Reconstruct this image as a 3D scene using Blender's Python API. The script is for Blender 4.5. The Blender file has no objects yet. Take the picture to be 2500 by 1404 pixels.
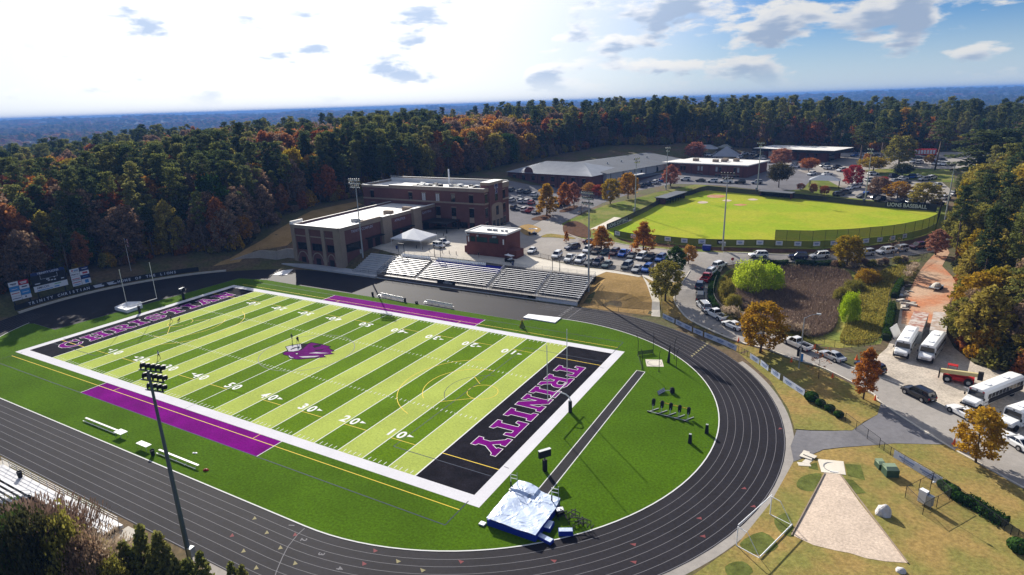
import bpy, bmesh, math, random
import numpy as np
from mathutils import Vector, Matrix
random.seed(11); RNG = np.random.default_rng(11)
SC = bpy.context.scene
R = math.radians

# ------------------------------------------------------------------ camera
CAM = np.array([91.603, -77.940, 46.194]); YAW, PITCH, ROLL, FPX = .516697, .293847, -.0328794, 1490.1
def basis():
    cy, sy = math.cos(YAW), math.sin(YAW)
    fw = np.array([-sy*math.cos(PITCH), cy*math.cos(PITCH), -math.sin(PITCH)])
    rt = np.array([cy, sy, 0.]); up = np.cross(rt, fw)
    rt2 = rt*math.cos(ROLL)+up*math.sin(ROLL)
    return rt2, np.cross(rt2, fw), fw
RT, UP, FW = basis()
cd = bpy.data.cameras.new('camera'); cam = bpy.data.objects.new('camera', cd); SC.collection.objects.link(cam)
cd.sensor_fit = 'HORIZONTAL'; cd.sensor_width = 36; cd.lens = FPX/2500*36; cd.clip_start = .5; cd.clip_end = 60000
cam.matrix_world = Matrix(((RT[0], UP[0], -FW[0], CAM[0]), (RT[1], UP[1], -FW[1], CAM[1]), (RT[2], UP[2], -FW[2], CAM[2]), (0, 0, 0, 1)))
SC.camera = cam

# ------------------------------------------------------------------ sky, sun, exposure
SUN_EL, SUN_AZ = R(26.6), R(138.5)            # azimuth of the sun measured from +X
SUN_DIR = Vector((math.cos(SUN_AZ)*math.cos(SUN_EL), math.sin(SUN_AZ)*math.cos(SUN_EL), math.sin(SUN_EL)))
W = bpy.data.worlds.new('World'); SC.world = W; W.use_nodes = True
nt = W.node_tree; nt.nodes.clear()
def nd(t, ty, **k):
    n = t.nodes.new(ty)
    for a, b in k.items(): setattr(n, a, b)
    return n
def mth(t, op, a, b=None, c=None, clamp=False):
    n = nd(t, 'ShaderNodeMath', operation=op, use_clamp=clamp)
    for i, v in enumerate((a, b, c)):
        if v is None: continue
        if isinstance(v, (int, float)): n.inputs[i].default_value = v
        else: t.links.new(v, n.inputs[i])
    return n.outputs[0]
def mixc(t, f, a, b, blend='MIX'):
    n = nd(t, 'ShaderNodeMix', data_type='RGBA', blend_type=blend)
    for i, v in ((0, f), (6, a), (7, b)):
        if isinstance(v, (int, float)): n.inputs[i].default_value = v
        elif isinstance(v, (tuple, list)): n.inputs[i].default_value = (*v[:3], 1)
        else: t.links.new(v, n.inputs[i])
    return n.outputs[2]
def ramp(t, fac, stops, interp='LINEAR'):
    n = nd(t, 'ShaderNodeValToRGB'); n.color_ramp.interpolation = interp
    e = n.color_ramp.elements
    while len(e) < len(stops): e.new(.5)
    for q, (p, c) in zip(e, stops): q.position = p; q.color = (*c[:3], 1) if isinstance(c, (tuple, list)) else (c, c, c, 1)
    t.links.new(fac, n.inputs[0]); return n.outputs[0]
def smooth(t, x, a, b):
    n = nd(t, 'ShaderNodeMapRange', interpolation_type='SMOOTHSTEP'); t.links.new(x, n.inputs[0])
    n.inputs[1].default_value = a; n.inputs[2].default_value = b; return n.outputs[0]
SKY_STRENGTH = .05
sky = nd(nt, 'ShaderNodeTexSky', sky_type='NISHITA', sun_disc=False, sun_elevation=SUN_EL, sun_rotation=R(90)-SUN_AZ, altitude=200, air_density=1.0, dust_density=.35, ozone_density=4.0)
geo = nd(nt, 'ShaderNodeTexCoord'); sep = nd(nt, 'ShaderNodeSeparateXYZ'); nt.links.new(geo.outputs['Generated'], sep.inputs[0])
zc = mth(nt, 'MAXIMUM', sep.outputs[2], .0); zz_ = mth(nt, 'ADD', zc, .13)
cx_ = mth(nt, 'DIVIDE', sep.outputs[0], zz_); cy_ = mth(nt, 'DIVIDE', sep.outputs[1], zz_)
def cloudnoise(dz, scale, detail, rough=.55):
    mp = nd(nt, 'ShaderNodeMapping'); nt.links.new(geo.outputs['Generated'], mp.inputs[0]); mp.inputs['Location'].default_value = (CO[0], CO[1], dz); mp.inputs['Scale'].default_value = (1, 1, 3.0)
    n = nd(nt, 'ShaderNodeTexNoise', noise_dimensions='3D'); n.inputs['Scale'].default_value = scale; n.inputs['Detail'].default_value = detail; n.inputs['Roughness'].default_value = rough
    n.inputs['Distortion'].default_value = .15
    nt.links.new(mp.outputs[0], n.inputs['Vector']); return n.outputs[0]
CO = (14.3, 27.7)
sd = nd(nt, 'ShaderNodeVectorMath', operation='DOT_PRODUCT'); nt.links.new(geo.outputs['Generated'], sd.inputs[0]); sd.inputs[1].default_value = SUN_DIR
veil = smooth(nt, sd.outputs['Value'], .68, .95)                 # thin bright overcast thickens toward the sun
n1 = cloudnoise(0., 9.5, 11, .55); n2 = cloudnoise(.035, 9.5, 4, .5)   # the same field a little higher up: what shades the cloud below
big = cloudnoise(.6, 3.2, 2, .4)                                  # wide clear and cloudy stretches of sky
thr = mth(nt, 'ADD', mth(nt, 'SUBTRACT', n1, mth(nt, 'MULTIPLY', veil, .095)), mth(nt, 'MULTIPLY', mth(nt, 'SUBTRACT', big, .5), .25))
cov = mth(nt, 'MULTIPLY', smooth(nt, thr, .462, .555), smooth(nt, sep.outputs[2], .0, .05))
thick = smooth(nt, mth(nt, 'ADD', mth(nt, 'MULTIPLY', n2, .75), mth(nt, 'MULTIPLY', thr, .3)), .50, .64)
cl_col = ramp(nt, thick, [(0, (1.0, .995, .98)), (.4, (.86, .89, .95)), (1, (.44, .55, .74))])
hs = nd(nt, 'ShaderNodeHueSaturation'); hs.inputs['Saturation'].default_value = 1.2; nt.links.new(mixc(nt, 1., sky.outputs[0], (.60, .74, 1.0), 'MULTIPLY'), hs.inputs['Color'])
cl_rad = mth(nt, 'ADD', 9.0, mth(nt, 'MULTIPLY', veil, 5.0))
clc = nd(nt, 'ShaderNodeVectorMath', operation='SCALE'); nt.links.new(cl_col, clc.inputs[0]); nt.links.new(cl_rad, clc.inputs['Scale'])
low = smooth(nt, sep.outputs[2], -.02, .13)
base = mixc(nt, mth(nt, 'MULTIPLY', mth(nt, 'SUBTRACT', 1, low), .7), hs.outputs[0], (7.4, 8.7, 10.2))
base = mixc(nt, mth(nt, 'MULTIPLY', veil, .92), base, (13.6, 13.6, 13.5))
skyc = mixc(nt, mth(nt, 'MULTIPLY', cov, .93), base, clc.outputs[0])
bg = nd(nt, 'ShaderNodeBackground'); bg.inputs[1].default_value = SKY_STRENGTH; nt.links.new(skyc, bg.inputs[0])
wo = nd(nt, 'ShaderNodeOutputWorld'); nt.links.new(bg.outputs[0], wo.inputs[0])
sl = bpy.data.lights.new('sun', 'SUN'); sl.energy = 5.0; sl.angle = R(.5); sl.color = (1, .94, .84)
so = bpy.data.objects.new('sun', sl); SC.collection.objects.link(so); so.rotation_euler = SUN_DIR.to_track_quat('Z', 'Y').to_euler()
vs = SC.view_settings; vs.view_transform = 'Standard'; vs.look = 'None'; vs.exposure = .84; vs.gamma = 1; vs.use_curve_mapping = False
cy = SC.cycles; cy.max_bounces = 6; cy.diffuse_bounces = 2; cy.glossy_bounces = 2; cy.transmission_bounces = 3; cy.transparent_max_bounces = 16
cy.volume_bounces = 0; cy.use_denoising = True; cy.caustics_reflective = False; cy.caustics_refractive = False
SC.render.threads_mode = 'AUTO'

# ------------------------------------------------------------------ helpers
COL = SC.collection
class MB:
    """collects shapes; obj() links them as ONE mesh object"""
    def __init__(s): s.V = []; s.F = []; s.M = []; s.T = None
    def add(s, vs, fs, m=0):
        k = len(s.V)
        if s.T is not None: vs = [tuple(s.T @ Vector(v)) for v in vs]
        s.V += [tuple(v) for v in vs]; s.F += [tuple(i+k for i in f) for f in fs]; s.M += [m]*len(fs); return s
    def box(s, x0, y0, z0, x1, y1, z1, m=0):
        v = [(x0,y0,z0),(x1,y0,z0),(x1,y1,z0),(x0,y1,z0),(x0,y0,z1),(x1,y0,z1),(x1,y1,z1),(x0,y1,z1)]
        return s.add(v, [(3,2,1,0),(4,5,6,7),(0,1,5,4),(1,2,6,5),(2,3,7,6),(3,0,4,7)], m)
    def quad(s, a, b, c, d, m=0): return s.add([a, b, c, d], [(0, 1, 2, 3)], m)
    def prism(s, poly, z0, z1, m=0, top=None):
        n = len(poly); tp = top or poly
        v = [(p[0], p[1], z0) for p in poly]+[(p[0], p[1], z1) for p in tp]
        f = [(i, (i+1) % n, n+(i+1) % n, n+i) for i in range(n)]+[tuple(range(n, 2*n)), tuple(range(n-1, -1, -1))]
        return s.add(v, f, m)
    def cyl(s, p, q, r, r2=None, n=8, m=0, cap=True):
        p, q = Vector(p), Vector(q); r2 = r if r2 is None else r2; d = (q-p).normalized()
        a = d.orthogonal().normalized(); b = d.cross(a); v = []
        for c, rr in ((p, r), (q, r2)):
            for i in range(n):
                t = 2*math.pi*i/n; v.append(tuple(c+a*(math.cos(t)*rr)+b*(math.sin(t)*rr)))
        f = [(i, (i+1) % n, n+(i+1) % n, n+i) for i in range(n)]
        if cap: f += [tuple(range(n, 2*n)), tuple(range(n-1, -1, -1))]
        return s.add(v, f, m)
    def tube(s, pts, r, n=6, m=0):
        for a, b in zip(pts[:-1], pts[1:]): s.cyl(a, b, r, n=n, m=m)
        return s
    def bar(s, p, q, w, h, m=0):
        """square bar from p to q, w across (horizontal), h high, top face at the line"""
        p, q = Vector(p), Vector(q); d = (q-p); sd = Vector((-d.y, d.x, 0)).normalized()*(w/2); u = Vector((0, 0, h))
        v = [p-sd-u, p+sd-u, q+sd-u, q-sd-u, p-sd, p+sd, q+sd, q-sd]
        return s.add(v, [(0,1,2,3),(7,6,5,4),(0,4,5,1),(1,5,6,2),(2,6,7,3),(3,7,4,0)], m)
    def dome(s, c, rx, ry, rz, n=10, k=5, m=0, lo=0.):
        v = []; f = []
        for j in range(k+1):
            t = lo+(math.pi/2-lo)*j/k
            for i in range(n):
                a = 2*math.pi*i/n; v.append((c[0]+rx*math.cos(t)*math.cos(a), c[1]+ry*math.cos(t)*math.sin(a), c[2]+rz*math.sin(t)))
        for j in range(k):
            for i in range(n): f.append((j*n+i, j*n+(i+1) % n, (j+1)*n+(i+1) % n, (j+1)*n+i))
        return s.add(v, f, m)
    def mesh(s, name, mats, smooth=False):
        me = bpy.data.meshes.new(name); me.from_pydata(s.V, [], s.F)
        for m in (mats if isinstance(mats, (list, tuple)) else [mats]): me.materials.append(m)
        if len(me.materials) > 1: me.polygons.foreach_set('material_index', s.M)
        if smooth: me.polygons.foreach_set('use_smooth', [True]*len(me.polygons))
        me.update(); return me
    def obj(s, name, mats, parent=None, loc=(0, 0, 0), rz=0., smooth=False):
        return link(name, s.mesh(name, mats, smooth), parent, loc, rz)
def link(name, me, parent=None, loc=(0, 0, 0), rz=0.):
    o = bpy.data.objects.new(name, me); COL.objects.link(o); o.location = loc; o.rotation_euler = (0, 0, rz)
    if parent: o.parent = parent
    return o
def tag(o, label, cat, group=None):
    if len(label.split()) > 16: print('LONG', label)
    o['label'] = label; o['category'] = cat
    if group: o['group'] = group
    return o
def struct(o, kind='structure'): o['kind'] = kind; return o
def empty(name, loc=(0, 0, 0), rz=0.):
    o = link(name, None, None, loc, rz); o.empty_display_size = .1; return o
def copy_tree(o, parent=None):
    c = o.copy(); COL.objects.link(c)
    if parent: c.parent = parent
    for ch in o.children: copy_tree(ch, c)
    return c
ORD = ['first','second','third','fourth','fifth','sixth','seventh','eighth','ninth','tenth','eleventh','twelfth','thirteenth','fourteenth','fifteenth','sixteenth','seventeenth','eighteenth','nineteenth','twentieth']; ORD += ['twenty-'+w for w in ORD[:9]]+['thirtieth']+['thirty-'+w for w in ORD[:9]]+['fortieth']+['forty-'+w for w in ORD[:9]]+['fiftieth']+['fifty-'+w for w in ORD[:9]]

# ------------------------------------------------------------------ materials
MATS = {}
def mat(name, col, rough=.85, metal=0., var=.0, scale=1., detail=4, col2=None, bump=0., bscale=None, spec=None, world=False, alpha=1., coat=0., fine=0., fscale=8.):
    if name in MATS: return MATS[name]
    m = bpy.data.materials.new(name); m.use_nodes = True; t = m.node_tree
    b = t.nodes['Principled BSDF']; b.inputs['Roughness'].default_value = rough; b.inputs['Metallic'].default_value = metal
    b.inputs['Specular IOR Level'].default_value = (.01 if world else .25) if spec is None else spec; b.inputs['Coat Weight'].default_value = coat
    src = nd(t, 'ShaderNodeNewGeometry').outputs['Position'] if world else nd(t, 'ShaderNodeTexCoord').outputs['Object']
    def noise(sc, dt, r=.6):
        n = nd(t, 'ShaderNodeTexNoise'); n.inputs['Scale'].default_value = sc; n.inputs['Detail'].default_value = dt; n.inputs['Roughness'].default_value = r
        t.links.new(src, n.inputs['Vector']); return n.outputs[0]
    out = None
    if var or col2:
        f = noise(scale, detail)
        if col2: out = mixc(t, smooth(t, f, .36, .64), col, col2)
        else:
            lo = tuple(c*(1-var) for c in col); hi = tuple(min(1, c*(1+var)) for c in col)
            out = ramp(t, f, [(.25, lo), (.75, hi)])
    if fine:
        f2 = noise(fscale, 3, .7); g = ramp(t, f2, [(.25, (1-fine,)*3), (.75, (1+fine,)*3)])
        out = mixc(t, 1., out if out is not None else col, g, 'MULTIPLY')
    if out is not None: t.links.new(out, b.inputs['Base Color'])
    else: b.inputs['Base Color'].default_value = (*col, 1)
    if bump:
        bn = nd(t, 'ShaderNodeBump'); bn.inputs['Strength'].default_value = 1; bn.inputs['Distance'].default_value = bump
        t.links.new(noise(bscale or scale*4, 5), bn.inputs['Height']); t.links.new(bn.outputs[0], b.inputs['Normal'])
    if alpha < 1:
        tr = nd(t, 'ShaderNodeBsdfTransparent'); mx = nd(t, 'ShaderNodeMixShader'); mx.inputs[0].default_value = alpha
        t.links.new(tr.outputs[0], mx.inputs[1]); t.links.new(b.outputs[0], mx.inputs[2]); t.links.new(mx.outputs[0], t.nodes['Material Output'].inputs[0])
    MATS[name] = m; return m
def leafmat(name, c1, c2, c3=None, transl=.4, var=.35):
    """foliage: colour drifts from plant to plant and leaf clump to leaf clump; leaves let light through"""
    m = bpy.data.materials.new(name); m.use_nodes = True; t = m.node_tree; t.nodes.clear()
    oi = nd(t, 'ShaderNodeObjectInfo'); g = nd(t, 'ShaderNodeNewGeometry')
    n = nd(t, 'ShaderNodeTexNoise'); n.inputs['Scale'].default_value = .55; n.inputs['Detail'].default_value = 4; t.links.new(g.outputs['Position'], n.inputs['Vector'])
    f = mth(t, 'ADD', mth(t, 'MULTIPLY', oi.outputs['Random'], .6), mth(t, 'MULTIPLY', n.outputs[0], .55), clamp=True)
    col = ramp(t, f, [(.12, c1), (.5, c2), (.88, c3 or c2)])
    r2 = ramp(t, g.outputs['Random Per Island'], [(0, (1-var,)*3), (1, (1+var,)*3)])
    col = mixc(t, 1., col, r2, 'MULTIPLY')
    d = nd(t, 'ShaderNodeBsdfDiffuse'); tl = nd(t, 'ShaderNodeBsdfTranslucent'); mx = nd(t, 'ShaderNodeMixShader'); mx.inputs[0].default_value = transl
    t.links.new(col, d.inputs[0]); t.links.new(col, tl.inputs[0]); t.links.new(d.outputs[0], mx.inputs[1]); t.links.new(tl.outputs[0], mx.inputs[2])
    o = nd(t, 'ShaderNodeOutputMaterial'); t.links.new(mx.outputs[0], o.inputs[0]); MATS[name] = m; return m
M = mat
m_turf = mat('turf', (.054,.108,.005), var=.22, scale=.09, world=True, fine=.42, fscale=3.2, rough=.9)
m_turfL = mat('turf_light', (.325,.385,.082), var=.14, scale=.10, world=True, fine=.24, fscale=3.2, rough=.9)
m_turfD = mat('turf_dark', (.088,.158,.006), var=.18, scale=.10, world=True, fine=.38, fscale=3.2, rough=.9)
m_turfK = mat('turf_black', (.011,.010,.014), var=.5, scale=.5, world=True, fine=.7, fscale=5, rough=.85)
m_turfP = mat('turf_purple', (.14,.002,.15), var=.28, scale=.2, world=True, fine=.3, fscale=4, rough=.9)
m_turfW = mat('turf_white', (.58,.57,.60), var=.05, scale=.3, world=True, fine=.05, fscale=3, rough=.9)
m_line = mat('painted_white', (.60,.60,.60), rough=.8)
m_yel = mat('painted_yellow', (.72,.50,.04), rough=.8)
m_blu = mat('painted_blue', (.002,.012,.04), rough=.8)
m_grn = mat('painted_dark_green', (.012,.05,.045), rough=.8)
m_grey = mat('painted_grey', (.10,.10,.13), rough=.8)
m_track = mat('track_rubber', (.016,.0145,.019), var=.30, scale=.12, world=True, fine=.28, fscale=2.2, rough=.7, spec=.06)
m_asph = mat('asphalt', (.31,.285,.26), var=.16, scale=.08, world=True, fine=.12, fscale=1.2, rough=.9)
m_asphD = mat('asphalt_dark', (.17,.165,.175), var=.18, scale=.12, world=True, fine=.14, fscale=1.5, rough=.9)
m_conc = mat('concrete', (.50,.46,.40), var=.10, scale=.25, world=True, fine=.08, fscale=2, rough=.9)
m_concP = mat('concrete_pale', (.60,.55,.47), var=.08, scale=.3, world=True, fine=.06, fscale=2, rough=.9)
m_grav = mat('gravel', (.46,.40,.33), var=.25, scale=.35, world=True, fine=.35, fscale=3, rough=.95, bump=.05, bscale=3)
m_clay = mat('clay_dirt', (.44,.19,.10), col2=(.46,.31,.21), scale=.13, world=True, fine=.25, fscale=2.2, rough=.95, bump=.06, bscale=1.5)
m_sand = mat('sand', (.52,.42,.335), var=.12, scale=.5, world=True, fine=.28, fscale=3.5, rough=.95, bump=.04, bscale=4)
m_mulch = mat('mulch', (.10,.055,.035), var=.35, scale=1, world=True, fine=.35, fscale=5, rough=.95, bump=.05, bscale=6)
m_fld = mat('field_grass', (.235,.31,.018), var=.10, scale=.07, world=True, fine=.2, fscale=1.2, rough=.9, col2=(.31,.325,.03))
m_lawn = mat('lawn_green', (.12,.16,.03), var=.2, scale=.15, world=True, fine=.25, fscale=2, rough=.95, col2=(.20,.19,.06))
m_tan = mat('dry_grass', (.285,.195,.07), scale=.14, world=True, fine=.34, fscale=2.2, rough=.95, col2=(.185,.175,.05), bump=.05, bscale=3)
m_tan2 = mat('dormant_lawn', (.36,.235,.10), scale=.2, world=True, fine=.2, fscale=2.0, rough=.95, col2=(.29,.19,.075), bump=.05, bscale=2.5)
m_weed = mat('rough_grass', (.26,.23,.06), scale=.15, world=True, fine=.35, fscale=1.6, rough=.95, col2=(.16,.19,.045), bump=.12, bscale=1.5)
m_mat = mat('turf_mat', (.10,.115,.03), var=.45, scale=.6, world=True, fine=.3, fscale=4, rough=.95)
m_litter = mat('leaf_litter', (.11,.075,.045), scale=.12, world=True, fine=.4, fscale=1.2, rough=.95, col2=(.07,.075,.03), bump=.15, bscale=.8)
m_brick = mat('dark_brick', (.135,.060,.055), var=.16, scale=.5, fine=.22, fscale=4, rough=.9)
m_brickR = mat('red_brick', (.135,.046,.038), var=.16, scale=.5, fine=.2, fscale=4, rough=.9)
m_stone = mat('tan_block', (.27,.21,.16), var=.10, scale=.6, fine=.12, fscale=3, rough=.9)
m_block = mat('grey_block', (.33,.29,.25), var=.12, scale=.6, fine=.15, fscale=3, rough=.9)
m_roofW = mat('white_membrane', (.66,.64,.61), var=.10, scale=.15, fine=.04, fscale=1, rough=.7)
m_shing = mat('grey_metal_roof', (.27,.29,.33), rough=.6, var=.12, scale=.3, spec=.12)
m_glass = mat('window_glass', (.012,.014,.02), rough=.08, spec=.6, var=.4, scale=.7)
m_glass2 = mat('window_blind', (.42,.42,.44), rough=.35, var=.2, scale=2)
m_alu = mat('aluminium', (.72,.72,.74), rough=.38, metal=.55, var=.06, scale=1)
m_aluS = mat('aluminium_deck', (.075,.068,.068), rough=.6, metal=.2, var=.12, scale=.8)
m_galv = mat('galvanised', (.36,.38,.40), rough=.55, metal=.4, var=.12, scale=.8)
m_blk = mat('black_metal', (.015,.015,.018), rough=.5)
m_blkf = mat('black_fabric', (.018,.018,.022), rough=.85)
m_wht = mat('white_paint', (.80,.80,.80), rough=.45)
m_whtg = mat('white_gloss', (.80,.80,.79), rough=.22, coat=.3)
m_blue = mat('blue_vinyl', (.012,.03,.28), rough=.45)
m_bluep = mat('blue_seat_paint', (.012,.012,.30), rough=.5)
m_red = mat('red_paint', (.42,.02,.02), rough=.45)
m_org = mat('orange_plastic', (.85,.13,.03), rough=.5)
m_yelp = mat('yellow_paint', (.75,.42,.04), rough=.45)
m_bark = mat('bark', (.10,.075,.058), var=.3, scale=2, fine=.2, fscale=6, rough=.95)
m_barkP = mat('pine_bark', (.15,.105,.08), var=.3, scale=2, fine=.2, fscale=6, rough=.95)
m_tyre = mat('tyre', (.012,.012,.013), rough=.8)
m_rim = mat('rim', (.42,.42,.43), rough=.3, metal=.8)
m_carg = mat('car_glass', (.01,.012,.016), rough=.06, spec=.7)
m_lampR = mat('tail_light', (.35,.01,.01), rough=.2)
m_lampW = mat('head_light', (.75,.75,.78), rough=.12)
m_skin = mat('skin', (.42,.24,.16), rough=.6)
m_net = mat('net_mesh', (.035,.045,.03), rough=.9, alpha=.8)
m_link = mat('chain_link', (.08,.08,.08), rough=.6, alpha=.16)
m_link2 = mat('wind_screen', (.02,.022,.03), rough=.9, alpha=.93)
# ------------------------------------------------------------------ terrain
def ray(u, v): return FW+RT*((u-1250)/FPX)-UP*((v-702)/FPX)
def at(u, v, z=0.):
    d = ray(u, v); t = (z-CAM[2])/d[2]; return CAM+d*t
CPX = [ # photo point, height there in metres above the football field
 (1300,612,4),(1280,590,4),(1400,640,4),(1500,640,4),(1600,660,4),(1690,640,4),(1580,605,4.1),(1450,600,4),(1570,672,4),
 (1770,640,3.9),(1735,665,3.5),(1690,700,3.0),(1720,710,2.9),(1680,745,2.2),(1735,760,2.1),(1720,790,1.6),(1800,795,1.7),(1870,840,1.2),(1920,820,1.4),(1945,850,1.2),(2040,880,1.0),(2115,905,.9),(2060,930,.8),(2240,975,.7),(2160,1000,.5),(2350,1030,.6),(2480,1110,.5),(2300,1090,.4),(2490,1200,.3),
 (1640,775,.7),(1700,815,.6),(1780,860,.5),(1900,940,.4),(2000,1010,.35),(2145,1090,.3),
 (1851,628,4.1),(1950,628,4.2),(2050,632,4.3),(2150,622,4.4),(2250,610,4.5),(2310,590,4.6),
 (1540,590,4.3),(1700,612,4.2),(2000,612,4.5),(2150,606,4.7),(2280,575,4.9),
 (1500,572,5.3),(1600,588,5.3),(1713,598,5.3),(1850,600,5.3),(2010,602,5.3),(2120,596,5.3),(2230,580,5.3),(2285,558,5.4),
 (1560,545,5.4),(1627,495,5.5),(1700,478,5.5),(1747,479,5.5),(1850,487,5.5),(1960,492,5.5),(2093,502,5.5),(2200,512,5.5),(2280,522,5.5),(1750,540,5.4),(2000,550,5.4),(1900,520,5.5),(2150,540,5.4),
 (1800,680,.8),(1850,700,.1),(1950,690,.0),(2040,690,.4),(1830,740,.2),(1900,770,.0),(1990,770,-.1),(2030,810,.3),(1760,700,1.9),(1770,745,1.5),(1790,655,3.2),(1900,655,2.0),(2000,655,2.2),(2060,660,2.6),
 (2110,720,1.6),(2080,780,1.2),(2080,840,1.0),(2000,845,.9),(2160,780,1.9),(2170,740,2.2),(2210,670,3.3),(2260,650,3.8),(2250,740,2.3),(2240,800,1.7),(2180,860,1.2),(2260,870,1.2),(2150,930,.8),(2350,940,.9),(2300,1000,.7),(2460,1000,.7),
 (2400,870,1.6),(2330,740,2.6),(2330,650,3.8),(2480,800,2.6),
 (1290,560,4.2),(1340,560,4.3),(1400,575,4.3),(1440,583,4.3),(1260,545,4.2),(1250,500,5.0),(1320,520,4.7),(1360,500,5.2),(1420,515,5.2),(1470,500,5.8),(1540,470,6.8),(1600,455,7.4),(1650,447,7.8),
 (1490,545,5.0),(1450,545,4.8),(1520,520,6.0),(1560,500,6.6),(1600,490,6.0),(1600,470,7.2),(1650,465,7.3),(1690,458,7.6),
 (1400,470,5.8),(1300,478,5.4),(1480,460,6.6),(1700,446,8.0),(1800,452,8.0),(1900,462,7.8),(1760,455,7.8),(1850,463,7.4),
 (1940,440,8.8),(2000,455,7.8),(1960,470,6.8),(2050,485,6.2),(2100,470,7.0),(2200,470,6.8),(2280,490,6.2),(2170,440,8.2),(2250,455,7.8),(2350,500,6.4),(2310,540,5.5),
 (1900,410,10),(2050,405,10.5),(2150,390,11.5),(2250,400,11),(2350,400,11),(2300,380,12.5),(2450,400,11.5),(2150,420,9.5),(2300,430,9.2),(1800,390,11),(1700,395,11.5),
]
CPW = [ # x, y, z
 (-36,60,4),(-20,60,4),(0,60,4),(20,60,4),(38,60,4),(-20,75,4),(0,75,4),(15,75,4),(-30,90,4),(-10,95,4),(-36,75,4),(-45,60,3.5),(-60,60,3),(-60,90,6),(-50,110,5),(-36,52,1.0),(-50,49,.3),(-65,47,.3),(-72,52,2.4),
 (45,60,3.9),(47,53,2.4),(56,52,2.2),(60,60,3.6),(42,50,.8),(55,48.5,.4),
 (-80,60,6),(-80,80,8),(-90,45,4),(-95,20,3.5),(-100,0,3.2),(-98,-20,3.),(-90,-40,3),(-110,30,7),(-120,0,8),(-120,-40,7),(-140,40,11),(-150,0,7),(-150,-60,7),(-100,80,10),(-95,110,11),(-120,110,14),(-80,120,9),(-60,125,7),
 (-100,150,15),(-60,160,11),(-140,100,16),(-180,60,10),(-200,0,5),(-220,-40,3),(-240,60,6),(-60,240,14),(-100,220,17),(-20,260,15),(0,300,19),(60,380,18),(-60,320,22),(-120,300,18),(120,380,15),(200,380,13),(250,250,10),(200,180,5),(180,120,3.5),(160,60,2.2),(150,20,1.2),(140,-30,.6),
 (-60,-60,1.),(-30,-54,.2),(-12,-50.5,.0),(8,-51,.1),(30,-51,.1),(50,-52,.0),(0,-58,1.2),(20,-58,1.2),(40,-60,.6),(70,-50,.2),(90,-40,.2),(100,-20,.3),(95,0,.3),(110,-10,.3),(120,0,.4),(70,-70,.3),(110,-50,.3),(20,-80,2),(-20,-80,3),(60,-100,0),(120,-80,.3),
]
_P = np.array([(*at(u, v, z)[:2], z) for u, v, z in CPX]+CPW)
def _rbf_fit(P, lam=3.):
    n = len(P); D = np.hypot(P[:, None, 0]-P[None, :, 0], P[:, None, 1]-P[None, :, 1])
    A = np.zeros((n+3, n+3)); A[:n, :n] = -D-lam*np.eye(n)*-1.; A[:n, n] = 1; A[:n, n+1:] = P[:, :2]/100; A[n:, :n] = A[:n, n:].T
    b = np.zeros(n+3); b[:n] = P[:, 2]; return np.linalg.solve(A, b)
_WT = _rbf_fit(_P)
def sstep(x, a, b):
    t = np.clip((x-a)/(b-a), 0, 1); return t*t*(3-2*t)
_FR = np.array([0, 300, 450, 650, 1000, 1800, 3200, 4600, 6500, 9000, 13000, 20000, 40000.])
_FZ = np.array([12, 12, 12, 5, -12, -34, -36, -14, 6, 11, 14, 16, 16.])
def hN(x, y):
    """height of the ground (numpy, any shape)"""
    x = np.asarray(x, float); y = np.asarray(y, float); sh = x.shape; x = x.ravel(); y = y.ravel()
    out = np.zeros(len(x))
    r = np.hypot(x, y-120); near = r < 520
    if near.any():
        xs, ys = x[near], y[near]; o = np.zeros(len(xs))
        for i in range(0, len(xs), 20000):
            a, b = xs[i:i+20000], ys[i:i+20000]
            o[i:i+20000] = -np.hypot(a[:, None]-_P[None, :, 0], b[:, None]-_P[None, :, 1])@_WT[:len(_P)]+_WT[len(_P)]+a/100*_WT[-2]+b/100*_WT[-1]
        out[near] = np.clip(o, -1.5, 26)
    dx, dy = x-CAM[0], y-CAM[1]; rc = np.hypot(dx, dy); th = np.arctan2(dx, dy)      # th: bearing from the camera
    far = np.interp(rc, _FR, _FZ)+sstep(rc, 3000, 7000)*(14*sstep(th, -.7, .5)+5*np.sin(th*9+1+rc/1500)+4*np.sin(th*23+rc/900)+2*np.sin(th*61+rc/500))
    far = far+sstep(rc, 500, 1200)*(9*np.sin(x/310.)*np.cos(y/270.)+5*np.sin(x/130.+y/170.))
    far = far+(10*np.exp(-((th+.46)/.16)**2)+7*np.exp(-((th+1.0)/.18)**2)+5*np.exp(-((th+.1)/.3)**2))*np.exp(-((rc-430)/190)**2)
    far = far-10*sstep(-th, .98, 1.2)*np.exp(-((rc-450)/330)**2)
    w = sstep(r, 260, 430); out = out*(1-w)+far*w
    sd = np.hypot(x-np.clip(x, -40.4, 40.4), y)-49.5
    out = out*sstep(sd, .0, 5.)
    bl = (x > -34.6) & (x < 38.3) & (y > 40) & (y < 60.4); out = np.where(bl, np.minimum(out, np.maximum(0, (y-50.2)*.27)), out)   # cut for the stands
    return out.reshape(sh)
def h(x, y): return float(hN(np.array([x]), np.array([y]))[0])
def G(u, v):
    """the ground point seen at a point of the photograph"""
    d = ray(u, v); T = np.concatenate([np.arange(30, 420, 2.), np.arange(420, 1500, 20.)])
    p = CAM[None]+d[None]*T[:, None]; below = p[:, 2] < hN(p[:, 0], p[:, 1])
    k = int(np.argmax(below)) if below.any() else len(T)-1
    a, b = T[max(k-1, 0)], T[k]
    for _ in range(14):
        m = (a+b)/2; q = CAM+d*m
        if q[2] < h(q[0], q[1]): b = m
        else: a = m
    q = CAM+d*b; return Vector((q[0], q[1], h(q[0], q[1])))
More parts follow.
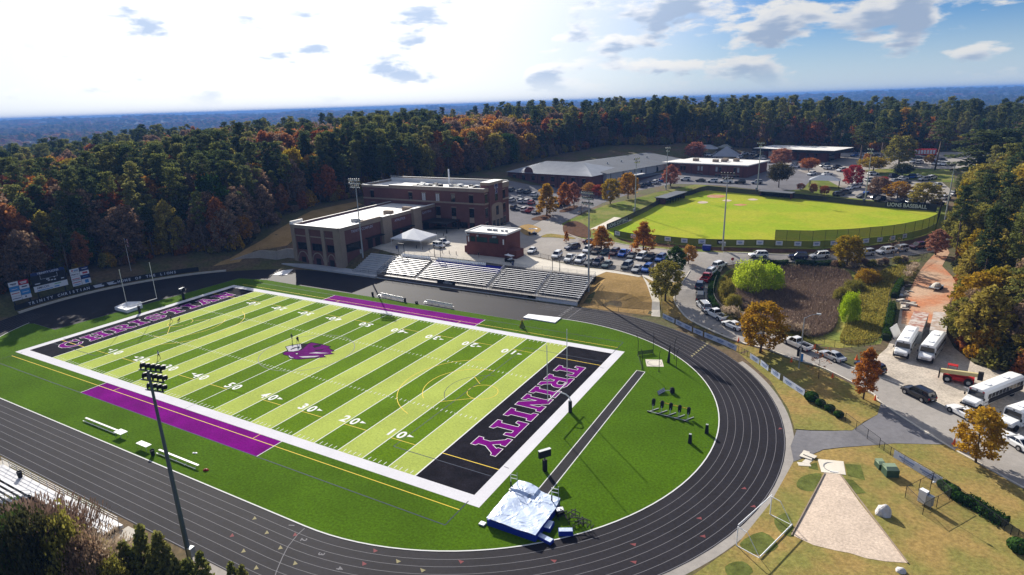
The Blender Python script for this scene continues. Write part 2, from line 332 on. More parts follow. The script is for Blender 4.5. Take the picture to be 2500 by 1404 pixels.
def at_xy(u, v, x=None, y=None):
    """point on the view line through a photo point where it crosses a given x or y"""
    d = ray(u, v); t = (x-CAM[0])/d[0] if x is not None else (y-CAM[1])/d[1]; q = CAM+d*t; return Vector(q)
def height_at(p, v):
    """height above p whose top shows at photo row v"""
    lo, hi = 0., 60.
    for _ in range(30):
        m = (lo+hi)/2; q = np.array([p[0], p[1], p[2]+m])-CAM; vv = 702-FPX*(q@UP)/(q@FW)
        if vv > v: lo = m
        else: hi = m
    return lo
def axis(lo, hi, step, far, grow=1.28):
    a = list(np.arange(lo, hi+.1, step)); s = step; x = hi
    while x < far: s *= grow; x += s; a.append(x)
    s = step; x = lo; pre = []
    while x > -far: s *= grow; x -= s; pre.append(x)
    return np.array(pre[::-1]+a)
GX, GY = axis(-170, 220, 2., 17000), axis(-112, 430, 2., 17000)
X, Y = np.meshgrid(GX, GY); Z = hN(X, Y)
# the sheet sinks a little under the paved and built surfaces that lie on it
nx, ny = len(GX), len(GY)
idx = np.arange(nx*ny).reshape(ny, nx)
fc = np.stack([idx[:-1, :-1], idx[:-1, 1:], idx[1:, 1:], idx[1:, :-1]], -1).reshape(-1, 4)
me = bpy.data.meshes.new('ground'); me.vertices.add(nx*ny); me.vertices.foreach_set('co', np.stack([X, Y, Z], -1).ravel())
me.loops.add(len(fc)*4); me.loops.foreach_set('vertex_index', fc.ravel()); me.polygons.add(len(fc)); me.polygons.foreach_set('loop_start', np.arange(0, len(fc)*4, 4)); me.polygons.foreach_set('loop_total', np.full(len(fc), 4))
me.polygons.foreach_set('use_smooth', np.ones(len(fc), bool)); me.update(); me.validate()
# ground material: leaf litter under woods near by, woodland canopy colours far away
gm = bpy.data.materials.new('ground_cover'); gm.use_nodes = True; t = gm.node_tree; b = t.nodes['Principled BSDF']; b.inputs['Roughness'].default_value = .95; b.inputs['Specular IOR Level'].default_value = .1
gp = nd(t, 'ShaderNodeNewGeometry').outputs['Position']
def gnoise(s, d=5, r=.6):
    n = nd(t, 'ShaderNodeTexNoise'); n.inputs['Scale'].default_value = s; n.inputs['Detail'].default_value = d; n.inputs['Roughness'].default_value = r; t.links.new(gp, n.inputs['Vector']); return n.outputs[0]
lit = mixc(t, smooth(t, gnoise(.1), .4, .6), (.12,.085,.05), (.085,.085,.032))
lit = mixc(t, 1., lit, ramp(t, gnoise(1.3, 3), [(.25, (.6,)*3), (.75, (1.4,)*3)]), 'MULTIPLY')
can = ramp(t, gnoise(.012, 8, .7), [(.35, (.016,.032,.014)), (.5, (.03,.042,.018)), (.57, (.07,.045,.022)), (.66, (.10,.05,.02))])
can = mixc(t, 1., can, ramp(t, gnoise(.09, 4, .7), [(.3, (.35,)*3), (.7, (1.5,)*3)]), 'MULTIPLY')
vl = nd(t, 'ShaderNodeVectorMath', operation='LENGTH'); t.links.new(gp, vl.inputs[0])
t.links.new(mixc(t, smooth(t, vl.outputs['Value'], 600, 900), lit, can), b.inputs['Base Color'])
me.materials.append(gm); struct(link('ground', me))

def pip(poly, x, y):
    x = np.asarray(x); y = np.asarray(y); c = np.zeros(x.shape, bool); n = len(poly)
    for i in range(n):
        x0, y0 = poly[i][:2]; x1, y1 = poly[i-1][:2]
        k = ((y0 > y) != (y1 > y)) & (x < (x1-x0)*(y-y0)/((y1-y0) or 1e-9)+x0); c ^= k
    return c
def catmull(P, n=6, closed=False):
    P = [Vector(p) for p in P]; out = []; L = len(P)
    for i in range(L if closed else L-1):
        if closed: a, b, c, d = P[i-1], P[i], P[(i+1) % L], P[(i+2) % L]
        else: a, b, c, d = P[max(i-1, 0)], P[i], P[i+1], P[min(i+2, L-1)]
        for k in range(n):
            s = k/n; out.append(.5*((2*b)+(c-a)*s+(2*a-5*b+4*c-d)*s*s+(3*b-a-3*c+d)*s*s*s))
    if not closed: out.append(P[-1])
    return out
def PX(*uv): return [G(u, v) for u, v in uv]
def drape(name, poly, m, dz=.04, step=2., parent=None, flat=None):
    """a sheet lying on the ground, cut to the terrain grid"""
    bm = bmesh.new(); vs = [bm.verts.new((p[0], p[1], 0)) for p in poly]
    f = bm.faces.new(vs); f.normal_update()
    if f.normal.z < 0: bmesh.ops.reverse_faces(bm, faces=[f])
    bmesh.ops.triangulate(bm, faces=bm.faces[:])
    if flat is None:
        xs = [p[0] for p in poly]; ys = [p[1] for p in poly]
        for ax, lo, hi in ((0, min(xs), max(xs)), (1, min(ys), max(ys))):
            c = math.ceil(lo/step)*step
            while c < hi:
                co = (c, 0, 0) if ax == 0 else (0, c, 0); no = (1, 0, 0) if ax == 0 else (0, 1, 0)
                bmesh.ops.bisect_plane(bm, geom=bm.verts[:]+bm.edges[:]+bm.faces[:], dist=1e-5, plane_co=co, plane_no=no); c += step
        co = np.array([v.co[:2] for v in bm.verts]); zz = hN(co[:, 0], co[:, 1])
        for v, z in zip(bm.verts, zz): v.co.z = z+dz
    else:
        for v in bm.verts: v.co.z = flat+dz
    me = bpy.data.meshes.new(name); bm.to_mesh(me); bm.free(); me.materials.append(m)
    return link(name, me, parent)
def resample(P, step):
    P = [Vector(p) for p in P]; out = [P[0]]
    for a, b in zip(P[:-1], P[1:]):
        n = max(1, int((b-a).length/step)); out += [a.lerp(b, (i+1)/n) for i in range(n)]
    return out
def ribbon(name, P, w, m, dz=.05, hgt=0., parent=None, step=2., flat=None, off=0., closed=False):
    """a strip along a path: painted line (hgt 0) or kerb (a real step)"""
    P = resample([Vector((p[0], p[1], 0)) for p in P]+([Vector((P[0][0], P[0][1], 0))] if closed else []), step); n = len(P); L = []; Rr = []
    for i, p in enumerate(P):
        if closed and i in (0, n-1): d = P[1]-P[n-2]
        else: d = P[min(i+1, n-1)]-P[max(i-1, 0)]
        s = Vector((-d.y, d.x, 0)).normalized(); L.append(p+s*(off+w/2)); Rr.append(p+s*(off-w/2))
    q = np.array([v[:2] for v in L+Rr]); z = hN(q[:, 0], q[:, 1]) if flat is None else np.full(len(q), float(flat))
    b = MB(); v = [(a[0], a[1], zz+dz+hgt) for a, zz in zip(L+Rr, z)]; f = [(i, n+i, n+i+1, i+1) for i in range(n-1)]
    if hgt:
        k = 2*n; v += [(a[0], a[1], zz-.1) for a, zz in zip(L+Rr, z)]
        f += [(i, i+1, k+i+1, k+i) for i in range(n-1)]+[(n+i+1, n+i, k+n+i, k+n+i+1) for i in range(n-1)]
    b.add(v, f); return b.obj(name, m, parent)

# ------------------------------------------------------------------ roads, lots, lawns
def area(name, uv, m, dz, flat=None): return struct(drape(name, PX(*uv), m, dz, flat=flat))
lawn_pts = [(1408,748),(1425,720),(1455,676),(1480,662),(1566,675),(1580,690),(1600,720),(1608,772)]
area('lawn', [(1600,470),(1480,500),(1370,545),(1380,590),(1500,600),(1700,618),(2000,618),(2290,590),(2330,540),(2300,480),(2200,470),(2000,430),(1900,440),(1880,470),(1700,450)], m_lawn, .012)
area('sunny_bank', [(520,650),(560,632),(600,608),(650,580),(700,548),(760,515),(870,492),(885,500),(760,545),(712,590),(700,600),(665,606),(620,612),(585,640)], m_tan2, .03)
area('hillside_lawn', lawn_pts, m_tan2, .03)
area('verge', [(1622,772),(1655,780),(1702,797),(1758,823),(1817,843),(1876,858),(1935,882),(1998,900),(2061,930),(2135,968),(2150,985),(2142,1013),(2110,1030),(2080,1052),(2040,1052),(1940,1048),(1925,1000),(1880,930),(1800,860),(1720,810),(1630,775)], m_tan, .07)
area('throws_lawn', [(1936,1130),(2010,1100),(2140,1088),(2184,1084),(2308,1087),(2400,1140),(2500,1196),(2620,1300),(2620,1480),(2200,1600),(1600,1560),(1640,1440),(1700,1400),(1800,1330),(1880,1230),(1925,1150)], m_tan, .07)
area('strip_lawn', [(1570,676),(1600,690),(1650,690),(1680,668),(1662,700),(1648,726),(1652,745),(1672,774),(1702,795),(1690,795),(1640,775),(1618,772),(1610,735),(1592,700)], m_tan, .06)
area('bank_lawn', [(1500,580),(1570,592),(1713,603),(1850,606),(2010,608),(2120,601),(2230,585),(2290,563),(2296,572),(2210,606),(2100,612),(2000,617),(1900,618),(1760,614),(1560,600)], m_mulch, .02)
lot = [(1255,572),(1250,600),(1273,620),(1320,629),(1400,647),(1500,659),(1567,672),(1592,679),(1640,692),(1664,698),(1684,662),(1765,650),(1765,617),(1699,615),(1639,611),(1539,600),(1497,592),(1439,587),(1409,580),(1380,569),(1372,547),(1330,535),(1300,550)]
area('parking_lot', lot, m_asph, .035)
road_l = [(2640,1255),(2500,1193),(2399,1137),(2308,1086),(2150,984),(2135,965),(2061,924),(1998,895),(1935,876),(1876,854),(1817,839),(1758,817),(1702,791),(1672,772),(1650,743),(1646,724),(1660,698),(1684,662)]
road_r = [(1765,650),(1754,668),(1738,691),(1730,721),(1734,750),(1766,780),(1812,802),(1904,823),(1990,857),(2075,897),(2158,926),(2220,950),(2300,990),(2400,1035),(2500,1085),(2640,1150)]
RL = catmull([p for p in PX(*road_l)], 4); RR = catmull([p for p in PX(*road_r)], 4)
struct(drape('road', RL+RR, m_asph, .045))
area('upper_road', [(1765,617),(1913,622),(2061,623),(2210,608),(2290,585),(2360,556),(2380,566),(2318,602),(2285,615),(2200,628),(2100,637),(2000,641),(1900,641),(1802,644),(1765,650)], m_asph, .04)
area('driveway', [(1945,1050),(2040,1053),(2080,1051),(2115,1029),(2142,1012),(2150,984),(2308,1086),(2184,1083),(2140,1087),(2010,1098),(1938,1128),(1930,1090)], m_asphD, .05)
area('gravel_lot', [(2075,897),(2158,926),(2220,950),(2300,990),(2400,1035),(2500,1085),(2700,1160),(2700,1000),(2500,920),(2380,890),(2330,850),(2300,800),(2290,740),(2200,740),(2190,800),(2165,850),(2130,880)], m_grav, .03)
area('dirt_track', [(2200,790),(2205,740),(2225,700),(2240,670),(2262,640),(2290,612),(2312,603),(2318,618),(2300,650),(2330,680),(2340,720),(2320,770),(2290,800),(2240,800)], m_clay, .036)
area('upper_lot', [(1236,440),(1236,560),(1262,575),(1300,549),(1330,534),(1372,546),(1420,520),(1480,493),(1560,465),(1640,449),(1690,450),(1760,453),(1900,468),(1960,462),(1990,430),(1900,395),(1700,385),(1640,420),(1500,440),(1440,455),(1300,452)], m_asphD, .03)
area('far_lot', [(1700,392),(1900,398),(1990,432),(2020,440),(2060,462),(2050,480),(2120,488),(2200,498),(2300,505),(2330,470),(2300,445),(2240,440),(2140,428),(2100,418),(2150,412),(2350,412),(2460,420),(2460,372),(2100,372),(1700,380)], m_asph, .034)
area('far_lawn', [(2110,415),(2200,411),(2330,414),(2330,446),(2240,441),(2150,430)], m_lawn, .06)
area('walk_to_track', [(1567,672),(1592,677),(1601,700),(1610,735),(1612,774),(1590,772),(1592,735),(1580,698)], m_concP, .06)
area('concourse', [(905,605),(1000,562),(1180,556),(1245,548),(1262,575),(1252,600),(1273,620),(1320,631),(1400,649),(1480,662),(1454,677),(1250,650),(1100,630),(976,622)], m_conc, .05)
area('concrete_walk', [(1262,622),(1320,632),(1400,651),(1500,661),(1567,674),(1560,677),(1480,664),(1454,678),(1300,652),(1250,640)], m_concP, .058)
area('field_grass', [(1481,562),(1530,540),(1627,491),(1701,470),(1721,466),(1741,466),(1850,476),(1960,487),(2093,501),(2283,517),(2296,530),(2285,560),(2229,581),(2120,597),(2012,604),(1890,603),(1713,600),(1570,589),(1499,578)], m_fld, .05)
area('bullpen', [(1440,560),(1500,530),(1545,537),(1478,563)], m_concP, .055)
for nm, uv, mm in (('home_plate_dirt', [(1725,480),(1735,476),(1760,476),(1771,479),(1760,483),(1735,483)], m_clay), ('third_base_dirt', [(1703,494),(1715,491.5),(1729,494),(1722,497),(1708,497)], m_sand), ('mound', [(1763,490),(1775,487.5),(1787,490),(1776,492.5)], m_sand),
                   ('first_base_dirt', [(1825,487.5),(1838,485),(1851,488),(1838,490)], m_sand), ('second_base_dirt', [(1790,500.5),(1807,498.2),(1824,500.5),(1807,503)], m_clay)):
    struct(drape(nm, catmull(PX(*uv), 4, True), mm, .09))
struct(drape('basin_floor', catmull(PX((1752,690),(1790,655),(1900,650),(2050,652),(2110,690),(2070,760),(2050,830),(1960,835),(1880,800),(1800,765),(1760,735)), 4, True), m_weed, .016))
area('bank_grass', [(2110,690),(2170,650),(2250,632),(2225,660),(2190,690),(2172,740),(2165,800),(2150,840),(2050,850),(2000,845),(2045,825),(2070,760)], m_weed, .024)
for nm, uv in (('kerb', road_l[1:]), ('kerb', road_r[:-1]), ('kerb', [(1765,617),(1913,622),(2061,623),(2210,608),(2290,585)]), ('kerb', [(1802,644),(1900,641),(2000,641),(2100,637),(2200,628)]), ('kerb', [(1380,569),(1409,580),(1439,587),(1497,592),(1539,600),(1639,611),(1699,615)])):
    struct(ribbon(nm, catmull(PX(*uv), 3), .25, m_concP, .03, .13))
struct(drape('planting_strip', catmull(PX((1322,577),(1345,571),(1400,580),(1398,584),(1350,580),(1325,580)), 3, True), m_tan, .10))
struct(drape('traffic_island', catmull(PX((1265,555),(1290,548),(1315,556),(1320,563),(1300,575),(1285,575),(1270,565)), 3, True), m_tan2, .10))
struct(drape('traffic_island', catmull(PX((1300,533),(1335,524),(1346,529),(1330,538),(1302,538)), 3, True), m_mulch, .12))
struct(drape('traffic_island', catmull(PX((1368,514),(1400,502),(1412,505),(1395,515),(1370,519)), 3, True), m_mulch, .12))
struct(drape('traffic_island', catmull(PX((1382,545),(1374,555),(1380,572),(1410,578),(1440,580),(1440,560),(1420,545),(1400,540)), 3, True), m_mulch, .09))
# ------------------------------------------------------------------ flat lettering
def curve_mesh(name, loops, offset=0., m=None):
    cu = bpy.data.curves.new(name, 'CURVE'); cu.dimensions = '2D'; cu.fill_mode = 'BOTH'; cu.offset = offset
    for lp in loops:
        s = cu.splines.new('POLY'); s.points.add(len(lp)-1); s.use_cyclic_u = True
        for q, p in zip(s.points, lp): q.co = (p[0], p[1], 0, 1)
    return _curve_to(cu, name, m)
def _curve_to(cu, name, m):
    o = bpy.data.objects.new(name, cu); COL.objects.link(o); dg = bpy.context.evaluated_depsgraph_get(); dg.update()
    me = bpy.data.meshes.new_from_object(o.evaluated_get(dg)); bpy.data.objects.remove(o); bpy.data.curves.remove(cu)
    me.name = name; me.materials.clear()
    if m: me.materials.append(m)
    return me
def text_mesh(s, m, size=1., bold=.0, ext=0., shear=0., space=1.):
    cu = bpy.data.curves.new('lettering', 'FONT'); cu.body = s; cu.size = size; cu.offset = bold; cu.extrude = ext; cu.shear = shear; cu.space_character = space
    cu.align_x = 'CENTER'; cu.align_y = 'CENTER'; cu.resolution_u = 3; return _curve_to(cu, 'lettering', m)
def place(name, me, org, ux, uy, parent=None):
    """lay a flat mesh with its x along ux and y along uy"""
    ux, uy = Vector(ux), Vector(uy); n = ux.cross(uy).normalized(); o = link(name, me, parent)
    o.matrix_world = Matrix(((ux.x, uy.x, n.x, org[0]), (ux.y, uy.y, n.y, org[1]), (ux.z, uy.z, n.z, org[2]), (0, 0, 0, 1))); return o
def word(s, m, height, org, ux, uy, parent, name='lettering', bold=.02, fit=None):
    """lettering fitted to a height (and width) on a flat surface"""
    me = text_mesh(s, m, 1., bold); c = np.array([v.co[:2] for v in me.vertices]); lo, hi = c.min(0), c.max(0)
    k = height/(hi[1]-lo[1]); kx = k if fit is None else fit/(hi[0]-lo[0])
    for v in me.vertices: v.co = ((v.co.x-(lo[0]+hi[0])/2)*kx, (v.co.y-(lo[1]+hi[1])/2)*k, 0)
    return place(name, me, org, ux, uy, parent)
GLY = {
 'T': (1., [[(0,.62),(0,1),(1,1),(1,.62),(.86,.62),(.80,.80),(.64,.80),(.64,.2),(.78,.14),(.78,0),(.22,0),(.22,.14),(.36,.2),(.36,.80),(.20,.80),(.14,.62)]]),
 'I': (.58, [[(.02,0),(.02,.16),(.25,.2),(.25,.8),(.02,.84),(.02,1),(.98,1),(.98,.84),(.75,.8),(.75,.2),(.98,.16),(.98,0)]]),
 'N': (1.05, [[(0,0),(0,.15),(.12,.2),(.12,.8),(0,.85),(0,1),(.36,1),(.70,.45),(.70,.8),(.58,.85),(.58,1),(1,1),(1,.85),(.88,.8),(.88,0),(.64,0),(.30,.55),(.30,.2),(.42,.15),(.42,0)]]),
 'R': (1.05, [[(0,0),(0,.15),(.12,.2),(.12,.8),(0,.85),(0,1),(.68,1),(.86,.92),(.93,.78),(.93,.62),(.86,.5),(.74,.43),(.9,.18),(1,.15),(1,0),(.72,0),(.50,.40),(.38,.40),(.38,.2),(.5,.15),(.5,0)], [(.38,.56),(.38,.84),(.6,.84),(.68,.78),(.68,.62),(.6,.56)]]),
 'Y': (1.08, [[(.27,0),(.27,.15),(.37,.2),(.37,.45),(.10,.82),(0,.85),(0,1),(.42,1),(.42,.85),(.36,.82),(.5,.60),(.64,.82),(.58,.85),(.58,1),(1,1),(1,.85),(.9,.82),(.63,.45),(.63,.2),(.73,.15),(.73,0)]]),
 'C': (1., [[(.95,.32),(.80,.12),(.5,0),(.2,.1),(.03,.35),(.03,.65),(.2,.9),(.5,1),(.72,.95),(.80,.88),(.85,1),(.95,1),(.95,.62),(.84,.62),(.72,.78),(.5,.84),(.35,.76),(.28,.6),(.28,.4),(.36,.22),(.5,.16),(.7,.22),(.80,.38)]]),
 'H': (1.05, [[(0,0),(0,.15),(.1,.2),(.1,.8),(0,.85),(0,1),(.44,1),(.44,.85),(.34,.8),(.34,.6),(.66,.6),(.66,.8),(.56,.85),(.56,1),(1,1),(1,.85),(.9,.8),(.9,.2),(1,.15),(1,0),(.56,0),(.56,.15),(.66,.2),(.66,.42),(.34,.42),(.34,.2),(.44,.15),(.44,0)]]),
 'S': (.92, [[(.05,.02),(.05,.36),(.2,.36),(.3,.2),(.5,.15),(.68,.2),(.68,.32),(.5,.4),(.2,.47),(.06,.62),(.08,.84),(.25,.97),(.5,1),(.7,.95),(.78,.99),(.9,.99),(.9,.66),(.76,.66),(.66,.8),(.48,.85),(.32,.8),(.32,.70),(.5,.62),(.8,.55),(.95,.40),(.93,.16),(.75,.03),(.5,0),(.28,.05),(.2,.02)]]),
 'A': (1.05, [[(0,0),(0,.15),(.1,.2),(.32,.84),(.24,.86),(.24,1),(.68,1),(.92,.2),(1,.15),(1,0),(.6,0),(.6,.15),(.68,.18),(.65,.28),(.36,.28),(.33,.18),(.42,.15),(.42,0)], [(.41,.43),(.50,.76),(.60,.43)]]),
}
# ------------------------------------------------------------------ football field and track
YD = .9144; E, SL, GL = 60*YD, 24.384, 50*YD
def sheet(name, poly, z, m, parent=None, holes=()):
    if holes: o = place(name, curve_mesh(name, [poly, *holes], 0, m), (0, 0, z), (1, 0, 0), (0, 1, 0), parent)
    else:
        b = MB(); b.add([(p[0], p[1], z) for p in poly], [tuple(range(len(poly)))]); o = b.obj(name, m, parent)
    return o
def rect(name, x0, y0, x1, y1, z, m, parent=None): return sheet(name, [(x0, y0), (x1, y0), (x1, y1), (x0, y1)], z, m, parent)
def arc(cx, cy_, r, a0, a1, n): return [(cx+r*math.cos(R(a0+(a1-a0)*i/n)), cy_+r*math.sin(R(a0+(a1-a0)*i/n))) for i in range(n+1)]
def stad(r, n=48): return arc(40.4, 0, r, -90, 90, n)+arc(-40.4, 0, r, 90, 270, n)
track = struct(sheet('running_track', stad(47.1), .02, m_track))
struct(sheet('track_apron', arc(40.4, 0, 48.2, -100, 40, 60), .012, m_asph))
turfP = arc(40.4, 0, 38.1, -90, 90, 48)+[(37.5, 38.1), (33, 35.2), (30, 33.4), (-42, 33.4), (-52, 33.6), (-61.3, 31.5), (-63.4, -3.8), (-64, -15.4), (-73.5, -15.3)]+arc(-40.4, 0, 38.1, 205, 270, 20)
turf = struct(sheet('turf_field', turfP, .032, m_turf))
for i in range(20):
    d = abs(i-9.5); dark = int(10-d-.5+1e-6) % 2
    k = min(i, 19-i); dark = k % 2 == 1
    rect('turf_stripe', -GL+i*5*YD, -SL, -GL+(i+1)*5*YD, SL, .037, m_turfD if dark else m_turfL, turf)
for s in (-1, 1): rect('end_zone', min(s*GL, s*E), -SL, max(s*GL, s*E), SL, .037, m_turfK, turf)
bw = 1.83
rect('border', -E-bw, -SL-bw, E+bw, -SL, .0375, m_turfW, turf); rect('border', -E-bw, SL, E+bw, SL+bw, .0375, m_turfW, turf)
rect('border', -E-bw, -SL, -E, SL, .0375, m_turfW, turf); rect('border', E, -SL, E+bw, SL, .0375, m_turfW, turf)
for s in (-1, 1): rect('coaching_box', -25*YD, min(s*(SL+bw+.05), s*30.6), 25*YD, max(s*(SL+bw+.05), s*30.6), .037, m_turfP, turf)
ZL = .042
b = MB()
def ln(b, x0, y0, x1, y1, w=.1, z=ZL):
    d = Vector((x1-x0, y1-y0, 0)).normalized()*(w/2); n = Vector((-d.y, d.x, 0))
    b.quad((x0-n.x, y0-n.y, z), (x1-n.x, y1-n.y, z), (x1+n.x, y1+n.y, z), (x0+n.x, y0+n.y, z))
for i in range(21):
    b = MB(); x = -GL+i*5*YD; ln(b, x, -SL, x, SL, .14 if i % 20 else .2); b.obj('yard_line', m_line, turf)
b = MB()
for i in range(1, 100):
    if i % 5 == 0: continue
    x = -GL+i*YD
    for s in (-1, 1):
        ln(b, x, s*(SL-.15), x, s*(SL-.85)); ln(b, x, s*8.13-.33, x, s*8.13+.33)
for i in range(1, 20):
    x = -GL+i*5*YD
    for s in (-1, 1): ln(b, x-.35, s*8.13, x+.35, s*8.13)
o = b.obj('hash_marks', m_line, turf); o['kind'] = 'stuff'
def path(P, w, m, z, name='painted_line', closed=False):
    b = MB(); P = [Vector((p[0], p[1], 0)) for p in P]; n = len(P); L = []; Q = []
    for i, p in enumerate(P):
        d = (P[(i+1) % n]-P[i-1]) if closed else (P[min(i+1, n-1)]-P[max(i-1, 0)]); s = Vector((-d.y, d.x, 0)).normalized()*(w/2); L.append(p+s); Q.append(p-s)
    k = n if closed else n-1
    b.add([(a.x, a.y, z) for a in L+Q], [(i, n+i, n+(i+1) % n, (i+1) % n) for i in range(k)]); return b.obj(name, m, turf)
for s in (-1, 1):
    path([(-E, s*27.6), (E, s*27.6)], .1, m_yel, ZL); path([(-E-.0, s*30.65), (E, s*30.65)], .13, m_blu, ZL)
    path([(s*E, -30.65), (s*E, -SL-bw+.5)], .12, m_blu, .0435); path([(s*E, 30.65), (s*E, SL)], .12, m_blu, .0435)
    path([(s*24.95*YD, -30.6), (s*24.95*YD, -SL-bw)], .12, m_line, .0435); path([(s*24.95*YD, 30.6), (s*24.95*YD, SL+bw)], .12, m_line, .0435)
    for y0, y1 in ((-SL-bw, -27.6), (SL+bw, 27.6)): path([(s*18.2, y0), (s*18.2, y1)], .1, m_yel, .0435)
    for t in (-1, 1):
        path([(s*38.5, t*20.05), (s*E, t*20.05)], .13, m_blu, .0445)
        path([(s*GL, t*18.33), (s*E, t*18.33)], .12, m_yel, .0445)
        for k in range(5):
            xa = -GL+(k*4+1)*5*YD*1.0
    path([(s*38.5, -20.05), (s*38.5, 20.05)], .12, m_blu, .0445)
    path(arc(s*41, 0, 2.6, 0, 350, 40), .09, m_yel, .0445, closed=True)
    path(arc(s*38.5, 0, 12.2, 110 if s > 0 else -70, 250 if s > 0 else 70, 40), .1, m_yel, .0445)
    path(arc(s*38.5, 0, 8., 90 if s > 0 else -90, 230 if s > 0 else 50, 40), .1, m_yel, .044)
    path(arc(s*41, 0, 6.4, 100 if s > 0 else -80, 235 if s > 0 else 55, 36), .1, m_blu, .0448)
    path([(s*36.5, 4.5), (s*39, 2.4)], .09, m_yel, .0446); path([(s*36.5, -6.), (s*41, -2.5)], .09, m_yel, .0446)
for yv in (-18.33, 18.33):                          # dashes of another sport's touchline on the dark stripes
    for k in range(10):
        i = 1+2*k if k < 5 else 2*k
        x0 = -GL+i*5*YD; path([(x0, yv), (x0+(5 if k not in (4,) else 10)*YD, yv)], .09, m_yel, .0447)
path(arc(0, 0, 9.15, 0, 354, 72), .12, m_grey, .0449, closed=True)
path([(0, -SL-bw), (0, -SL)], .06, m_grey, .0449)
for s in (-1, 1): path([(s*(E+.25), -17.4), (s*(E+1.), -17.5)], .12, m_grey, .0449); path([(s*(E+.25), 17.4), (s*(E+1.), 17.5)], .12, m_grey, .0449)
def endword(s, x_in, y0, sgn, hgt, total):
    """letters stand with their feet at x_in, tops outward; sgn is the reading direction in y"""
    ws = [GLY[c][0] for c in s]; gap = .16; k = total/(sum(ws)+gap*(len(s)-1)); p = 0.
    up = 1 if x_in > 0 else -1
    for c, w in zip(s, ws):
        lps = [[(q[0]*w*k, q[1]*hgt) for q in lp] for lp in GLY[c][1]]; y = y0+sgn*p
        me = curve_mesh('painted_letter', lps, .10, m_line); place('painted_letter', me, (x_in, y, .046), (0, sgn, 0), (up, 0, 0), turf)
        me = curve_mesh('painted_letter', lps, .0, m_turfP); place('letter_fill', me, (x_in, y, .050), (0, sgn, 0), (up, 0, 0), turf)
        p += (w+gap)*k
endword('TRINITY', 48.05, 16.2, -1, 4.75, 32.)
endword('CHRISTIAN', -48.1, -20.8, 1, 4.65, 41.4)
dig = {c: text_mesh(c, m_line, 2.55, .07) for c in '012345'}
for i in range(2, 20, 2):
    x = -GL+i*5*YD; n = 50-abs(i*5-50); g = 1 if i > 10 else -1
    for s in (-1, 1):        # near numbers read from the near side, far ones from the far side
        for c, dx in ((str(n)[0], -1), (str(n)[1], 1)):
            place('yard_number', dig[c], (x+dx*.98*-s, s*17.1, .046), (-s, 0, 0), (0, -s, 0), turf)
        if n != 50:
            a = x+g*1.95; bb = MB(); y = s*16.75; bb.add([(a, y-.32, .046), (a+g*1.1, y, .046), (a, y+.32, .046)], [(0, 1, 2) if g > 0 else (2, 1, 0)]); bb.obj('direction_arrow', m_line, turf)
# the lion head emblem at midfield, read from the far side
z3 = lambda x, y: tuple(at(480+x/5.85, 660+y/5.85, 0)[:2])
m_lion = mat('emblem_purple', (.095,.004,.105), var=.35, scale=1.2, world=True, rough=.9); m_lionw = mat('emblem_white', (.42,.41,.44), var=.2, scale=1.5, world=True, rough=.9)
LION = [(m_turfK, .0452, [(1224,1190),(1256,1160),(1392,1155),(1492,1136),(1550,1062),(1636,1028),(1790,1055),(1925,1092),(1895,1110),(1975,1156),(1915,1172),(1972,1198),(1815,1216),(1855,1244),(1705,1257),(1450,1280),(1332,1265),(1300,1224),(1240,1212)]),
 (m_lion, .0468, [(1236,1190),(1264,1168),(1400,1163),(1500,1143),(1562,1074),(1640,1038),(1780,1062),(1905,1095),(1876,1110),(1955,1155),(1895,1170),(1952,1194),(1796,1213),(1834,1238),(1700,1249),(1450,1270),(1342,1256),(1314,1220),(1252,1208)]),
 (m_turfK, .0456, [(1264,1092),(1328,1074),(1450,1054),(1496,1046),(1512,1120),(1466,1158),(1380,1172),(1304,1170),(1290,1140)]),
 (m_lionw, .0484, [(1276,1096),(1332,1082),(1450,1062),(1486,1056),(1498,1118),(1458,1146),(1380,1162),(1312,1160),(1302,1136)]),
 (m_turfK, .0494, [(1340,1130),(1400,1102),(1470,1096),(1490,1104),(1420,1112),(1366,1132),(1350,1142)]),
 (m_turfK, .0484, [(1480,1052),(1560,1047),(1600,1050),(1560,1090),(1515,1130),(1502,1085)]), (m_turfK, .0484, [(1650,1080),(1790,1052),(1765,1090),(1680,1110)]), (m_turfK, .0484, [(1690,1140),(1830,1128),(1780,1148),(1700,1156)]),
 (m_lionw, .0484, [(1318,1215),(1345,1238),(1392,1256),(1342,1252),(1318,1236)]), (m_lionw, .0484, [(1460,1235),(1560,1230),(1760,1224),(1690,1243),(1520,1250)]), (m_lionw, .0484, [(1600,1188),(1700,1172),(1895,1185),(1760,1192)]), (m_turfK, .0484, [(1398,1185),(1462,1178),(1450,1210),(1418,1206)]), (m_lionw, .0494, [(1412,1190),(1448,1186),(1440,1202),(1426,1200)])]
for m_, z_, lp in LION: place('emblem_piece', curve_mesh('emblem_piece', [[z3(*p) for p in lp]], 0, m_), (0, 0, z_), (1, 0, 0), (0, 1, 0), turf)
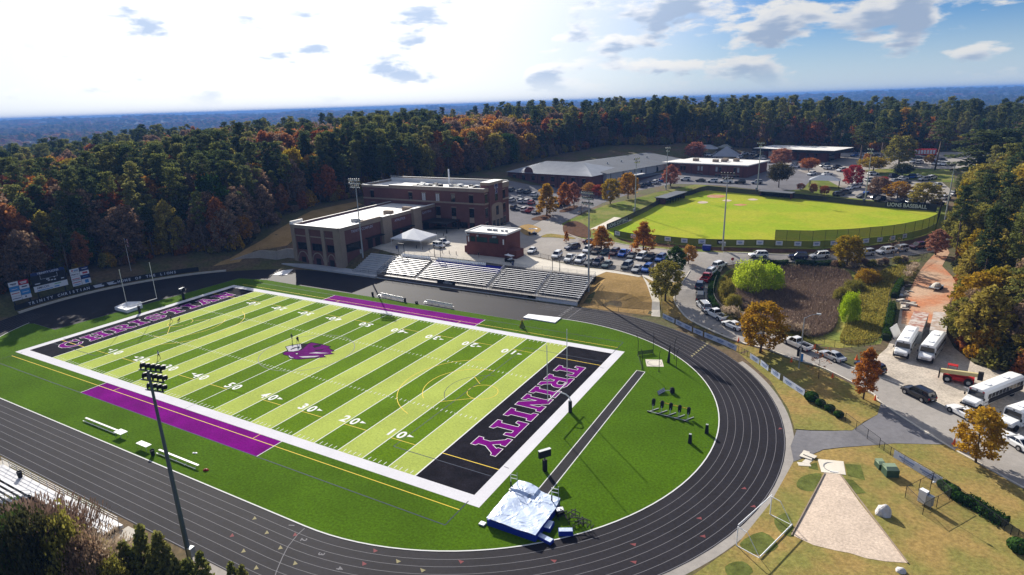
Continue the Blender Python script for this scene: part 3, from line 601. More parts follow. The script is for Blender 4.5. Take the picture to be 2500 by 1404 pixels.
# track curb and lane lines
def tl(name, P, w, m, z): b = path(P, w, m, z, name); b.parent = track; return b
path(arc(40.4, 0, 38.15, -90, 90, 64)+[(38.2, 38.1)], .16, m_line, .06, 'kerb_line'); path(arc(-40.4, 0, 38.15, 204, 270, 24)+[(40.4, -38.15)], .16, m_line, .06, 'kerb_line')
path([(38.2, 38.1), (33, 35.2), (30, 33.4), (-42, 33.4), (-52, 33.6), (-61.3, 31.5), (-63.4, -3.8), (-64, -15.4), (-73.5, -15.3)], .1, m_grey, .05, 'kerb_line')
m_lane = mat('lane_paint', (.15,.147,.163), rough=.8)
for k in range(1, 9):
    r = 38.3+1.08*k; w = .055 if k < 8 else .08
    tl('lane_line', arc(-40.4, 0, r, 195, 270, 30)+arc(40.4, 0, r, -90, 90, 64)+[(30 if k > 3 else 38, r)], w, m_lane, .026)
for (u, v), c in zip(((711,1283),(741,1318),(784,1353),(829,1388)), '1234'):
    p = at(u, v, 0); place('lane_number', text_mesh(c, m_lane, 1.0, .02), (p[0], p[1], .03), (.35, -.94, 0), (.94, .35, 0), track)
for k in range(1, 9): place('lane_number', text_mesh(str(k), m_lane, 1.2, .02), (36.9, 38.3+1.08*(k-.5), .03), (0, -1, 0), (1, 0, 0), track)
tl('start_line', [(39.2, 38.3), (39.2, 46.9)], .1, m_lane, .027)
tl('start_line', [tuple(at(u, v, 0)[:2]) for u, v in ((744,1290),(727,1305),(703,1335),(690,1360),(675,1395),(668,1420))], .09, m_lane, .027)
m_mkr = mat('faded_red_mark', (.17,.04,.045)); m_mky = mat('faded_yellow_mark', (.24,.21,.11))
def mark(u, v, m, s=.6):
    p = at(u, v, 0); dx, dy = p[0]-max(min(p[0], 40.4), -40.4), p[1]; r = math.hypot(dx, dy); nx_, ny_ = dx/r, dy/r; tx, ty = -ny_, nx_
    b = MB(); b.add([(p[0]-nx_*.3-tx*s*.5, p[1]-ny_*.3-ty*s*.5, .029), (p[0]+nx_*.3, p[1]+ny_*.3, .029), (p[0]-nx_*.05+tx*s*.6, p[1]-ny_*.05+ty*s*.6, .029)], [(0, 1, 2)])
    if b.V: b.obj('lane_mark', m, track)
for u, v in ((1905,1047),(1817,1193),(1840,1237),(1708,1266),(1717,1310),(1547,1330),(1548,1373),(1352,1370),(1125,1372),(720,1306),(888,1377),(915,1345),(566,1308)): mark(u, v, m_mkr)
for u, v in ((621,1266),(651,1301),(684,1338),(720,1376),(971,1371),(1031,1393),(594,1346),(625,1387)): mark(u, v, m_mky)
for i in range(8): mark(1690+i*5.2, 869-i*4.2, m_mky, .8)
# pole-vault runway and far-side jump runway markings
rw = struct(sheet('runway', [(61.45, -26.5), (62.85, -26.5), (62.85, 19), (61.45, 19)], .0385, m_track)); rw.parent = turf; del rw['kind']
path([(61.4, -26.5), (61.4, 19.05)], .12, m_line, .044); path([(62.9, -21.3), (62.9, 19.05)], .12, m_line, .044); path([(61.4, 19.05), (62.9, 19.05)], .12, m_line, .044)
# ------------------------------------------------------------------ buildings
def facade_box(b, o, t, n, s0, s1, z0, z1, d0, d1, m=0):
    """box on a facade: along tangent t from s0 to s1, z0..z1, from d0 to d1 out of the wall (n)"""
    o, t, n = Vector(o), Vector(t), Vector(n); v = []
    for z in (z0, z1):
        for s, d in ((s0, d0), (s1, d0), (s1, d1), (s0, d1)): p = o+t*s+n*d; v.append((p.x, p.y, z))
    b.add(v, [(3,2,1,0),(4,5,6,7),(0,1,5,4),(1,2,6,5),(2,3,7,6),(3,0,4,7)], m); return b
def window(root, o, t, n, s, z, w, hh, pm=None, mullion=1, frame=None, lintel=True):
    b = MB(); a, c = s-w/2, s+w/2
    facade_box(b, o, t, n, a, c, z-hh/2-.12, z-hh/2, -.02, .12); facade_box(b, o, t, n, a, c, z+hh/2, z+hh/2+.1, -.02, .07)
    facade_box(b, o, t, n, a, a+.08, z-hh/2, z+hh/2, -.02, .07); facade_box(b, o, t, n, c-.08, c, z-hh/2, z+hh/2, -.02, .07)
    for k in range(1, mullion+1): q = a+(c-a)*k/(mullion+1); facade_box(b, o, t, n, q-.035, q+.035, z-hh/2, z+hh/2, -.02, .06)
    f = b.obj('window', frame or m_blk, root); b = MB(); facade_box(b, o, t, n, a+.08, c-.08, z-hh/2, z+hh/2, -.02, .025); p = b.obj('pane', pm or m_glass, f)
    if lintel: b = MB(); facade_box(b, o, t, n, a-.15, c+.15, z+hh/2+.1, z+hh/2+.38, -.02, .05); b.obj('lintel', m_stone, f)
    return f
def part(root, name, m, fn):
    b = MB(); fn(b); return b.obj(name, m, root)
# --- field house: three arched bays toward the field
A = empty('field_house', (-49.4, 73, 0)); tag(A, 'brick field house with three arched bays and white roof beside the bleachers', 'building')
A.location = (0, 0, 0)
x0, x1, y0, y1, ZT = -59.5, -39.3, 51., 98.2, 12.5
part(A, 'wall', m_brick, lambda b: b.box(x0, y0, -.5, x1, y1, 11.7))
part(A, 'roof', m_roofW, lambda b: b.box(x0+.3, y0+.3, 11.7, x1-.3, y1, 11.78))
F, S_ = ((x0, y0, 0), (1, 0, 0), (0, -1, 0)), ((x1, y0, 0), (0, 1, 0), (1, 0, 0))
for a, c in ((0, 1.5), (6.3, 7.7), (12.7, 14.0), (17.7, 20.2)): part(A, 'pier', m_stone, lambda b: facade_box(b, *F, a, c, -.3, ZT-.75, -.02, .35))
part(A, 'pier', m_stone, lambda b: facade_box(b, *S_, -.35, 1.6, -.3, ZT-.75, -.02, .35))
part(A, 'parapet', m_stone, lambda b: (facade_box(b, *F, -.02, 20.2, ZT-1.0, ZT, -.35, .4), facade_box(b, *S_, -.4, 9, ZT-1.0, ZT, -.35, .4), facade_box(b, *S_, 9, 18, ZT-1.0, ZT+.5, -.35, .38), facade_box(b, *S_, 18, 47, ZT-1.0, ZT, -.35, .4)))
part(A, 'parapet', m_brick, lambda b: b.box(x0, y0, 11.7, x0+.35, y1, 12.35))
part(A, 'coping', m_roofW, lambda b: (facade_box(b, *F, -.1, 20.3, ZT, ZT+.1, -.45, .45), facade_box(b, *S_, -.5, 8.9, ZT, ZT+.1, -.45, .45), facade_box(b, *S_, 18.05, 47, ZT, ZT+.1, -.45, .45), b.box(x0-.1, y0, 12.35, x0+.45, y1, 12.45)))
part(A, 'coping', m_roofW, lambda b: b.box(x0-.1, y0-.3, ZT+.1, x0+.5, y0+4.5, ZT+.9))
for i, (a, c) in enumerate(((1.5, 6.3), (7.7, 12.7), (14.0, 17.7))):
    part(A, 'band', m_stone, lambda b: facade_box(b, *F, a, c, 9.0, 9.35, -.02, .12))
    w = window(A, *F, (a+c)/2+.1, 6.0, (c-a)-.9, 2.0, mullion=2, lintel=False)
    mid = (a+c)/2; rr = (c-a)/2-.1
    P = [(math.cos(R(q)), math.sin(R(q))) for q in range(0, 181, 12)]
    def rim(b):
        for (u0, v0), (u1, v1) in zip(P[:-1], P[1:]):
            q = [(mid+u0*rr, 1.8+v0*2.6), (mid+u1*rr, 1.8+v1*2.6), (mid+u1*(rr-.28), 1.8+v1*2.3), (mid+u0*(rr-.28), 1.8+v0*2.3)]
            v = [(x0+s, y0-.02, z) for s, z in q]+[(x0+s, y0-.2, z) for s, z in q]; b.add(v, [(4,5,6,7),(0,1,5,4),(2,3,7,6)])
    part(A, 'arch_rim', m_stone, rim)
    part(A, 'door', m_blk, lambda b: facade_box(b, *F, mid-.9, mid+.9, 0, 2.5, -.02, .06))
for a, c in ((18., 22.1), (33.7, 38.)): part(A, 'pier', m_stone, lambda b: facade_box(b, *S_, a, c, 3.2, ZT+.3, -.02, 1.1))
for a, c in ((18., 22.1), (33.7, 38.)): part(A, 'coping', m_roofW, lambda b: facade_box(b, *S_, a-.1, c+.1, ZT+.3, ZT+.42, -.4, 1.2))
window(A, *S_, 5.6, 6.0, 7., 2.2, mullion=3, lintel=False)
for s, w in ((12.5, 2.2), (16, 2.4), (25, 4.), (30.5, 4.), (41.5, 3.2)): part(A, 'door', m_blk, lambda b: facade_box(b, *S_, s-w/2, s+w/2, 4, 6.7, -.02, .07))
for a, c in ((10.5, 18), (22.3, 33.5)): part(A, 'canopy', m_blk, lambda b: facade_box(b, *S_, a, c, 7.2, 7.45, -.02, 1.5))
m_sign = mat('sign_letters', (.34,.34,.42), rough=.5)
for s, tx, hh, z in ((9.5, 'TRINITY COMPLEX', .85, 10.6), (27.6, 'ATHLETICS', .8, 10.4), (42.5, 'CAFETERIA', .8, 10.4)): word(tx, m_sign, hh, (x1+.06 if s < 40 else x1+.06, y0+s, z), (0, 1, 0), (0, 0, 1), A)
part(A, 'canopy_roof', m_blk, lambda b: (facade_box(b, *S_, 38.5, 46.6, 7.3, 7.6, -.02, 11.), facade_box(b, *S_, 38.8, 39.1, 3.8, 7.3, 10.4, 10.7), facade_box(b, *S_, 46, 46.3, 3.8, 7.3, 10.4, 10.7)))
for x, y, sx, sy, sz in ((-44.5, 64, 1.2, 1, 1.1), (-43, 64, 1.2, 1, 1.1), (-41.8, 63.2, .9, .9, 1.), (-42.5, 77, 3.2, 1.6, 1.5), (-42.3, 86.5, 3.4, 1.5, 1.2), (-46, 63.8, .8, .8, .9)):
    part(A, 'rooftop_unit', m_galv if sx < 2 else m_stone, lambda b: b.box(x-sx/2, y-sy/2, 11.78, x+sx/2, y+sy/2, 11.78+sz).box(x-sx/2+.1, y-sy/2+.1, 11.78+sz, x+sx/2-.1, y+sy/2-.1, 11.78+sz+.12))
# --- three-storey classroom building
B = empty('classroom_building'); tag(B, 'three storey brick classroom building with a letter T on its end tower', 'building')
bx0, bx1, by0, by1, BT = -72.8, -18.5, 98.5, 115.5, 18.5
part(B, 'wall', m_brick, lambda b: b.box(bx0, by0, 2.5, bx1, by1, 17.4))
part(B, 'roof', m_roofW, lambda b: b.box(bx0+.3, by0+.3, 17.4, bx1-.3, by1-.3, 17.46))
BF, BS = ((bx0, by0, 0), (1, 0, 0), (0, -1, 0)), ((bx1, by0, 0), (0, 1, 0), (1, 0, 0)); LB = bx1-bx0; DB = by1-by0
def parap(b):
    facade_box(b, *BF, 0, 13.2, 17.3, 18.1, -.4, .3); facade_box(b, *BF, 13.2, LB, 17.3, BT, -.4, .32); facade_box(b, *BS, -.3, 2.8, 17.3, BT, -.4, .32)
    b.box(bx0, by0, 17.3, bx0+.4, by1, 18.3); b.box(bx0, by1-.4, 17.3, bx1, by1, 19.0); b.box(bx0+20, by1-.42, 19, bx1-4, by1, 19.4); facade_box(b, *BS, 12, DB, 17.3, 19.1, -.4, .32)
part(B, 'parapet', m_stone, parap)
part(B, 'coping', m_roofW, lambda b: (facade_box(b, *BF, -.1, 13.1, 18.1, 18.2, -.5, .38), facade_box(b, *BF, 13.2, LB+.3, BT, BT+.1, -.5, .4), b.box(bx0-.1, by0, 18.3, bx0+.5, by1, 18.4), b.box(bx0, by1-.5, 19.4, bx1, by1+.1, 19.5), facade_box(b, *BS, 12.1, DB+.1, 19.1, 19.2, -.5, .4), b.box(bx0+.41, by1-.45, 17.47, bx1-.4, by1-.41, 19.)))
part(B, 'end_tower', m_brick, lambda b: facade_box(b, *BS, 2.9, 12., 2.5, 19.3, -3., .45))
part(B, 'parapet', m_stone, lambda b: facade_box(b, *BS, 2.8, 12.1, 19.3, 20.2, -3., .6))
part(B, 'coping', m_roofW, lambda b: facade_box(b, *BS, 2.7, 12.2, 20.2, 20.3, -3.1, .7))
part(B, 'band', m_stone, lambda b: (facade_box(b, *BF, 0, LB, 12.95, 13.5, -.02, .22), facade_box(b, *BS, -.22, 2.8, 12.95, 13.5, -.02, .22), facade_box(b, *BS, 12.1, DB, 12.95, 13.5, -.02, .22)))
part(B, 'plinth', m_stone, lambda b: (facade_box(b, *BF, 36, LB, 3, 4.4, -.02, .15), facade_box(b, *BS, -.15, DB, 3, 4.4, -.02, .16)))
def archpanel(b):
    pts = [(3.9, 4.4), (11.6, 4.4)]+[(7.75+3.85*math.cos(R(q)), 11.6+1.2*math.sin(R(q))) for q in range(0, 181, 15)]
    v = [(bx1+.46, by0+s, z) for s, z in pts]+[(bx1+.55, by0+s, z) for s, z in pts]; n = len(pts)
    b.add(v, [tuple(range(n, 2*n))]+[(i, (i+1) % n, n+(i+1) % n, n+i) for i in range(n)])
part(B, 'arched_panel', m_stone, archpanel)
for x, k in ((-68.2, 0), (-50., 1), (-43.95, 2), (-37.85, 2), (-31.2, 1), (-23.7, 0)):
    window(B, *BF, x-bx0, 14.75, 1.7, 2.6, pm=m_glass2 if k == 2 else m_glass)
for x in (-68.2, -37.95, -31.2, -23.7):
    window(B, *BF, x-bx0, 10.0, 1.9, 2.9)
    if x > -60: part(B, 'spandrel', m_stone, lambda b: facade_box(b, *BF, x-bx0-.95, x-bx0+.95, 6.5, 8.4, -.02, .08)); window(B, *BF, x-bx0, 5.3, 2., 2.2, lintel=False)
window(B, *BF, -27.4-bx0, 5.3, 3.4, 2.3, mullion=2, lintel=False)
BS2 = ((bx1+.45, by0, 0), (0, 1, 0), (1, 0, 0))
BS3 = ((bx1+.55, by0, 0), (0, 1, 0), (1, 0, 0))
for s, z, hh, f in ((1.4, 15.05, 2.7, BS), (7.5, 15.0, 2.7, BS2), (13.6, 15.05, 2.7, BS), (1.4, 10.1, 2.9, BS), (7.75, 10.1, 2.9, BS3), (13.6, 10.1, 2.9, BS), (1.3, 5.6, 2.2, BS), (5.2, 5.6, 2.2, BS3), (7.8, 5.6, 2.2, BS3), (10.4, 5.6, 2.2, BS3), (13.6, 5.6, 2.4, BS)): window(B, *f, s, z, 1.7, hh, lintel=f is BS)
m_navy = mat('navy_emblem', (.015,.02,.10), rough=.5)
tl_ = [[(q[0]*2.1-1.05, q[1]*3-1.5) for q in GLY['T'][1][0]]]
place('emblem', curve_mesh('emblem', tl_, .22, mat('pale_emblem', (.55,.55,.62))), (bx1+.50, by0+7.6, 17.7), (0, 1, 0), (0, 0, 1), B); place('emblem', curve_mesh('emblem', tl_, .06, m_navy), (bx1+.53, by0+7.6, 17.7), (0, 1, 0), (0, 0, 1), B)
rr_ = random.Random(3)
for i in range(34):
    x = -52+rr_.random()*30; y = by0+3+rr_.random()*6; s = .5+.5*rr_.random()
    part(B, 'rooftop_unit', rr_.choice((m_galv, m_galv, m_blk)), lambda b: b.box(x-s, y-s*.8, 17.46, x+s, y+s*.8, 17.46+.8+.5*rr_.random()))
part(B, 'vent_pipe', m_wht, lambda b: b.cyl((-43, 113.5, 17.4), (-43, 113.5, 23.), .28))
# --- press box
Pb = empty('press_box'); tag(Pb, 'red brick press box with flat white roof above the bleachers', 'press box')
px0, px1, py0, py1 = -5.8, 7.4, 67.6, 76.
part(Pb, 'wall', m_brickR, lambda b: b.box(px0, py0, 3.5, px1, py1, 10.6))
part(Pb, 'roof', m_roofW, lambda b: (b.box(px0-.3, py0-.3, 10.6, px1+.3, py1+.3, 10.85), b.box(px0-.3, py0-.3, 10.85, px1+.3, py0+.1, 11.1), b.box(px0-.3, py1-.1, 10.85, px1+.3, py1+.3, 11.1), b.box(px0-.3, py0+.1, 10.85, px0+.1, py1-.1, 11.1), b.box(px1-.1, py0+.1, 10.85, px1+.3, py1-.1, 11.1)))
PF = ((px0, py0, 0), (1, 0, 0), (0, -1, 0))
m_gl3 = mat('green_glass', (.02,.05,.05), rough=.1, spec=.6)
for s, w in ((2.2, 1.6), (5.3, 3.6), (9.3, 3.)): window(Pb, *PF, s, 8.8, w, 1.3, pm=m_gl3, mullion=2, lintel=False)
for s in (.75, 12.4): part(Pb, 'door', m_wht, lambda b: facade_box(b, *PF, s-.18, s+.18, 7.9, 9.4, -.02, .08))
for s in (.4, 1.0, 4.1, 9.4, 10.): part(Pb, 'speaker', m_galv, lambda b: facade_box(b, *PF, s-.25, s+.25, 9.75, 10.2, .0, .6))
for x in (-.5, 0.3, 1.5, 2.2, 4.2, 5.6): part(Pb, 'rooftop_unit', m_galv, lambda b: b.box(x-.3, 71, 10.85, x+.3, 71.6, 11.4))
part(Pb, 'side_wall', m_brickR, lambda b: (b.box(px1, py0+.2, 3.5, px1+3.2, py0+4.5, 6.3), b.box(px0-2.2, py0+2, 3.5, px0, py0+5.5, 6.)))
# --- hall with hipped roof, gym, classroom wing, office, shelters behind the ball field
def rect_frame(p, q): p, q = Vector((p[0], p[1], 0)), Vector((q[0], q[1], 0)); t = (q-p).normalized(); return p, t, Vector((t.y, -t.x, 0)), (q-p).length
def hall(root, p, q, depth, zb, ze, mw):
    p, t, n, L = rect_frame(p, q)
    part(root, 'wall', mw, lambda b: facade_box(b, p, t, n, 0, L, zb, ze, -depth, 0)); return p, t, n, L
H = empty('hip_roofed_hall'); tag(H, 'brick hall with pale ribbed hipped roof and a round gable', 'building')
p, t, n, L = hall(H, at(1240, 419, 13.4), at(1444, 431, 13.2), 30, 4, 13.2, m_brick)
def hip(b, p, t, n, L, D, ze, zr, o=.9, ins=13.):
    c = [p-t*o+n*o, p+t*(L+o)+n*o, p+t*(L+o)-n*(D+o), p-t*o-n*(D+o)]; r0, r1 = p+t*ins-n*D/2, p+t*(L-ins)-n*D/2
    v = [(q.x, q.y, ze) for q in c]+[(r0.x, r0.y, zr), (r1.x, r1.y, zr)]
    b.add(v, [(0, 1, 5, 4), (1, 2, 5), (2, 3, 4, 5), (3, 0, 4), (3, 2, 1, 0)])
Hr = part(H, 'roof', m_shing, lambda b: hip(b, p, t, n, L, 30, 13.3, 17.6))
k = int(L/1.1)
for i in range(1, k):
    s = i*L/k; zt = 17.6 if 13 < s < L-13 else 13.3+4.3*min(s, L-s)/13; d = 15*(zt-13.3)/4.3
    a = p+t*s+n*.9; c = p+t*s-n*d; bb = MB(); bb.bar((a.x, a.y, 13.3+.12), (c.x, c.y, zt+.17), .16, .2); o = bb.obj('roof_rib', m_shing, Hr)
def rnd(b):
    P = [(L*.27-2.6, 12.), (L*.27+2.6, 12.)]+[(L*.27+2.6*math.cos(R(q)), 13.6+2.6*math.sin(R(q))) for q in range(0, 181, 15)]
    v = []
    for d in (.05, .4):
        for s, z in P: q = p+t*s+n*d; v.append((q.x, q.y, z))
    m = len(P); b.add(v, [tuple(range(m, 2*m))]+[(i, (i+1) % m, m+(i+1) % m, m+i) for i in range(m)]+[tuple(range(m-1, -1, -1))])
part(H, 'round_gable', m_brick, rnd)
for i in range(8):
    s = 4+i*(L-8)/7
    for z in (7.2, 11.): window(H, p, t, n, s, z, 1.9, 1.9)
    if i < 7: part(H, 'downpipe', m_blk, lambda b: facade_box(b, p, t, n, s+2.6, s+2.75, 4.5, 13.1, 0, .12))
Gm = empty('gymnasium'); tag(Gm, 'large gymnasium with low pitched dark grey metal roof behind the hip roofed hall', 'building')
gp_, gq_ = Vector((-9.5, 192, 0)), Vector((9.5, 262, 0)); t2 = (gq_-gp_).normalized(); n2 = Vector((t2.y, -t2.x, 0)); L2 = (gq_-gp_).length
m_metal = mat('pale_metal_siding', (.40,.40,.40), var=.06, scale=.4, rough=.6)
part(Gm, 'wall', m_metal, lambda b: facade_box(b, gp_, t2, n2, 0, L2, 5, 13.5, -48, 0))
def gab(b):
    z0_, z1_ = 13.5, 16.8; v = []
    for s in (-.6, L2+.6):
        for d, z in ((.8, z0_), (-24, z1_), (-48.8, z0_)): q = gp_+t2*s+n2*d; v.append((q.x, q.y, z))
    b.add(v, [(0, 3, 4, 1), (1, 4, 5, 2), (0, 1, 2), (5, 4, 3), (2, 5, 3, 0)])
m_droof = mat('dark_metal_roof', (.105,.115,.135), var=.15, scale=.2, rough=.7, spec=.1)
part(Gm, 'roof', m_droof, gab)
for i in range(7): part(Gm, 'downpipe', m_blk, lambda b: facade_box(b, gp_, t2, n2, 3+i*10., 3.3+i*10., 6, 13.4, 0, .12))
for i in range(4): window(Gm, gp_, t2, n2, 14+i*15, 11.2, 1.4, 2.2, lintel=False)
part(Gm, 'lean_to_roof', m_droof, lambda b: facade_box(b, gp_, t2, n2, 18, L2, 9.6, 9.9, -.02, 5))
part(Gm, 'lean_to_wall', m_brick, lambda b: facade_box(b, gp_, t2, n2, 18, L2, 6, 9.6, -.02, 4.4))
part(Gm, 'porch', m_roofW, lambda b: facade_box(b, gp_, t2, n2, 12, 24, 11.2, 11.6, 0, 5.5))
for i in range(5): part(Gm, 'roof_vent', m_galv, lambda b: (lambda q: b.cyl((q.x, q.y, 14), (q.x, q.y, 16.4), .35))(gp_+t2*(8+i*12)-n2*14))
Sc = empty('classroom_wing'); tag(Sc, 'long low red brick classroom wing with flat white roof behind home plate', 'building')
p, t, n, L = hall(Sc, (7.5, 237.2), (46.3, 228.2), 25, 6.5, 14.3, m_brickR)
part(Sc, 'roof', m_roofW, lambda b: (facade_box(b, p, t, n, -.5, L+.5, 14.3, 14.75, -25.5, .5), facade_box(b, p, t, n, -9, -.5, 13.6, 14.0, -24, -5)))
for s in (6.5, 8.2, 15.7, 17.4, 25, 26.7, 34, 35.7): window(Sc, p, t, n, s, 12.2, 1.1, 2., pm=m_glass2 if int(s) % 2 else m_glass); window(Sc, p, t, n, s, 8.9, 1.1, 1.7)
for s in (3, 12, 21, 30.5, 38): part(Sc, 'downpipe', m_blk, lambda b: facade_box(b, p, t, n, s, s+.15, 7.5, 14.2, 0, .12))
for s, d in ((8, -9), (19, -8), (21, -15), (22.5, -10), (27, -14)): part(Sc, 'rooftop_unit', m_stone, lambda b: facade_box(b, p, t, n, s, s+2.6, 14.75, 16.1, d-1.8, d))
Of = empty('office_building'); tag(Of, 'low brick office with wide flat overhanging roof beyond the car park', 'building')
p, t, n, L = hall(Of, (44, 298.5), (76.5, 287), 18, 9, 15.9, m_brickR)
part(Of, 'fascia', m_blk, lambda b: facade_box(b, p, t, n, -5, L+5, 15.9, 17.2, -22, 3.5)); part(Of, 'roof', m_roofW, lambda b: facade_box(b, p, t, n, -4.9, L+4.9, 17.2, 17.35, -21.9, 3.4))
part(Of, 'render_panel', m_metal, lambda b: facade_box(b, p, t, n, 3, 16, 10, 15.8, -.02, .1))
for s in (19.5, 24.5, 29): window(Of, p, t, n, s, 13, 1.4, 4., lintel=False)
for s in (7, 12): window(Of, p, t, n, s, 13, 1.2, 3., lintel=False)
part(Of, 'glazing', m_glass, lambda b: facade_box(b, p+t*L, -n, t, 3, 10, 10.5, 15.5, -.02, .1))
def shelter(name, label, u, v, sx, sy, hh, rise, m, cat='shelter'):
    c = G(u, v); o = empty(name, c); tag(o, label, cat)
    for a, d in ((-1, -1), (1, -1), (1, 1), (-1, 1)): part(o, 'post', m_blk, lambda b: b.box(a*(sx/2-.4)-.12, d*(sy/2-.4)-.12, -.3, a*(sx/2-.4)+.12, d*(sy/2-.4)+.12, hh))
    part(o, 'roof', m, lambda b: b.add([(-sx/2, -sy/2, hh), (sx/2, -sy/2, hh), (sx/2, sy/2, hh), (-sx/2, sy/2, hh), (-max(0, sx-sy)/2, 0, hh+rise), (max(0, sx-sy)/2+.01, 0, hh+rise)], [(0, 1, 5, 4), (1, 2, 5), (2, 3, 4, 5), (3, 0, 4), (3, 2, 1, 0)]))
    return o
shelter('picnic_shelter', 'open picnic shelter with grey hipped roof on grass right of home plate', 2012, 455, 12, 8, 2.9, 1.8, m_shing)
shelter('entrance_shelter', 'steep grey pyramid roof rising behind the classroom wing', 1772, 398, 13, 13, 4, 5, m_shing)
shelter('drop_off_shelter', 'wide grey hipped shelter at the far edge of the car park', 1716, 378, 16, 8, 3.5, 2.2, m_shing)
shelter('garden_shelter', 'small green hipped shelter before the dark woods', 1770, 372, 9, 7, 3, 1.6, m_gl3)
tn = empty('event_tent', (-29.0, 72.5, 4)); tag(tn, 'white peaked event tent on the concourse beside the press box', 'tent')
m_tent = mat('tent_fabric', (.74,.74,.76), rough=.55, var=.04, scale=.6)
hx, hy = 5.7, 4.6
part(tn, 'canopy', m_tent, lambda b: b.add([(-hx, -hy, 2.6), (hx, -hy, 2.6), (hx, hy, 2.6), (-hx, hy, 2.6), (0, 0, 5.2), (0, -hy, 2.75), (hx, 0, 2.75), (0, hy, 2.75), (-hx, 0, 2.75)], [(0, 5, 4), (5, 1, 4), (1, 6, 4), (6, 2, 4), (2, 7, 4), (7, 3, 4), (3, 8, 4), (8, 0, 4)]))
part(tn, 'valance', m_tent, lambda b: (b.box(-hx, -hy-.01, 2.3, hx, -hy+.01, 2.62), b.box(hx-.01, -hy, 2.3, hx+.01, hy, 2.62), b.box(-hx-.01, -hy, 2.3, -hx+.01, hy, 2.62), b.box(-hx, hy-.01, 2.3, hx, hy+.01, 2.62)))
for a in (-1, 1):
    for d in (-1, 0, 1): part(tn, 'pole', m_alu, lambda b: b.cyl((a*hx*.98, d*hy*.98, -.1), (a*hx*.98, d*hy*.98, 2.6), .05))
tn.rotation_euler.z = R(3)
# ------------------------------------------------------------------ home bleachers
HB = empty('home_bleachers'); tag(HB, 'long aluminium home bleachers rising from the far side of the track', 'bleachers')
NR, RISE, TREAD, YB, ZB = 12, .265, .80, 49.2, 1.0
secs = [(-23.6, -11.5), (-10.3, 11.4), (12.6, 25.4), (26.6, 37.6)]
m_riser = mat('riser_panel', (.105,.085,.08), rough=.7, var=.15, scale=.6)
for si, (a, c) in enumerate(secs):
    for r in range(NR):
        y = YB+r*TREAD; z = ZB+r*RISE; blue = si == 1 and r >= 8
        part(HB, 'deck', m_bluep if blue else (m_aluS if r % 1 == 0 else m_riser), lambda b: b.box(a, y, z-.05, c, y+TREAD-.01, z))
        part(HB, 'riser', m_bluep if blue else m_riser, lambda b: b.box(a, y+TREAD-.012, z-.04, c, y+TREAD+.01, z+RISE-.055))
        if not (blue and r > 9) and r < NR-1: part(HB, 'seat_plank', m_alu, lambda b: b.box(a+.05, y+TREAD-.32, z+.40, c-.05, y+TREAD-.02, z+.445))
for i, (a, c) in enumerate(((-11.5, -10.3), (11.4, 12.6), (25.4, 26.6))):
    for r in range(NR):
        y = YB+r*TREAD; z = ZB+r*RISE
        part(HB, 'aisle_step', m_alu if True else m_aluS, lambda b: (b.box(a+.02, y+.02, z-.05, c-.02, y+TREAD*.42, z+.0)))
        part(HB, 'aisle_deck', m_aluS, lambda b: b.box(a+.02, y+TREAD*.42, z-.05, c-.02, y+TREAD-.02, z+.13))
    if i > 0:
        xm = (a+c)/2; rl = MB()
        for k in range(3):
            r0, r1 = k*4, k*4+3; P0 = (xm, YB+r0*TREAD+.3, ZB+r0*RISE+.95); P1 = (xm, YB+r1*TREAD+.3, ZB+r1*RISE+.95); rl.tube([(P0[0], P0[1], P0[2]-.95), P0, P1, (P1[0], P1[1], P1[2]-.95)], .045)
            rl.tube([(P0[0], P0[1], P0[2]-.4), (P1[0], P1[1], P1[2]-.4)], .035)
        rl.obj('aisle_rail', m_alu, HB)
part(HB, 'front_walkway', m_aluS, lambda b: b.box(-23.6, 47.9, ZB-.08, 37.6, YB-.01, ZB-.02))
part(HB, 'front_skirt', m_riser, lambda b: b.box(-23.6, 48.0, .03, 24.4, 48.06, ZB-.09))
part(HB, 'front_skirt', m_alu, lambda b: b.box(26.6, 48.0, .03, 37.6, 48.06, ZB-.09))
part(HB, 'kick_plate', m_alu, lambda b: b.box(-23.6, 47.6, .03, 37.6, 47.9, .22))
def rail(root, P, hgt=1.07, m=m_blk, posts=2.4, rails=(1.07, .6, .2), r=.03, name='guard_rail'):
    b = MB(); Q = resample(P, posts)
    for q in Q: b.cyl(q, (q.x, q.y, q.z+hgt), r, n=5)
    for k in rails:
        for a, c in zip(Q[:-1], Q[1:]): b.cyl((a.x, a.y, a.z+k), (c.x, c.y, c.z+k), r*.8, n=5)
    return b.obj(name, m, root)
for a, c in ((-23.5, -11.5), (-10.3, 11.4), (12.6, 25.4)): rail(HB, [(a, 47.95, ZB), (c, 47.95, ZB)], rails=(1.05, .7, .35))
rail(HB, [(26.6, 47.95, ZB), (37.5, 47.95, ZB)], rails=(1.05, .55), m=m_galv)
rail(HB, [(-23.5, 59.3, 4.3), (37.5, 59.3, 4.3)], m=m_galv, rails=(1.05, .7, .35))
rail(HB, [(37.65, 48.1, ZB), (37.65, 59.2, 4.3)], m=m_alu, rails=(1.05, .7, .35), posts=1.2, r=.04)
rail(HB, [(-23.7, 48.1, ZB), (-23.7, 59.2, 4.3)], m=m_blk)
part(HB, 'top_walkway', m_aluS, lambda b: b.box(-23.6, YB+NR*TREAD, 4.1, 37.6, 60.2, 4.18))
st = MB().box(-.24, -.22, .36, .24, .22, .42).box(-.24, .2, .42, .24, .25, .86).box(-.2, -.2, 0, -.16, .2, .36).box(.16, -.2, 0, .2, .2, .36).mesh('stadium_chair', m_wht)
for a, c in ((-22.6, -11.8), (-9.8, 6.5)):
    n_ = int((c-a)/.58)
    for i in range(n_): o = link('stadium_chair', st, HB, (a+i*.58, YB+11*TREAD+.35, ZB+11*RISE), 0)
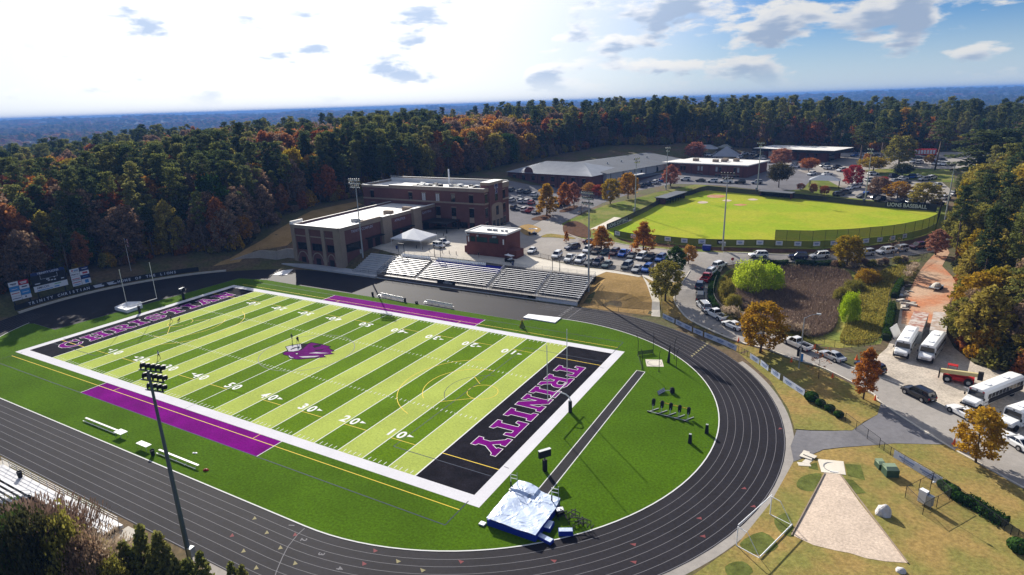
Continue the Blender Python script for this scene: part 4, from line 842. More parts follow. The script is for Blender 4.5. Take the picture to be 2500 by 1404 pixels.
ban = MB().box(-2.9, 47.83, 1.0, 2.9, 47.87, 2.0).obj('bleacher_banner', m_blkf, None, (.2, 0, 0)); tag(ban, 'black Trinity Christian banner on the front rail of the home bleachers', 'banner')
for tx, z, hh in (('TRINITY', 1.72, .38), ('CHRISTIAN', 1.28, .42)): word(tx, m_line, hh, (.5, 47.82, z), (1, 0, 0), (0, 0, 1), ban)
for o in ban.children: o.location.x = .5
# concrete terraces left of the bleachers
TS = empty('terrace_steps'); tag(TS, 'shaded pale concrete terrace steps between bleachers and field house', 'steps')
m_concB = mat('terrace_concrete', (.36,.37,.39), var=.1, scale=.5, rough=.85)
for r in range(10):
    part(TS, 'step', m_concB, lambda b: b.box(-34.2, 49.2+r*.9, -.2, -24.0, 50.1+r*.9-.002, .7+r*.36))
rail(TS, [(-24.3, 49.2, .7), (-24.3, 58., 4.2)], m=m_blk); rail(TS, [(-34.1, 49.1, .6), (-24.5, 49.1, .6)], m=m_blk); rail(TS, [(-34., 59.4, 4.1), (-24.5, 59.4, 4.1)], m=m_blk)
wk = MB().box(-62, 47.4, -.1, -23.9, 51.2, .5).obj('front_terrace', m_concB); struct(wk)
wl = MB(); 
def wall(name, P, z0, tops, th, m, label=None, cat='wall', par=None):
    b = MB()
    for i in range(len(P)-1):
        a, c = Vector((*P[i], 0)), Vector((*P[i+1], 0)); d = (c-a).normalized(); s = Vector((-d.y, d.x, 0))*th/2
        v = [(a-s), (c-s), (c+s), (a+s)]; zt = [tops[i], tops[i+1], tops[i+1], tops[i]]
        b.add([(q.x, q.y, z0) for q in v]+[(q.x, q.y, z) for q, z in zip(v, zt)], [(4,5,6,7),(0,1,5,4),(1,2,6,5),(2,3,7,6),(3,0,4,7)])
    o = b.obj(name, m, par)
    if label: tag(o, label, cat)
    return o
rw_ = wall('retaining_wall', [(-79, 36), (-74.5, 44), (-71, 47.2), (-65.5, 49.2), (-63.5, 51.5), (-59.6, 52)], -.3, [.6, 2.8, 4.0, 3.8, 4.3, 4.4], .5, m_block, 'tan block retaining wall stepping up beside the field house')
rail(rw_, [(-71, 47.3, 4.0), (-65.5, 49.3, 3.8), (-63.5, 51.6, 4.3)], m=m_blk, hgt=1.1)
# portal frames, bollards and fence on the concourse
for (u, v), nm in zip(((980, 627), (1068, 634), (1357, 666)), ('beside the terrace steps', 'above the first bleacher aisle', 'above the last bleacher aisle')):
    p = G(u, v); p.y = max(p.y, 60.6); p.z = 4.1; o = empty('gate_frame', p); tag(o, 'black steel gate frame '+nm, 'gate', 'bleacher gate frames')
    for s in (-1, 1): part(o, 'post', m_blk, lambda b: b.box(s*1.05-.06, -.06, -.1, s*1.05+.06, .06, 2.9))
    part(o, 'lintel', m_blk, lambda b: b.box(-1.1, -.07, 2.9, 1.1, .07, 3.1))
bol = MB().cyl((0, 0, -.1), (0, 0, 1.), .09).dome((0, 0, 1.), .09, .09, .07, 8, 3).mesh('bollard', m_blk, True)
for i, (u, v) in enumerate(((1017,607),(1032,611),(1048,614),(1080,618),(1097,620),(1114,622),(1083,577),(1089,584),(1066,573))):
    o = link('bollard', bol, None, G(u, v)); tag(o, f'short black steel bollard on the concourse, {ORD[i]} of the row before the tent and cars', 'bollard', 'concourse bollards')
# ------------------------------------------------------------------ visitor bleachers (near left)
VB = empty('visitor_bleachers'); tag(VB, 'white aluminium visitor bleachers with front walkway at the lower left', 'bleachers')
m_aluB = mat('bright_aluminium', (.52,.52,.54), rough=.55, metal=.2, var=.05, scale=1)
part(VB, 'walkway', m_aluB, lambda b: b.box(-6.6, -50.4, .72, 21.6, -48.6, .8))
for i in range(14): part(VB, 'walkway_joint', m_galv, lambda b: b.box(-6.4+i*2.0, -50.39, .8, -6.36+i*2., -48.62, .812))
part(VB, 'walkway_skirt', m_aluB, lambda b: b.box(-6.6, -48.58, .05, 21.6, -48.5, .72))
rail(VB, [(-6.5, -48.55, .8), (21.5, -48.55, .8)], m=m_aluB, rails=(1.05, .7, .35), posts=2., r=.035)
rail(VB, [(7.5, -50.45, .8), (21.5, -50.45, .8)], m=m_galv, rails=(1.05, .5), posts=2.)
rail(VB, [(6.2, -50.6, .9), (6.2, -54, 2.7)], m=m_galv, posts=.9)
part(VB, 'ramp_edge', m_aluB, lambda b: b.box(9, -48.45, .25, 21.6, -48.2, .62))
for a, c in ((-24, -2.2), (-1.2, 6.)):
    for r in range(9):
        y = -50.6-r*.72; z = 1.0+r*.24
        part(VB, 'seat_plank', m_aluB, lambda b: b.box(a, y-.3, z+.4, c, y, z+.445)); part(VB, 'foot_plank', m_aluB, lambda b: b.box(a, y-.7, z+.02, c, y-.42, z+.06))
        part(VB, 'support', m_galv, lambda b: [b.box(x, y-.3, -.1+h(x, y), x+.08, y-.05, z+.4) for x in np.arange(a+1, c, 2.6)])
struct(MB().box(-9.5, -50.2, -.05, -6.6, -47.6, .1).obj('concrete_pad', m_conc)); struct(MB().box(21.6, -50.6, -.05, 24.2, -47.7, .1).obj('concrete_pad', m_conc))
# ------------------------------------------------------------------ scoreboard and end wall
def rpt(r, a, z): return (-40.4+r*math.cos(R(a)), r*math.sin(R(a)), z)
ew = MB()
def arcwall(r0, r1, z0, z1, a0, a1, n=40):
    b = MB()
    for i in range(n):
        p, q = a0+(a1-a0)*i/n, a0+(a1-a0)*(i+1)/n; v = [rpt(r0, p, z0), rpt(r0, q, z0), rpt(r1, q, z0), rpt(r1, p, z0), rpt(r0, p, z1), rpt(r0, q, z1), rpt(r1, q, z1), rpt(r1, p, z1)]
        b.add(v, [(4,5,6,7),(1,0,4,5),(3,2,6,7)])
    return b
ewo = arcwall(47.3, 47.75, -.2, .5, 132, 196).obj('end_wall', m_conc); tag(ewo, 'low curved concrete wall around the far left end of the track', 'wall')
bn = empty('wall_banner'); tag(bn, 'long black banner reading Trinity Christian and Home of the Lions behind the curved wall', 'banner')
arcwall(48.35, 48.4, .7, 2.0, 141, 196, 44).obj('fabric', m_blkf, bn)
m_let = mat('banner_letters', (.52,.54,.60), rough=.6)
def arctext(s, a0, a1, z, hh):
    n_ = len(s)
    for i, c in enumerate(s):
        if c == ' ': continue
        a = a0+(a1-a0)*i/(n_-1); p = rpt(48.32, a, z); tx = (math.sin(R(a)), -math.cos(R(a)), 0)
        word(c, m_let, hh, p, tx, (0, 0, 1), bn, 'letter', .03)
arctext('TRINITY CHRISTIAN', 191.5, 174.5, 1.35, .75); arctext('HOME OF THE LIONS', 165.5, 148.5, 1.35, .75)
for a0_, a1_ in ((172.5, 170), (168.5, 166.3)):
    p, q = rpt(48.32, a0_, 0), rpt(48.32, a1_, 0); MB().add([(p[0], p[1], .95), (q[0], q[1], .95), (q[0], q[1]+.4, 1.75), (p[0], p[1]-.5, 1.75)], [(0, 1, 2, 3)]).obj('panel', m_let, bn)
def board(name, label, y0, y1, z0, z1, m, posts=True):
    o = empty(name, (-90, (y0+y1)/2, 0)); tag(o, label, 'scoreboard'); w = (y1-y0)/2
    part(o, 'panel', m, lambda b: b.box(-.25, -w, z0, 0, w, z1))
    for s in (-.8, .8): part(o, 'post', m_blk, lambda b: b.box(-.5, s*w-.12, -1, -.25, s*w+.12, z1-.2))
    return o
def ad(o, y0, y1, z0, z1, m, nm='advert'): return part(o, nm, m, lambda b: b.box(0.001, y0+.04, z0+.03, .03, y1-.04, z1-.03))
m_adW = mat('advert_white', (.62,.63,.68)); m_adB = mat('advert_blue', (.05,.22,.50)); m_adR = mat('advert_red', (.40,.02,.05)); m_adN = mat('advert_navy', (.02,.035,.12)); m_tx = mat('advert_text', (.03,.04,.10)); m_txr = mat('advert_red_text', (.40,.05,.07))
Lb = board('advert_board', 'white and blue advert panels left of the scoreboard', -12.25, -7.9, 2.35, 7.2, m_blk)
for (a, c, z0_, z1_, m_) in ((-2.17,0,6.0,7.2,m_adW),(0,2.17,6.0,7.2,m_adR),(-2.17,0,4.75,6.0,m_adB),(0,2.17,4.9,6.0,m_adW),(-2.17,0,3.5,4.75,m_adW),(0,2.17,3.4,4.9,m_adB),(-2.17,0,2.35,3.5,m_adW),(0,2.17,2.35,3.4,m_adW)): ad(Lb, a, c, z0_, z1_, m_)
def mk(o, y, z, w, hh, m): part(o, 'print', m, lambda b: b.box(.031, y-w/2, z-hh/2, .036, y+w/2, z+hh/2))
for y, z, w, hh, m_ in ((-1.1,6.65,1.4,.22,m_tx),(-1.0,6.4,.9,.12,m_tx),(1.1,6.7,1.5,.2,m_adW),(1.1,6.4,1.2,.18,m_adW),(-1.1,5.3,1.3,.12,m_adW),(1.1,5.5,1.2,.3,m_tx),(-1.1,4.2,1.7,.2,m_txr),(1.1,4.1,1.4,.15,m_adW),(-1.1,2.9,1.8,.16,m_tx),(.9,2.9,.35,.35,m_tx)): mk(Lb, y, z, w, hh, m_)
Cb = board('scoreboard', 'black scoreboard headed Trinity Lions with a white sponsor strip', -7.15, .85, 3.2, 7.5, m_blkf)
part(Cb, 'header', m_adN, lambda b: b.box(-.25, -3.9, 7.5, 0, 3.9, 8.2)); word('TRINITY LIONS', m_let, .55, (.03, 0, 7.85), (0, 1, 0), (0, 0, 1), Cb).location = (.03, 0, 7.85)
ad(Cb, -4, 4, 3.2, 4.75, m_adW); word('AMCON', m_tx, .6, (0, 0, 0), (0, 1, 0), (0, 0, 1), Cb, fit=2.8).location = (.04, -1.9, 4.2)
mk(Cb, 1.6, 4.3, 1.6, .25, mat('advert_green', (.15,.35,.2))); mk(Cb, -1.5, 3.5, 3.6, .2, m_adB); mk(Cb, 1.3, 3.65, 1.2, .3, m_adB)
for y, z, w in ((-2.9, 5.3, 1.2), (-.2, 5.6, .5), (.5, 5.55, .5), (1.2, 5.5, .5), (3, 5.4, .7), (-.4, 6.0, .7), (1.2, 6.2, .3)): mk(Cb, y, z, w, .26, m_let)
part(Cb, 'display_frame', m_let, lambda b: (b.box(0, -2, 6.25, .04, 2, 6.3), b.box(0, -2, 6.3, .04, -1.95, 7.3), b.box(0, 1.95, 6.3, .04, 2, 7.3)))
Rb = board('advert_board', 'white advert panels right of the scoreboard, one reading PEMCO', 1.75, 6.5, 2.3, 7.1, m_blk)
for (a, c, z0_, z1_, m_) in ((-2.37,0,6.1,7.1,m_adW),(0,2.37,6.0,7.1,m_adN),(-2.37,0,4.9,6.1,m_adW),(0,2.37,4.9,6.0,m_adW),(-2.37,0,3.8,4.9,m_adW),(0,2.37,3.8,4.9,m_adN),(-2.37,0,2.3,3.8,m_adW),(0,2.37,2.3,3.8,m_adW)): ad(Rb, a, c, z0_, z1_, m_)
word('PEMCO', m_tx, .42, (0, 0, 0), (0, 1, 0), (0, 0, 1), Rb, fit=1.8).location = (.04, -1.2, 5.5)
for y, z, w, hh, m_ in ((-1.7,6.6,.4,.4,m_txr),(-.8,6.65,1.2,.18,m_adB),(-.8,6.4,1.,.14,m_tx),(1.4,6.6,1.4,.15,m_adW),(1.3,5.45,1.3,.5,m_txr),(-1.2,4.3,1.9,.2,m_txr),(-1.2,4.0,1.9,.1,m_tx),(1.2,4.4,1.2,.15,m_adB),(-1.2,3.3,1.9,.2,m_txr),(-1.2,2.7,1.5,.2,m_adB),(1.3,3.05,.95,.95,m_adB)): mk(Rb, y, z, w, hh, m_)
fp = empty('flagpole', (-91, 18, h(-91, 18))); tag(fp, 'tall flagpole behind the curved banner wall', 'flagpole')
part(fp, 'pole', m_alu, lambda b: b.cyl((0, 0, -.2), (0, 0, 9.5), .08, .05)); part(fp, 'finial', m_alu, lambda b: b.dome((0, 0, 9.5), .12, .12, .12, 8, 4, lo=-1.5))
fl = empty('flag', (-91, 18.07, h(-91, 18)+6.6)); tag(fl, 'limp red, white and blue flag hanging from the flagpole', 'flag')
for i in range(7):
    part(fl, 'stripe', m_adR if i % 2 == 0 else m_adW, lambda b: b.add([(.05*math.sin(i+z), .12*i+.03*math.sin(z*3), 2.7-.55*k-.03*i) for k, z in ((0, 0), (1, 1), (2, 2), (3, 3), (4, 4))]+[(.05*math.sin(i+1+z), .12*(i+1)+.03*math.sin(z*3), 2.7-.55*k-.03*i) for k, z in ((0, 0), (1, 1), (2, 2), (3, 3), (4, 4))], [(k, k+5, k+6, k+1) for k in range(4)]))
part(fl, 'canton', m_adN, lambda b: b.box(-.09, .0, 1.7, .09, .42, 2.72))
# ------------------------------------------------------------------ goal posts
def goalpost(name, label, x, s):
    o = empty(name, (x+s*2.1, 0, 0)); tag(o, label, 'goal post'); m = mat('goal_white', (.72,.72,.68), rough=.4)
    part(o, 'base_pad', m_blkf, lambda b: b.cyl((0, 0, 0), (0, 0, 1.9), .3, n=10))
    part(o, 'gooseneck', m, lambda b: b.tube([(0, 0, 1.9), (0, 0, 2.2), (-s*.25, 0, 2.65), (-s*.8, 0, 2.95), (-s*1.4, 0, 3.03), (-s*2.1, 0, 3.05)], .09, 8))
    part(o, 'crossbar', m, lambda b: b.cyl((-s*2.1, -3.6, 3.05), (-s*2.1, 3.6, 3.05), .085, n=8))
    for d in (-1, 1): part(o, 'upright', m, lambda b: b.cyl((-s*2.1, d*3.56, 3.05), (-s*2.1, d*3.56, 12.2), .06, n=8))
    return o
goalpost('goal_post', 'white goal post behind the black Trinity end zone', E, 1); goalpost('goal_post', 'white goal post behind the Christian end zone', -E, -1)
# ------------------------------------------------------------------ floodlight poles
def lamp_mesh():
    b = MB(); b.cyl((0, 0, 0), (0, .16, -.03), .12, .26, 10); b.cyl((0, .16, -.03), (0, .42, -.12), .26, .29, 10, cap=False); b.cyl((0, .40, -.115), (0, .43, -.12), .28, .28, 10, m=1); b.box(-.03, -.1, -.42, .03, .1, 0)
    b.dome((0, .3, -.05), .27, .3, .22, 10, 3, m=0); return b.mesh('lamp', [m_blk, m_lampW], True)
LAMP = lamp_mesh()
def pole(name, label, p, H, rows, face, r0=.26, m=m_galv, gap=.75, dz=1.0, group='floodlight poles', sc=1.):
    o = empty(name, p); tag(o, label, 'floodlight', group)
    part(o, 'mast', m, lambda b: (b.cyl((0, 0, -.3), (0, 0, H*.55), r0, r0*.75, 10), b.cyl((0, 0, H*.55), (0, 0, H), r0*.7, r0*.45, 10)))
    part(o, 'service_box', m_galv, lambda b: b.box(r0*.8, -.3, H*.06, r0*.8+.5, .3, H*.06+1.1))
    o.rotation_euler.z = face-math.pi/2
    for k, n in enumerate(rows):
        z = H-.15-k*dz; w = (n-1)*gap/2
        part(o, 'crossarm', m, lambda b: b.box(-w-.2, .18, z-.06, w+.2, .3, z+.06))
        for i in range(n):
            l = link('lamp', LAMP, o, (-w+i*gap, .32, z+.48*sc)); l.scale = (sc,)*3
    return o
pole('floodlight_pole', 'nearest floodlight pole, rising beside the near straight of the track', (34.3, -48.3, 0), 22.7, (5, 5, 4), R(100), gap=.64, dz=1.05, m=mat('dark_pole', (.10,.13,.15), rough=.5, metal=.4), sc=.9)
p = Vector((-36.3, 56.5, h(-36.3, 56.5))); pole('floodlight_pole', 'floodlight pole standing against the side of the field house', p, height_at(p, 440), (6, 6, 5), R(-75), gap=.62, dz=1.)
p = G(1437, 712); pole('floodlight_pole', 'floodlight pole at the right end of the home bleachers', p, height_at(p, 472), (6, 6, 6), R(-110), gap=.62, dz=1.25)
for nm, bu, bv, tv, f, rows in (('left of the bullpen sign', 1550, 525, 388, -40, (3, 3)), ('near the dugout beside the red tree', 1626, 464, 362, -60, (3, 2)), ('on the outfield bank by the blue bin', 1764, 611, 426, 90, (5, 4)), ('behind home plate', 1848, 471, 350, -90, (4, 2)), ('beyond the right field fence before the parked cars', 2110, 500, 365, -120, (3, 3)), ('in the right field corner', 2302, 567, 405, 150, (4, 3))):
    p = G(bu, bv); pole('floodlight_pole', 'ball field floodlight pole '+nm, p, height_at(p, tv), rows, R(f), r0=.24, gap=.8, dz=1.3)
p = G(1950, 900); o = empty('street_lamp', p); tag(o, 'single arm grey street lamp between fence and road', 'street lamp'); H = height_at(p, 776)
part(o, 'mast', m_galv, lambda b: b.cyl((0, 0, -.2), (0, 0, H), .11, .07)); part(o, 'arm', m_galv, lambda b: b.tube([(0, 0, H-.1), (.9, .5, H+.45), (1.9, 1.05, H+.6)], .05)); part(o, 'lamp_head', m_galv, lambda b: b.box(1.7, .9, H+.5, 2.4, 1.4, H+.68)); part(o, 'sign', m_blkf, lambda b: b.box(-.55, -.04, 2.2, -.12, .04, 3.6)); part(o, 'sign', m_adB, lambda b: b.box(.12, -.04, 1.4, .5, .04, 2.8))
# ------------------------------------------------------------------ fences
def fence(name, label, P, hgt, m_fab, m_post=m_blk, step=3., r=.035, group=None, cat='fence', top=True, z0=0., base=None):
    P = resample([Vector((p[0], p[1], 0)) for p in P], step); o = empty(name, (P[0].x, P[0].y, h(P[0].x, P[0].y))); tag(o, label, cat, group); off = o.location.copy()
    zs = hN(np.array([p.x for p in P]), np.array([p.y for p in P])) if base is None else np.full(len(P), float(base))
    pm = MB().cyl((0, 0, -.2), (0, 0, hgt+.03), r, n=5).mesh('post', m_post)
    for p, z in zip(P, zs): link('post', pm, o, (p.x-off.x, p.y-off.y, z-off.z+z0))
    f = MB(); rl = MB()
    for (a, za), (c, zc_) in zip(zip(P[:-1], zs[:-1]), zip(P[1:], zs[1:])):
        f.quad((a.x-off.x, a.y-off.y, za-off.z+.04+z0), (c.x-off.x, c.y-off.y, zc_-off.z+.04+z0), (c.x-off.x, c.y-off.y, zc_-off.z+hgt+z0), (a.x-off.x, a.y-off.y, za-off.z+hgt+z0))
        rl.cyl((a.x-off.x, a.y-off.y, za-off.z+hgt+z0), (c.x-off.x, c.y-off.y, zc_-off.z+hgt+z0), r*.8, n=5)
    f.obj('mesh_fabric', m_fab, o)
    if top: rl.obj('top_rail', m_post, o)
    return o, P, zs
trk_f = PX((1618,777),(1650,792),(1700,816),(1760,840),(1802,860),(1824,872),(1860,895),(1900,926),(1950,959),(1990,986),(2030,1011),(2063,1031),(2146,1094),(2190,1123),(2240,1153),(2290,1182),(2340,1216),(2400,1259),(2450,1296),(2500,1331),(2560,1376))
fence('chain_link_fence', 'black chain link fence curving between track and road', catmull(trk_f[:12], 3), 1.25, m_link)
fence('chain_link_gate', 'black chain link double gate across the paved drive', trk_f[11:13], 1.5, m_link, step=2.2, cat='gate')
fence('chain_link_fence', 'black chain link fence running down beside the throwing area to the lower right', catmull(trk_f[12:], 3), 1.25, m_link)
m_ban = mat('fence_banner', (.50,.55,.68), rough=.6, var=.12, scale=1.5)
m_prt = mat('banner_print', (.18,.24,.42), rough=.6, var=.3, scale=4)
def banner_on(p, q, z0, hh, label, group, m=m_ban, prints=True, pm=m_prt):
    p, q = Vector(p), Vector(q); d = (q-p); d.z = 0; L = d.length; d.normalize(); o = empty('fence_banner', ((p+q)/2)); tag(o, label, 'banner', group); n = Vector((d.y, -d.x, 0))
    za, zb = p.z-o.location.z, q.z-o.location.z
    def f(b, s0, s1, t0, t1, e):
        v = []
        for ee in (e, e+.02):
            for s, t in ((s0, t0), (s1, t0), (s1, t1), (s0, t1)): w = d*s+n*ee; v.append((w.x, w.y, za+(zb-za)*(s/L+.5)+z0+hh*t))
        b.add(v, [(4,5,6,7),(3,2,1,0),(0,1,5,4),(1,2,6,5),(2,3,7,6),(3,0,4,7)])
    b = MB(); f(b, -L/2, L/2, 0, 1, .05); b.obj('sheet', m, o)
    if prints: b = MB(); f(b, -L*.3, L*.3, .45, .68, .072); f(b, -L*.2, L*.22, .25, .36, .072); b.obj('print', pm, o)
    return o
fa = resample(catmull(trk_f[:12], 3), .4)
def along(path, px):
    """index on a path nearest to a photo point"""
    g = G(*px); return min(range(len(path)), key=lambda i: (path[i].x-g.x)**2+(path[i].y-g.y)**2)
bpx = [(1624,764),(1646,772),(1669,782),(1693,793),(1716,804),(1740,815),(1766,826),(1791,842),(1836,876),(1860,891),(1887,911),(1916,933),(1946,950)]
for i, (u, v) in enumerate(bpx):
    k = along(fa, (u, v+10)); a, c = fa[max(0, k-3)], fa[min(len(fa)-1, k+3)]
    banner_on((a.x, a.y, h(a.x, a.y)), (c.x, c.y, h(c.x, c.y)), .12, 1.05, f'pale blue banner on the track fence, {ORD[i]} from the walkway end', 'banners on the track fence')
fb_ = resample(catmull(trk_f[12:], 3), .4)
for i, (u, v) in enumerate(((2218,1138),(2265,1170))):
    k = along(fb_, (u, v)); a, c = fb_[k-4], fb_[k+4]; banner_on((a.x, a.y, h(a.x, a.y)), (c.x, c.y, h(c.x, c.y)), .1, 1.1, f'pale banner on the fence by the throwing area, {"nearer the gate" if i == 0 else "farther from the gate"}', 'banners by the throwing area')
fence('chain_link_fence', 'low chain link fence at the foot of the tan hillside lawn', PX((1414,750),(1460,757),(1510,762),(1572,766)), 1.1, m_link)
fence('chain_link_fence', 'chain link fence between the parking lot and the concourse', PX((1272,619),(1320,630),(1400,648.5),(1460,655),(1515,661),(1567,673)), 1.3, m_link)
fence('chain_link_fence', 'tall chain link fence along the walkway beside the road trees', PX((1588,678),(1604,700),(1614,735),(1616,772)), 1.8, m_link)
fence('chain_link_fence', 'dark chain link fence around the overgrown basin', catmull(PX((1800,650),(1765,662),(1747,690),(1741,720),(1748,745),(1775,770),(1820,795),(1900,815),(1985,838),(2060,850),(2110,846),(2148,838),(2160,800),(2166,760),(2172,720),(2190,690),(2215,660),(2262,630)), 3), 1.4, m_link)
fence('chain_link_fence', 'chain link fence along the upper road above the basin', PX((1800,647),(1900,646),(2000,646),(2100,641),(2200,633),(2255,625)), 1.1, m_link)
# ball field fences
outf = catmull(PX((1499,577),(1570,588),(1640,594),(1713,599),(1800,602),(1890,603),(2012,604),(2120,597),(2229,581),(2285,560)), 4)
m_out = mat('outfield_mesh', (.035,.045,.022), rough=.9, alpha=.93)
_, OP, OZ = fence('outfield_fence', 'long dark mesh outfield fence facing the road', outf, 2.0, m_out, step=3.)
k0 = min(range(len(OP)), key=lambda i: abs((lambda g: (OP[i].x-g.x)**2+(OP[i].y-g.y)**2)(G(1890, 603))))
fence('outfield_net', 'tall see-through net above the right part of the outfield fence', OP[k0:], 2.9, m_net, step=3., z0=2.02, r=.05)
obx = [1508,1546,1586,1630,1672,1714,1760,1808,1855,1902,1948,1993,2035,2113,2147,2179,2208]
oz = resample(outf, .3)
for i, u in enumerate(obx):
    k = min(range(len(oz)), key=lambda j: abs(1250+FPX*((np.array([oz[j].x, oz[j].y, 6.])-CAM)@RT)/((np.array([oz[j].x, oz[j].y, 6.])-CAM)@FW)-u))
    a, c = oz[max(0, k-3)], oz[min(len(oz)-1, k+3)]
    banner_on((a.x, a.y, h(a.x, a.y)), (c.x, c.y, h(c.x, c.y)), .55, 1.25, f'{"black" if i == 6 else "teal and white" if i == 12 else "white"} sponsor banner on the outfield fence, {ORD[i]} from the left', 'sponsor banners on the outfield fence', m=m_blkf if i == 6 else m_adW, pm=m_adW if i == 6 else m_prt)
lf = PX((1481,562),(1530,540),(1580,516),(1627,492),(1680,478),(1701,471),(1721,466),(1741,466),(1850,476),(1960,487),(2093,501),(2165,508)); rf = PX((2165,508),(2265,515),(2285,518))
fence('infield_fence', 'black screened fence along left field and behind home plate', catmull(lf, 3), 2.0, m_link2, step=3.)
fence('infield_fence', 'black screened right field fence carrying the Lions Baseball lettering', rf, 2.6, m_link2, step=3.)
fence('corner_screen', 'tall black screen in the right field corner', PX((2284,560),(2292,535),(2296,522)), 5.2, m_link2, step=3., cat='screen')
def signword(s, uv0, uv1, z0, hh, label, back=None, off=.1):
    a, c = G(*uv0), G(*uv1); d = (c-a); d.z = 0; L = d.length; d.normalize(); n = Vector((d.y, -d.x, 0)); mid = (a+c)/2+n*off; mid.z = (a.z+c.z)/2; o = empty('field_sign', mid); tag(o, label, 'sign')
    part(o, 'backing', back or m_blkf, lambda b: (b.add([tuple(d*x+n*y+Vector((0, 0, z))) for x, y, z in ((-L/2-.6, 0, z0-.25), (L/2+.6, 0, z0-.25), (L/2+.6, 0, z0+hh+.25), (-L/2-.6, 0, z0+hh+.25), (-L/2-.6, -.05, z0-.25), (L/2+.6, -.05, z0-.25), (L/2+.6, -.05, z0+hh+.25), (-L/2-.6, -.05, z0+hh+.25))], [(0,1,2,3),(7,6,5,4),(4,5,1,0),(5,6,2,1),(6,7,3,2),(7,4,0,3)])))
    w = word(s, m_adW, hh, (0, 0, 0), d, (0, 0, 1), o, fit=L); w.location = n*.04+Vector((0, 0, z0+hh/2)); return o
signword('LIONS BASEBALL', (2165, 508.5), (2262, 515), .75, 1.35, 'Lions Baseball sign on the black right field fence')
signword('LIONS SOFTBALL', (1483, 563), (1531, 541), .55, 1.3, 'Lions Softball sign facing the bullpen at the left field end', off=.3)
def dugout(name, label, u0, v0, u1, v1, dep, hh, m):
    a, c = G(u0, v0), G(u1, v1); d = c-a; d.z = 0; L = d.length; d.normalize(); n = Vector((d.y, -d.x, 0)); z = min(a.z, c.z)-.2; o = empty(name, (0, 0, 0)); tag(o, label, 'dugout')
    part(o, 'back_wall', m, lambda b: facade_box(b, a, d, n, 0, L, z, z+hh, -dep, -dep+.25))
    for s in (0, L-.25): part(o, 'side_wall', m, lambda b: facade_box(b, a, d, n, s, s+.25, z, z+hh, -dep+.25, 0))
    part(o, 'roof', m_droof, lambda b: facade_box(b, a, d, n, -.5, L+.5, z+hh, z+hh+.25, -dep-.4, .8)); part(o, 'bench', m_alu, lambda b: facade_box(b, a, d, n, .6, L-.6, z+.45, z+.55, -dep+.5, -dep+.9))
    for s in np.arange(2.5, L-1, 2.5): part(o, 'post', m_blk, lambda b: facade_box(b, a, d, n, s, s+.1, z, z+hh, -.12, 0))
    part(o, 'front_rail', m_blk, lambda b: facade_box(b, a, d, n, 0, L, z+.9, z+1., -.1, 0))
dugout('dugout', 'black roofed dugout along the left field line', 1624, 500, 1672, 484, 4, 2.7, m_brick)
dugout('dugout', 'brick dugout right of home plate', 1854, 479, 1930, 487, 3.5, 2.5, m_brickR)
# ------------------------------------------------------------------ things on and round the field
def bench(label, x, y, L, rz=0, m=m_aluB):
    o = empty('team_bench', (x, y, .032), rz); tag(o, label, 'bench', 'team benches')
    part(o, 'seat', m, lambda b: b.box(-L/2, -.14, .42, L/2, .14, .47)); part(o, 'rear_shelf', m_galv, lambda b: b.box(-L/2, -.52, .16, L/2, -.4, .19))
    n = max(3, int(L/1.6))
    for i in range(n):
        s = -L/2+.4+i*(L-.8)/(n-1); part(o, 'leg', m_galv, lambda b: b.bar((s, .1, .42), (s, -.55, .06), .06, .05).bar((s, -.1, .42), (s, .25, .06), .06, .05))
    return o
bench('bright aluminium team bench on near turf, left of the folding tables', -6.5, -35.7, 9.0); bench('bright aluminium team bench on near turf, right of the bin', 13.6, -36.15, 8.9)
p = at(1166/1, 0, 0)
for lab, u0, v0, u1, v1 in (('aluminium team bench on the far turf under the pole shadow', 923, 719, 988, 733), ('aluminium team bench on the far turf, nearer the jump runway', 1036, 736, 1107, 749)):
    a, c = at(u0, v0, .45), at(u1, v1, .45); o = bench(lab, (a[0]+c[0])/2, (a[1]+c[1])/2, np.hypot(c[0]-a[0], c[1]-a[1]), math.atan2(c[1]-a[1], c[0]-a[0]), m_alu)
    part(o, 'backrest', m_alu, lambda b: b.box(-4, .25, .55, 4, .29, .95)); 
    for s in (-3.9, -1.3, 1.3, 3.9): part(o, 'back_post', m_galv, lambda b: b.box(s-.03, .2, .4, s+.03, .25, .9))
for lab, x, y, L, W_ in (('short white folding table beside the left bench', -.6, -36.0, 1.85, 1.1), ('longer white folding table beside the black bin', 6.1, -36.5, 2.5, .85)):
    o = empty('folding_table', (x, y, .032), 0); tag(o, lab, 'table', 'folding tables'); part(o, 'table_top', m_wht, lambda b: b.box(-L/2, -W_/2, .71, L/2, W_/2, .76))
    for s in (-1, 1):
        for t_ in (-1, 1): part(o, 'leg', m_galv, lambda b: b.bar((s*(L/2-.25), t_*(W_/2-.1), .71), (s*(L/2-.15), t_*(W_/2-.06), .04), .05, .04))
def bin_(label, x, y, z=.03, m=m_blk, r=.3, hh=.85):
    o = empty('trash_bin', (x, y, z)); tag(o, label, 'bin'); part(o, 'drum', m, lambda b: b.cyl((0, 0, 0), (0, 0, hh), r*.85, r, 12, cap=False)); part(o, 'liner', m_blkf, lambda b: b.cyl((0, 0, hh-.12), (0, 0, hh-.1), r*.95, r*.95, 12)); part(o, 'rim', m_galv, lambda b: b.cyl((0, 0, hh-.02), (0, 0, hh+.02), r+.02, r+.02, 12, cap=False)); return o
p = at(374, 1112, 0); bin_('black bin between folding table and bench on the near turf', p[0], p[1]); bin_('black bin on the visitor bleacher walkway', -.6, -49., .8)
p = at(910, 722, 0); bin_('black bin at the left end of the far bench', p[0], p[1]); p = at(989, 737, 0); bin_('black bin at the right end of the far left bench', p[0], p[1]); p = at(1017, 741, 0); bin_('low black bin between the two far benches', p[0], p[1], r=.4, hh=.4)
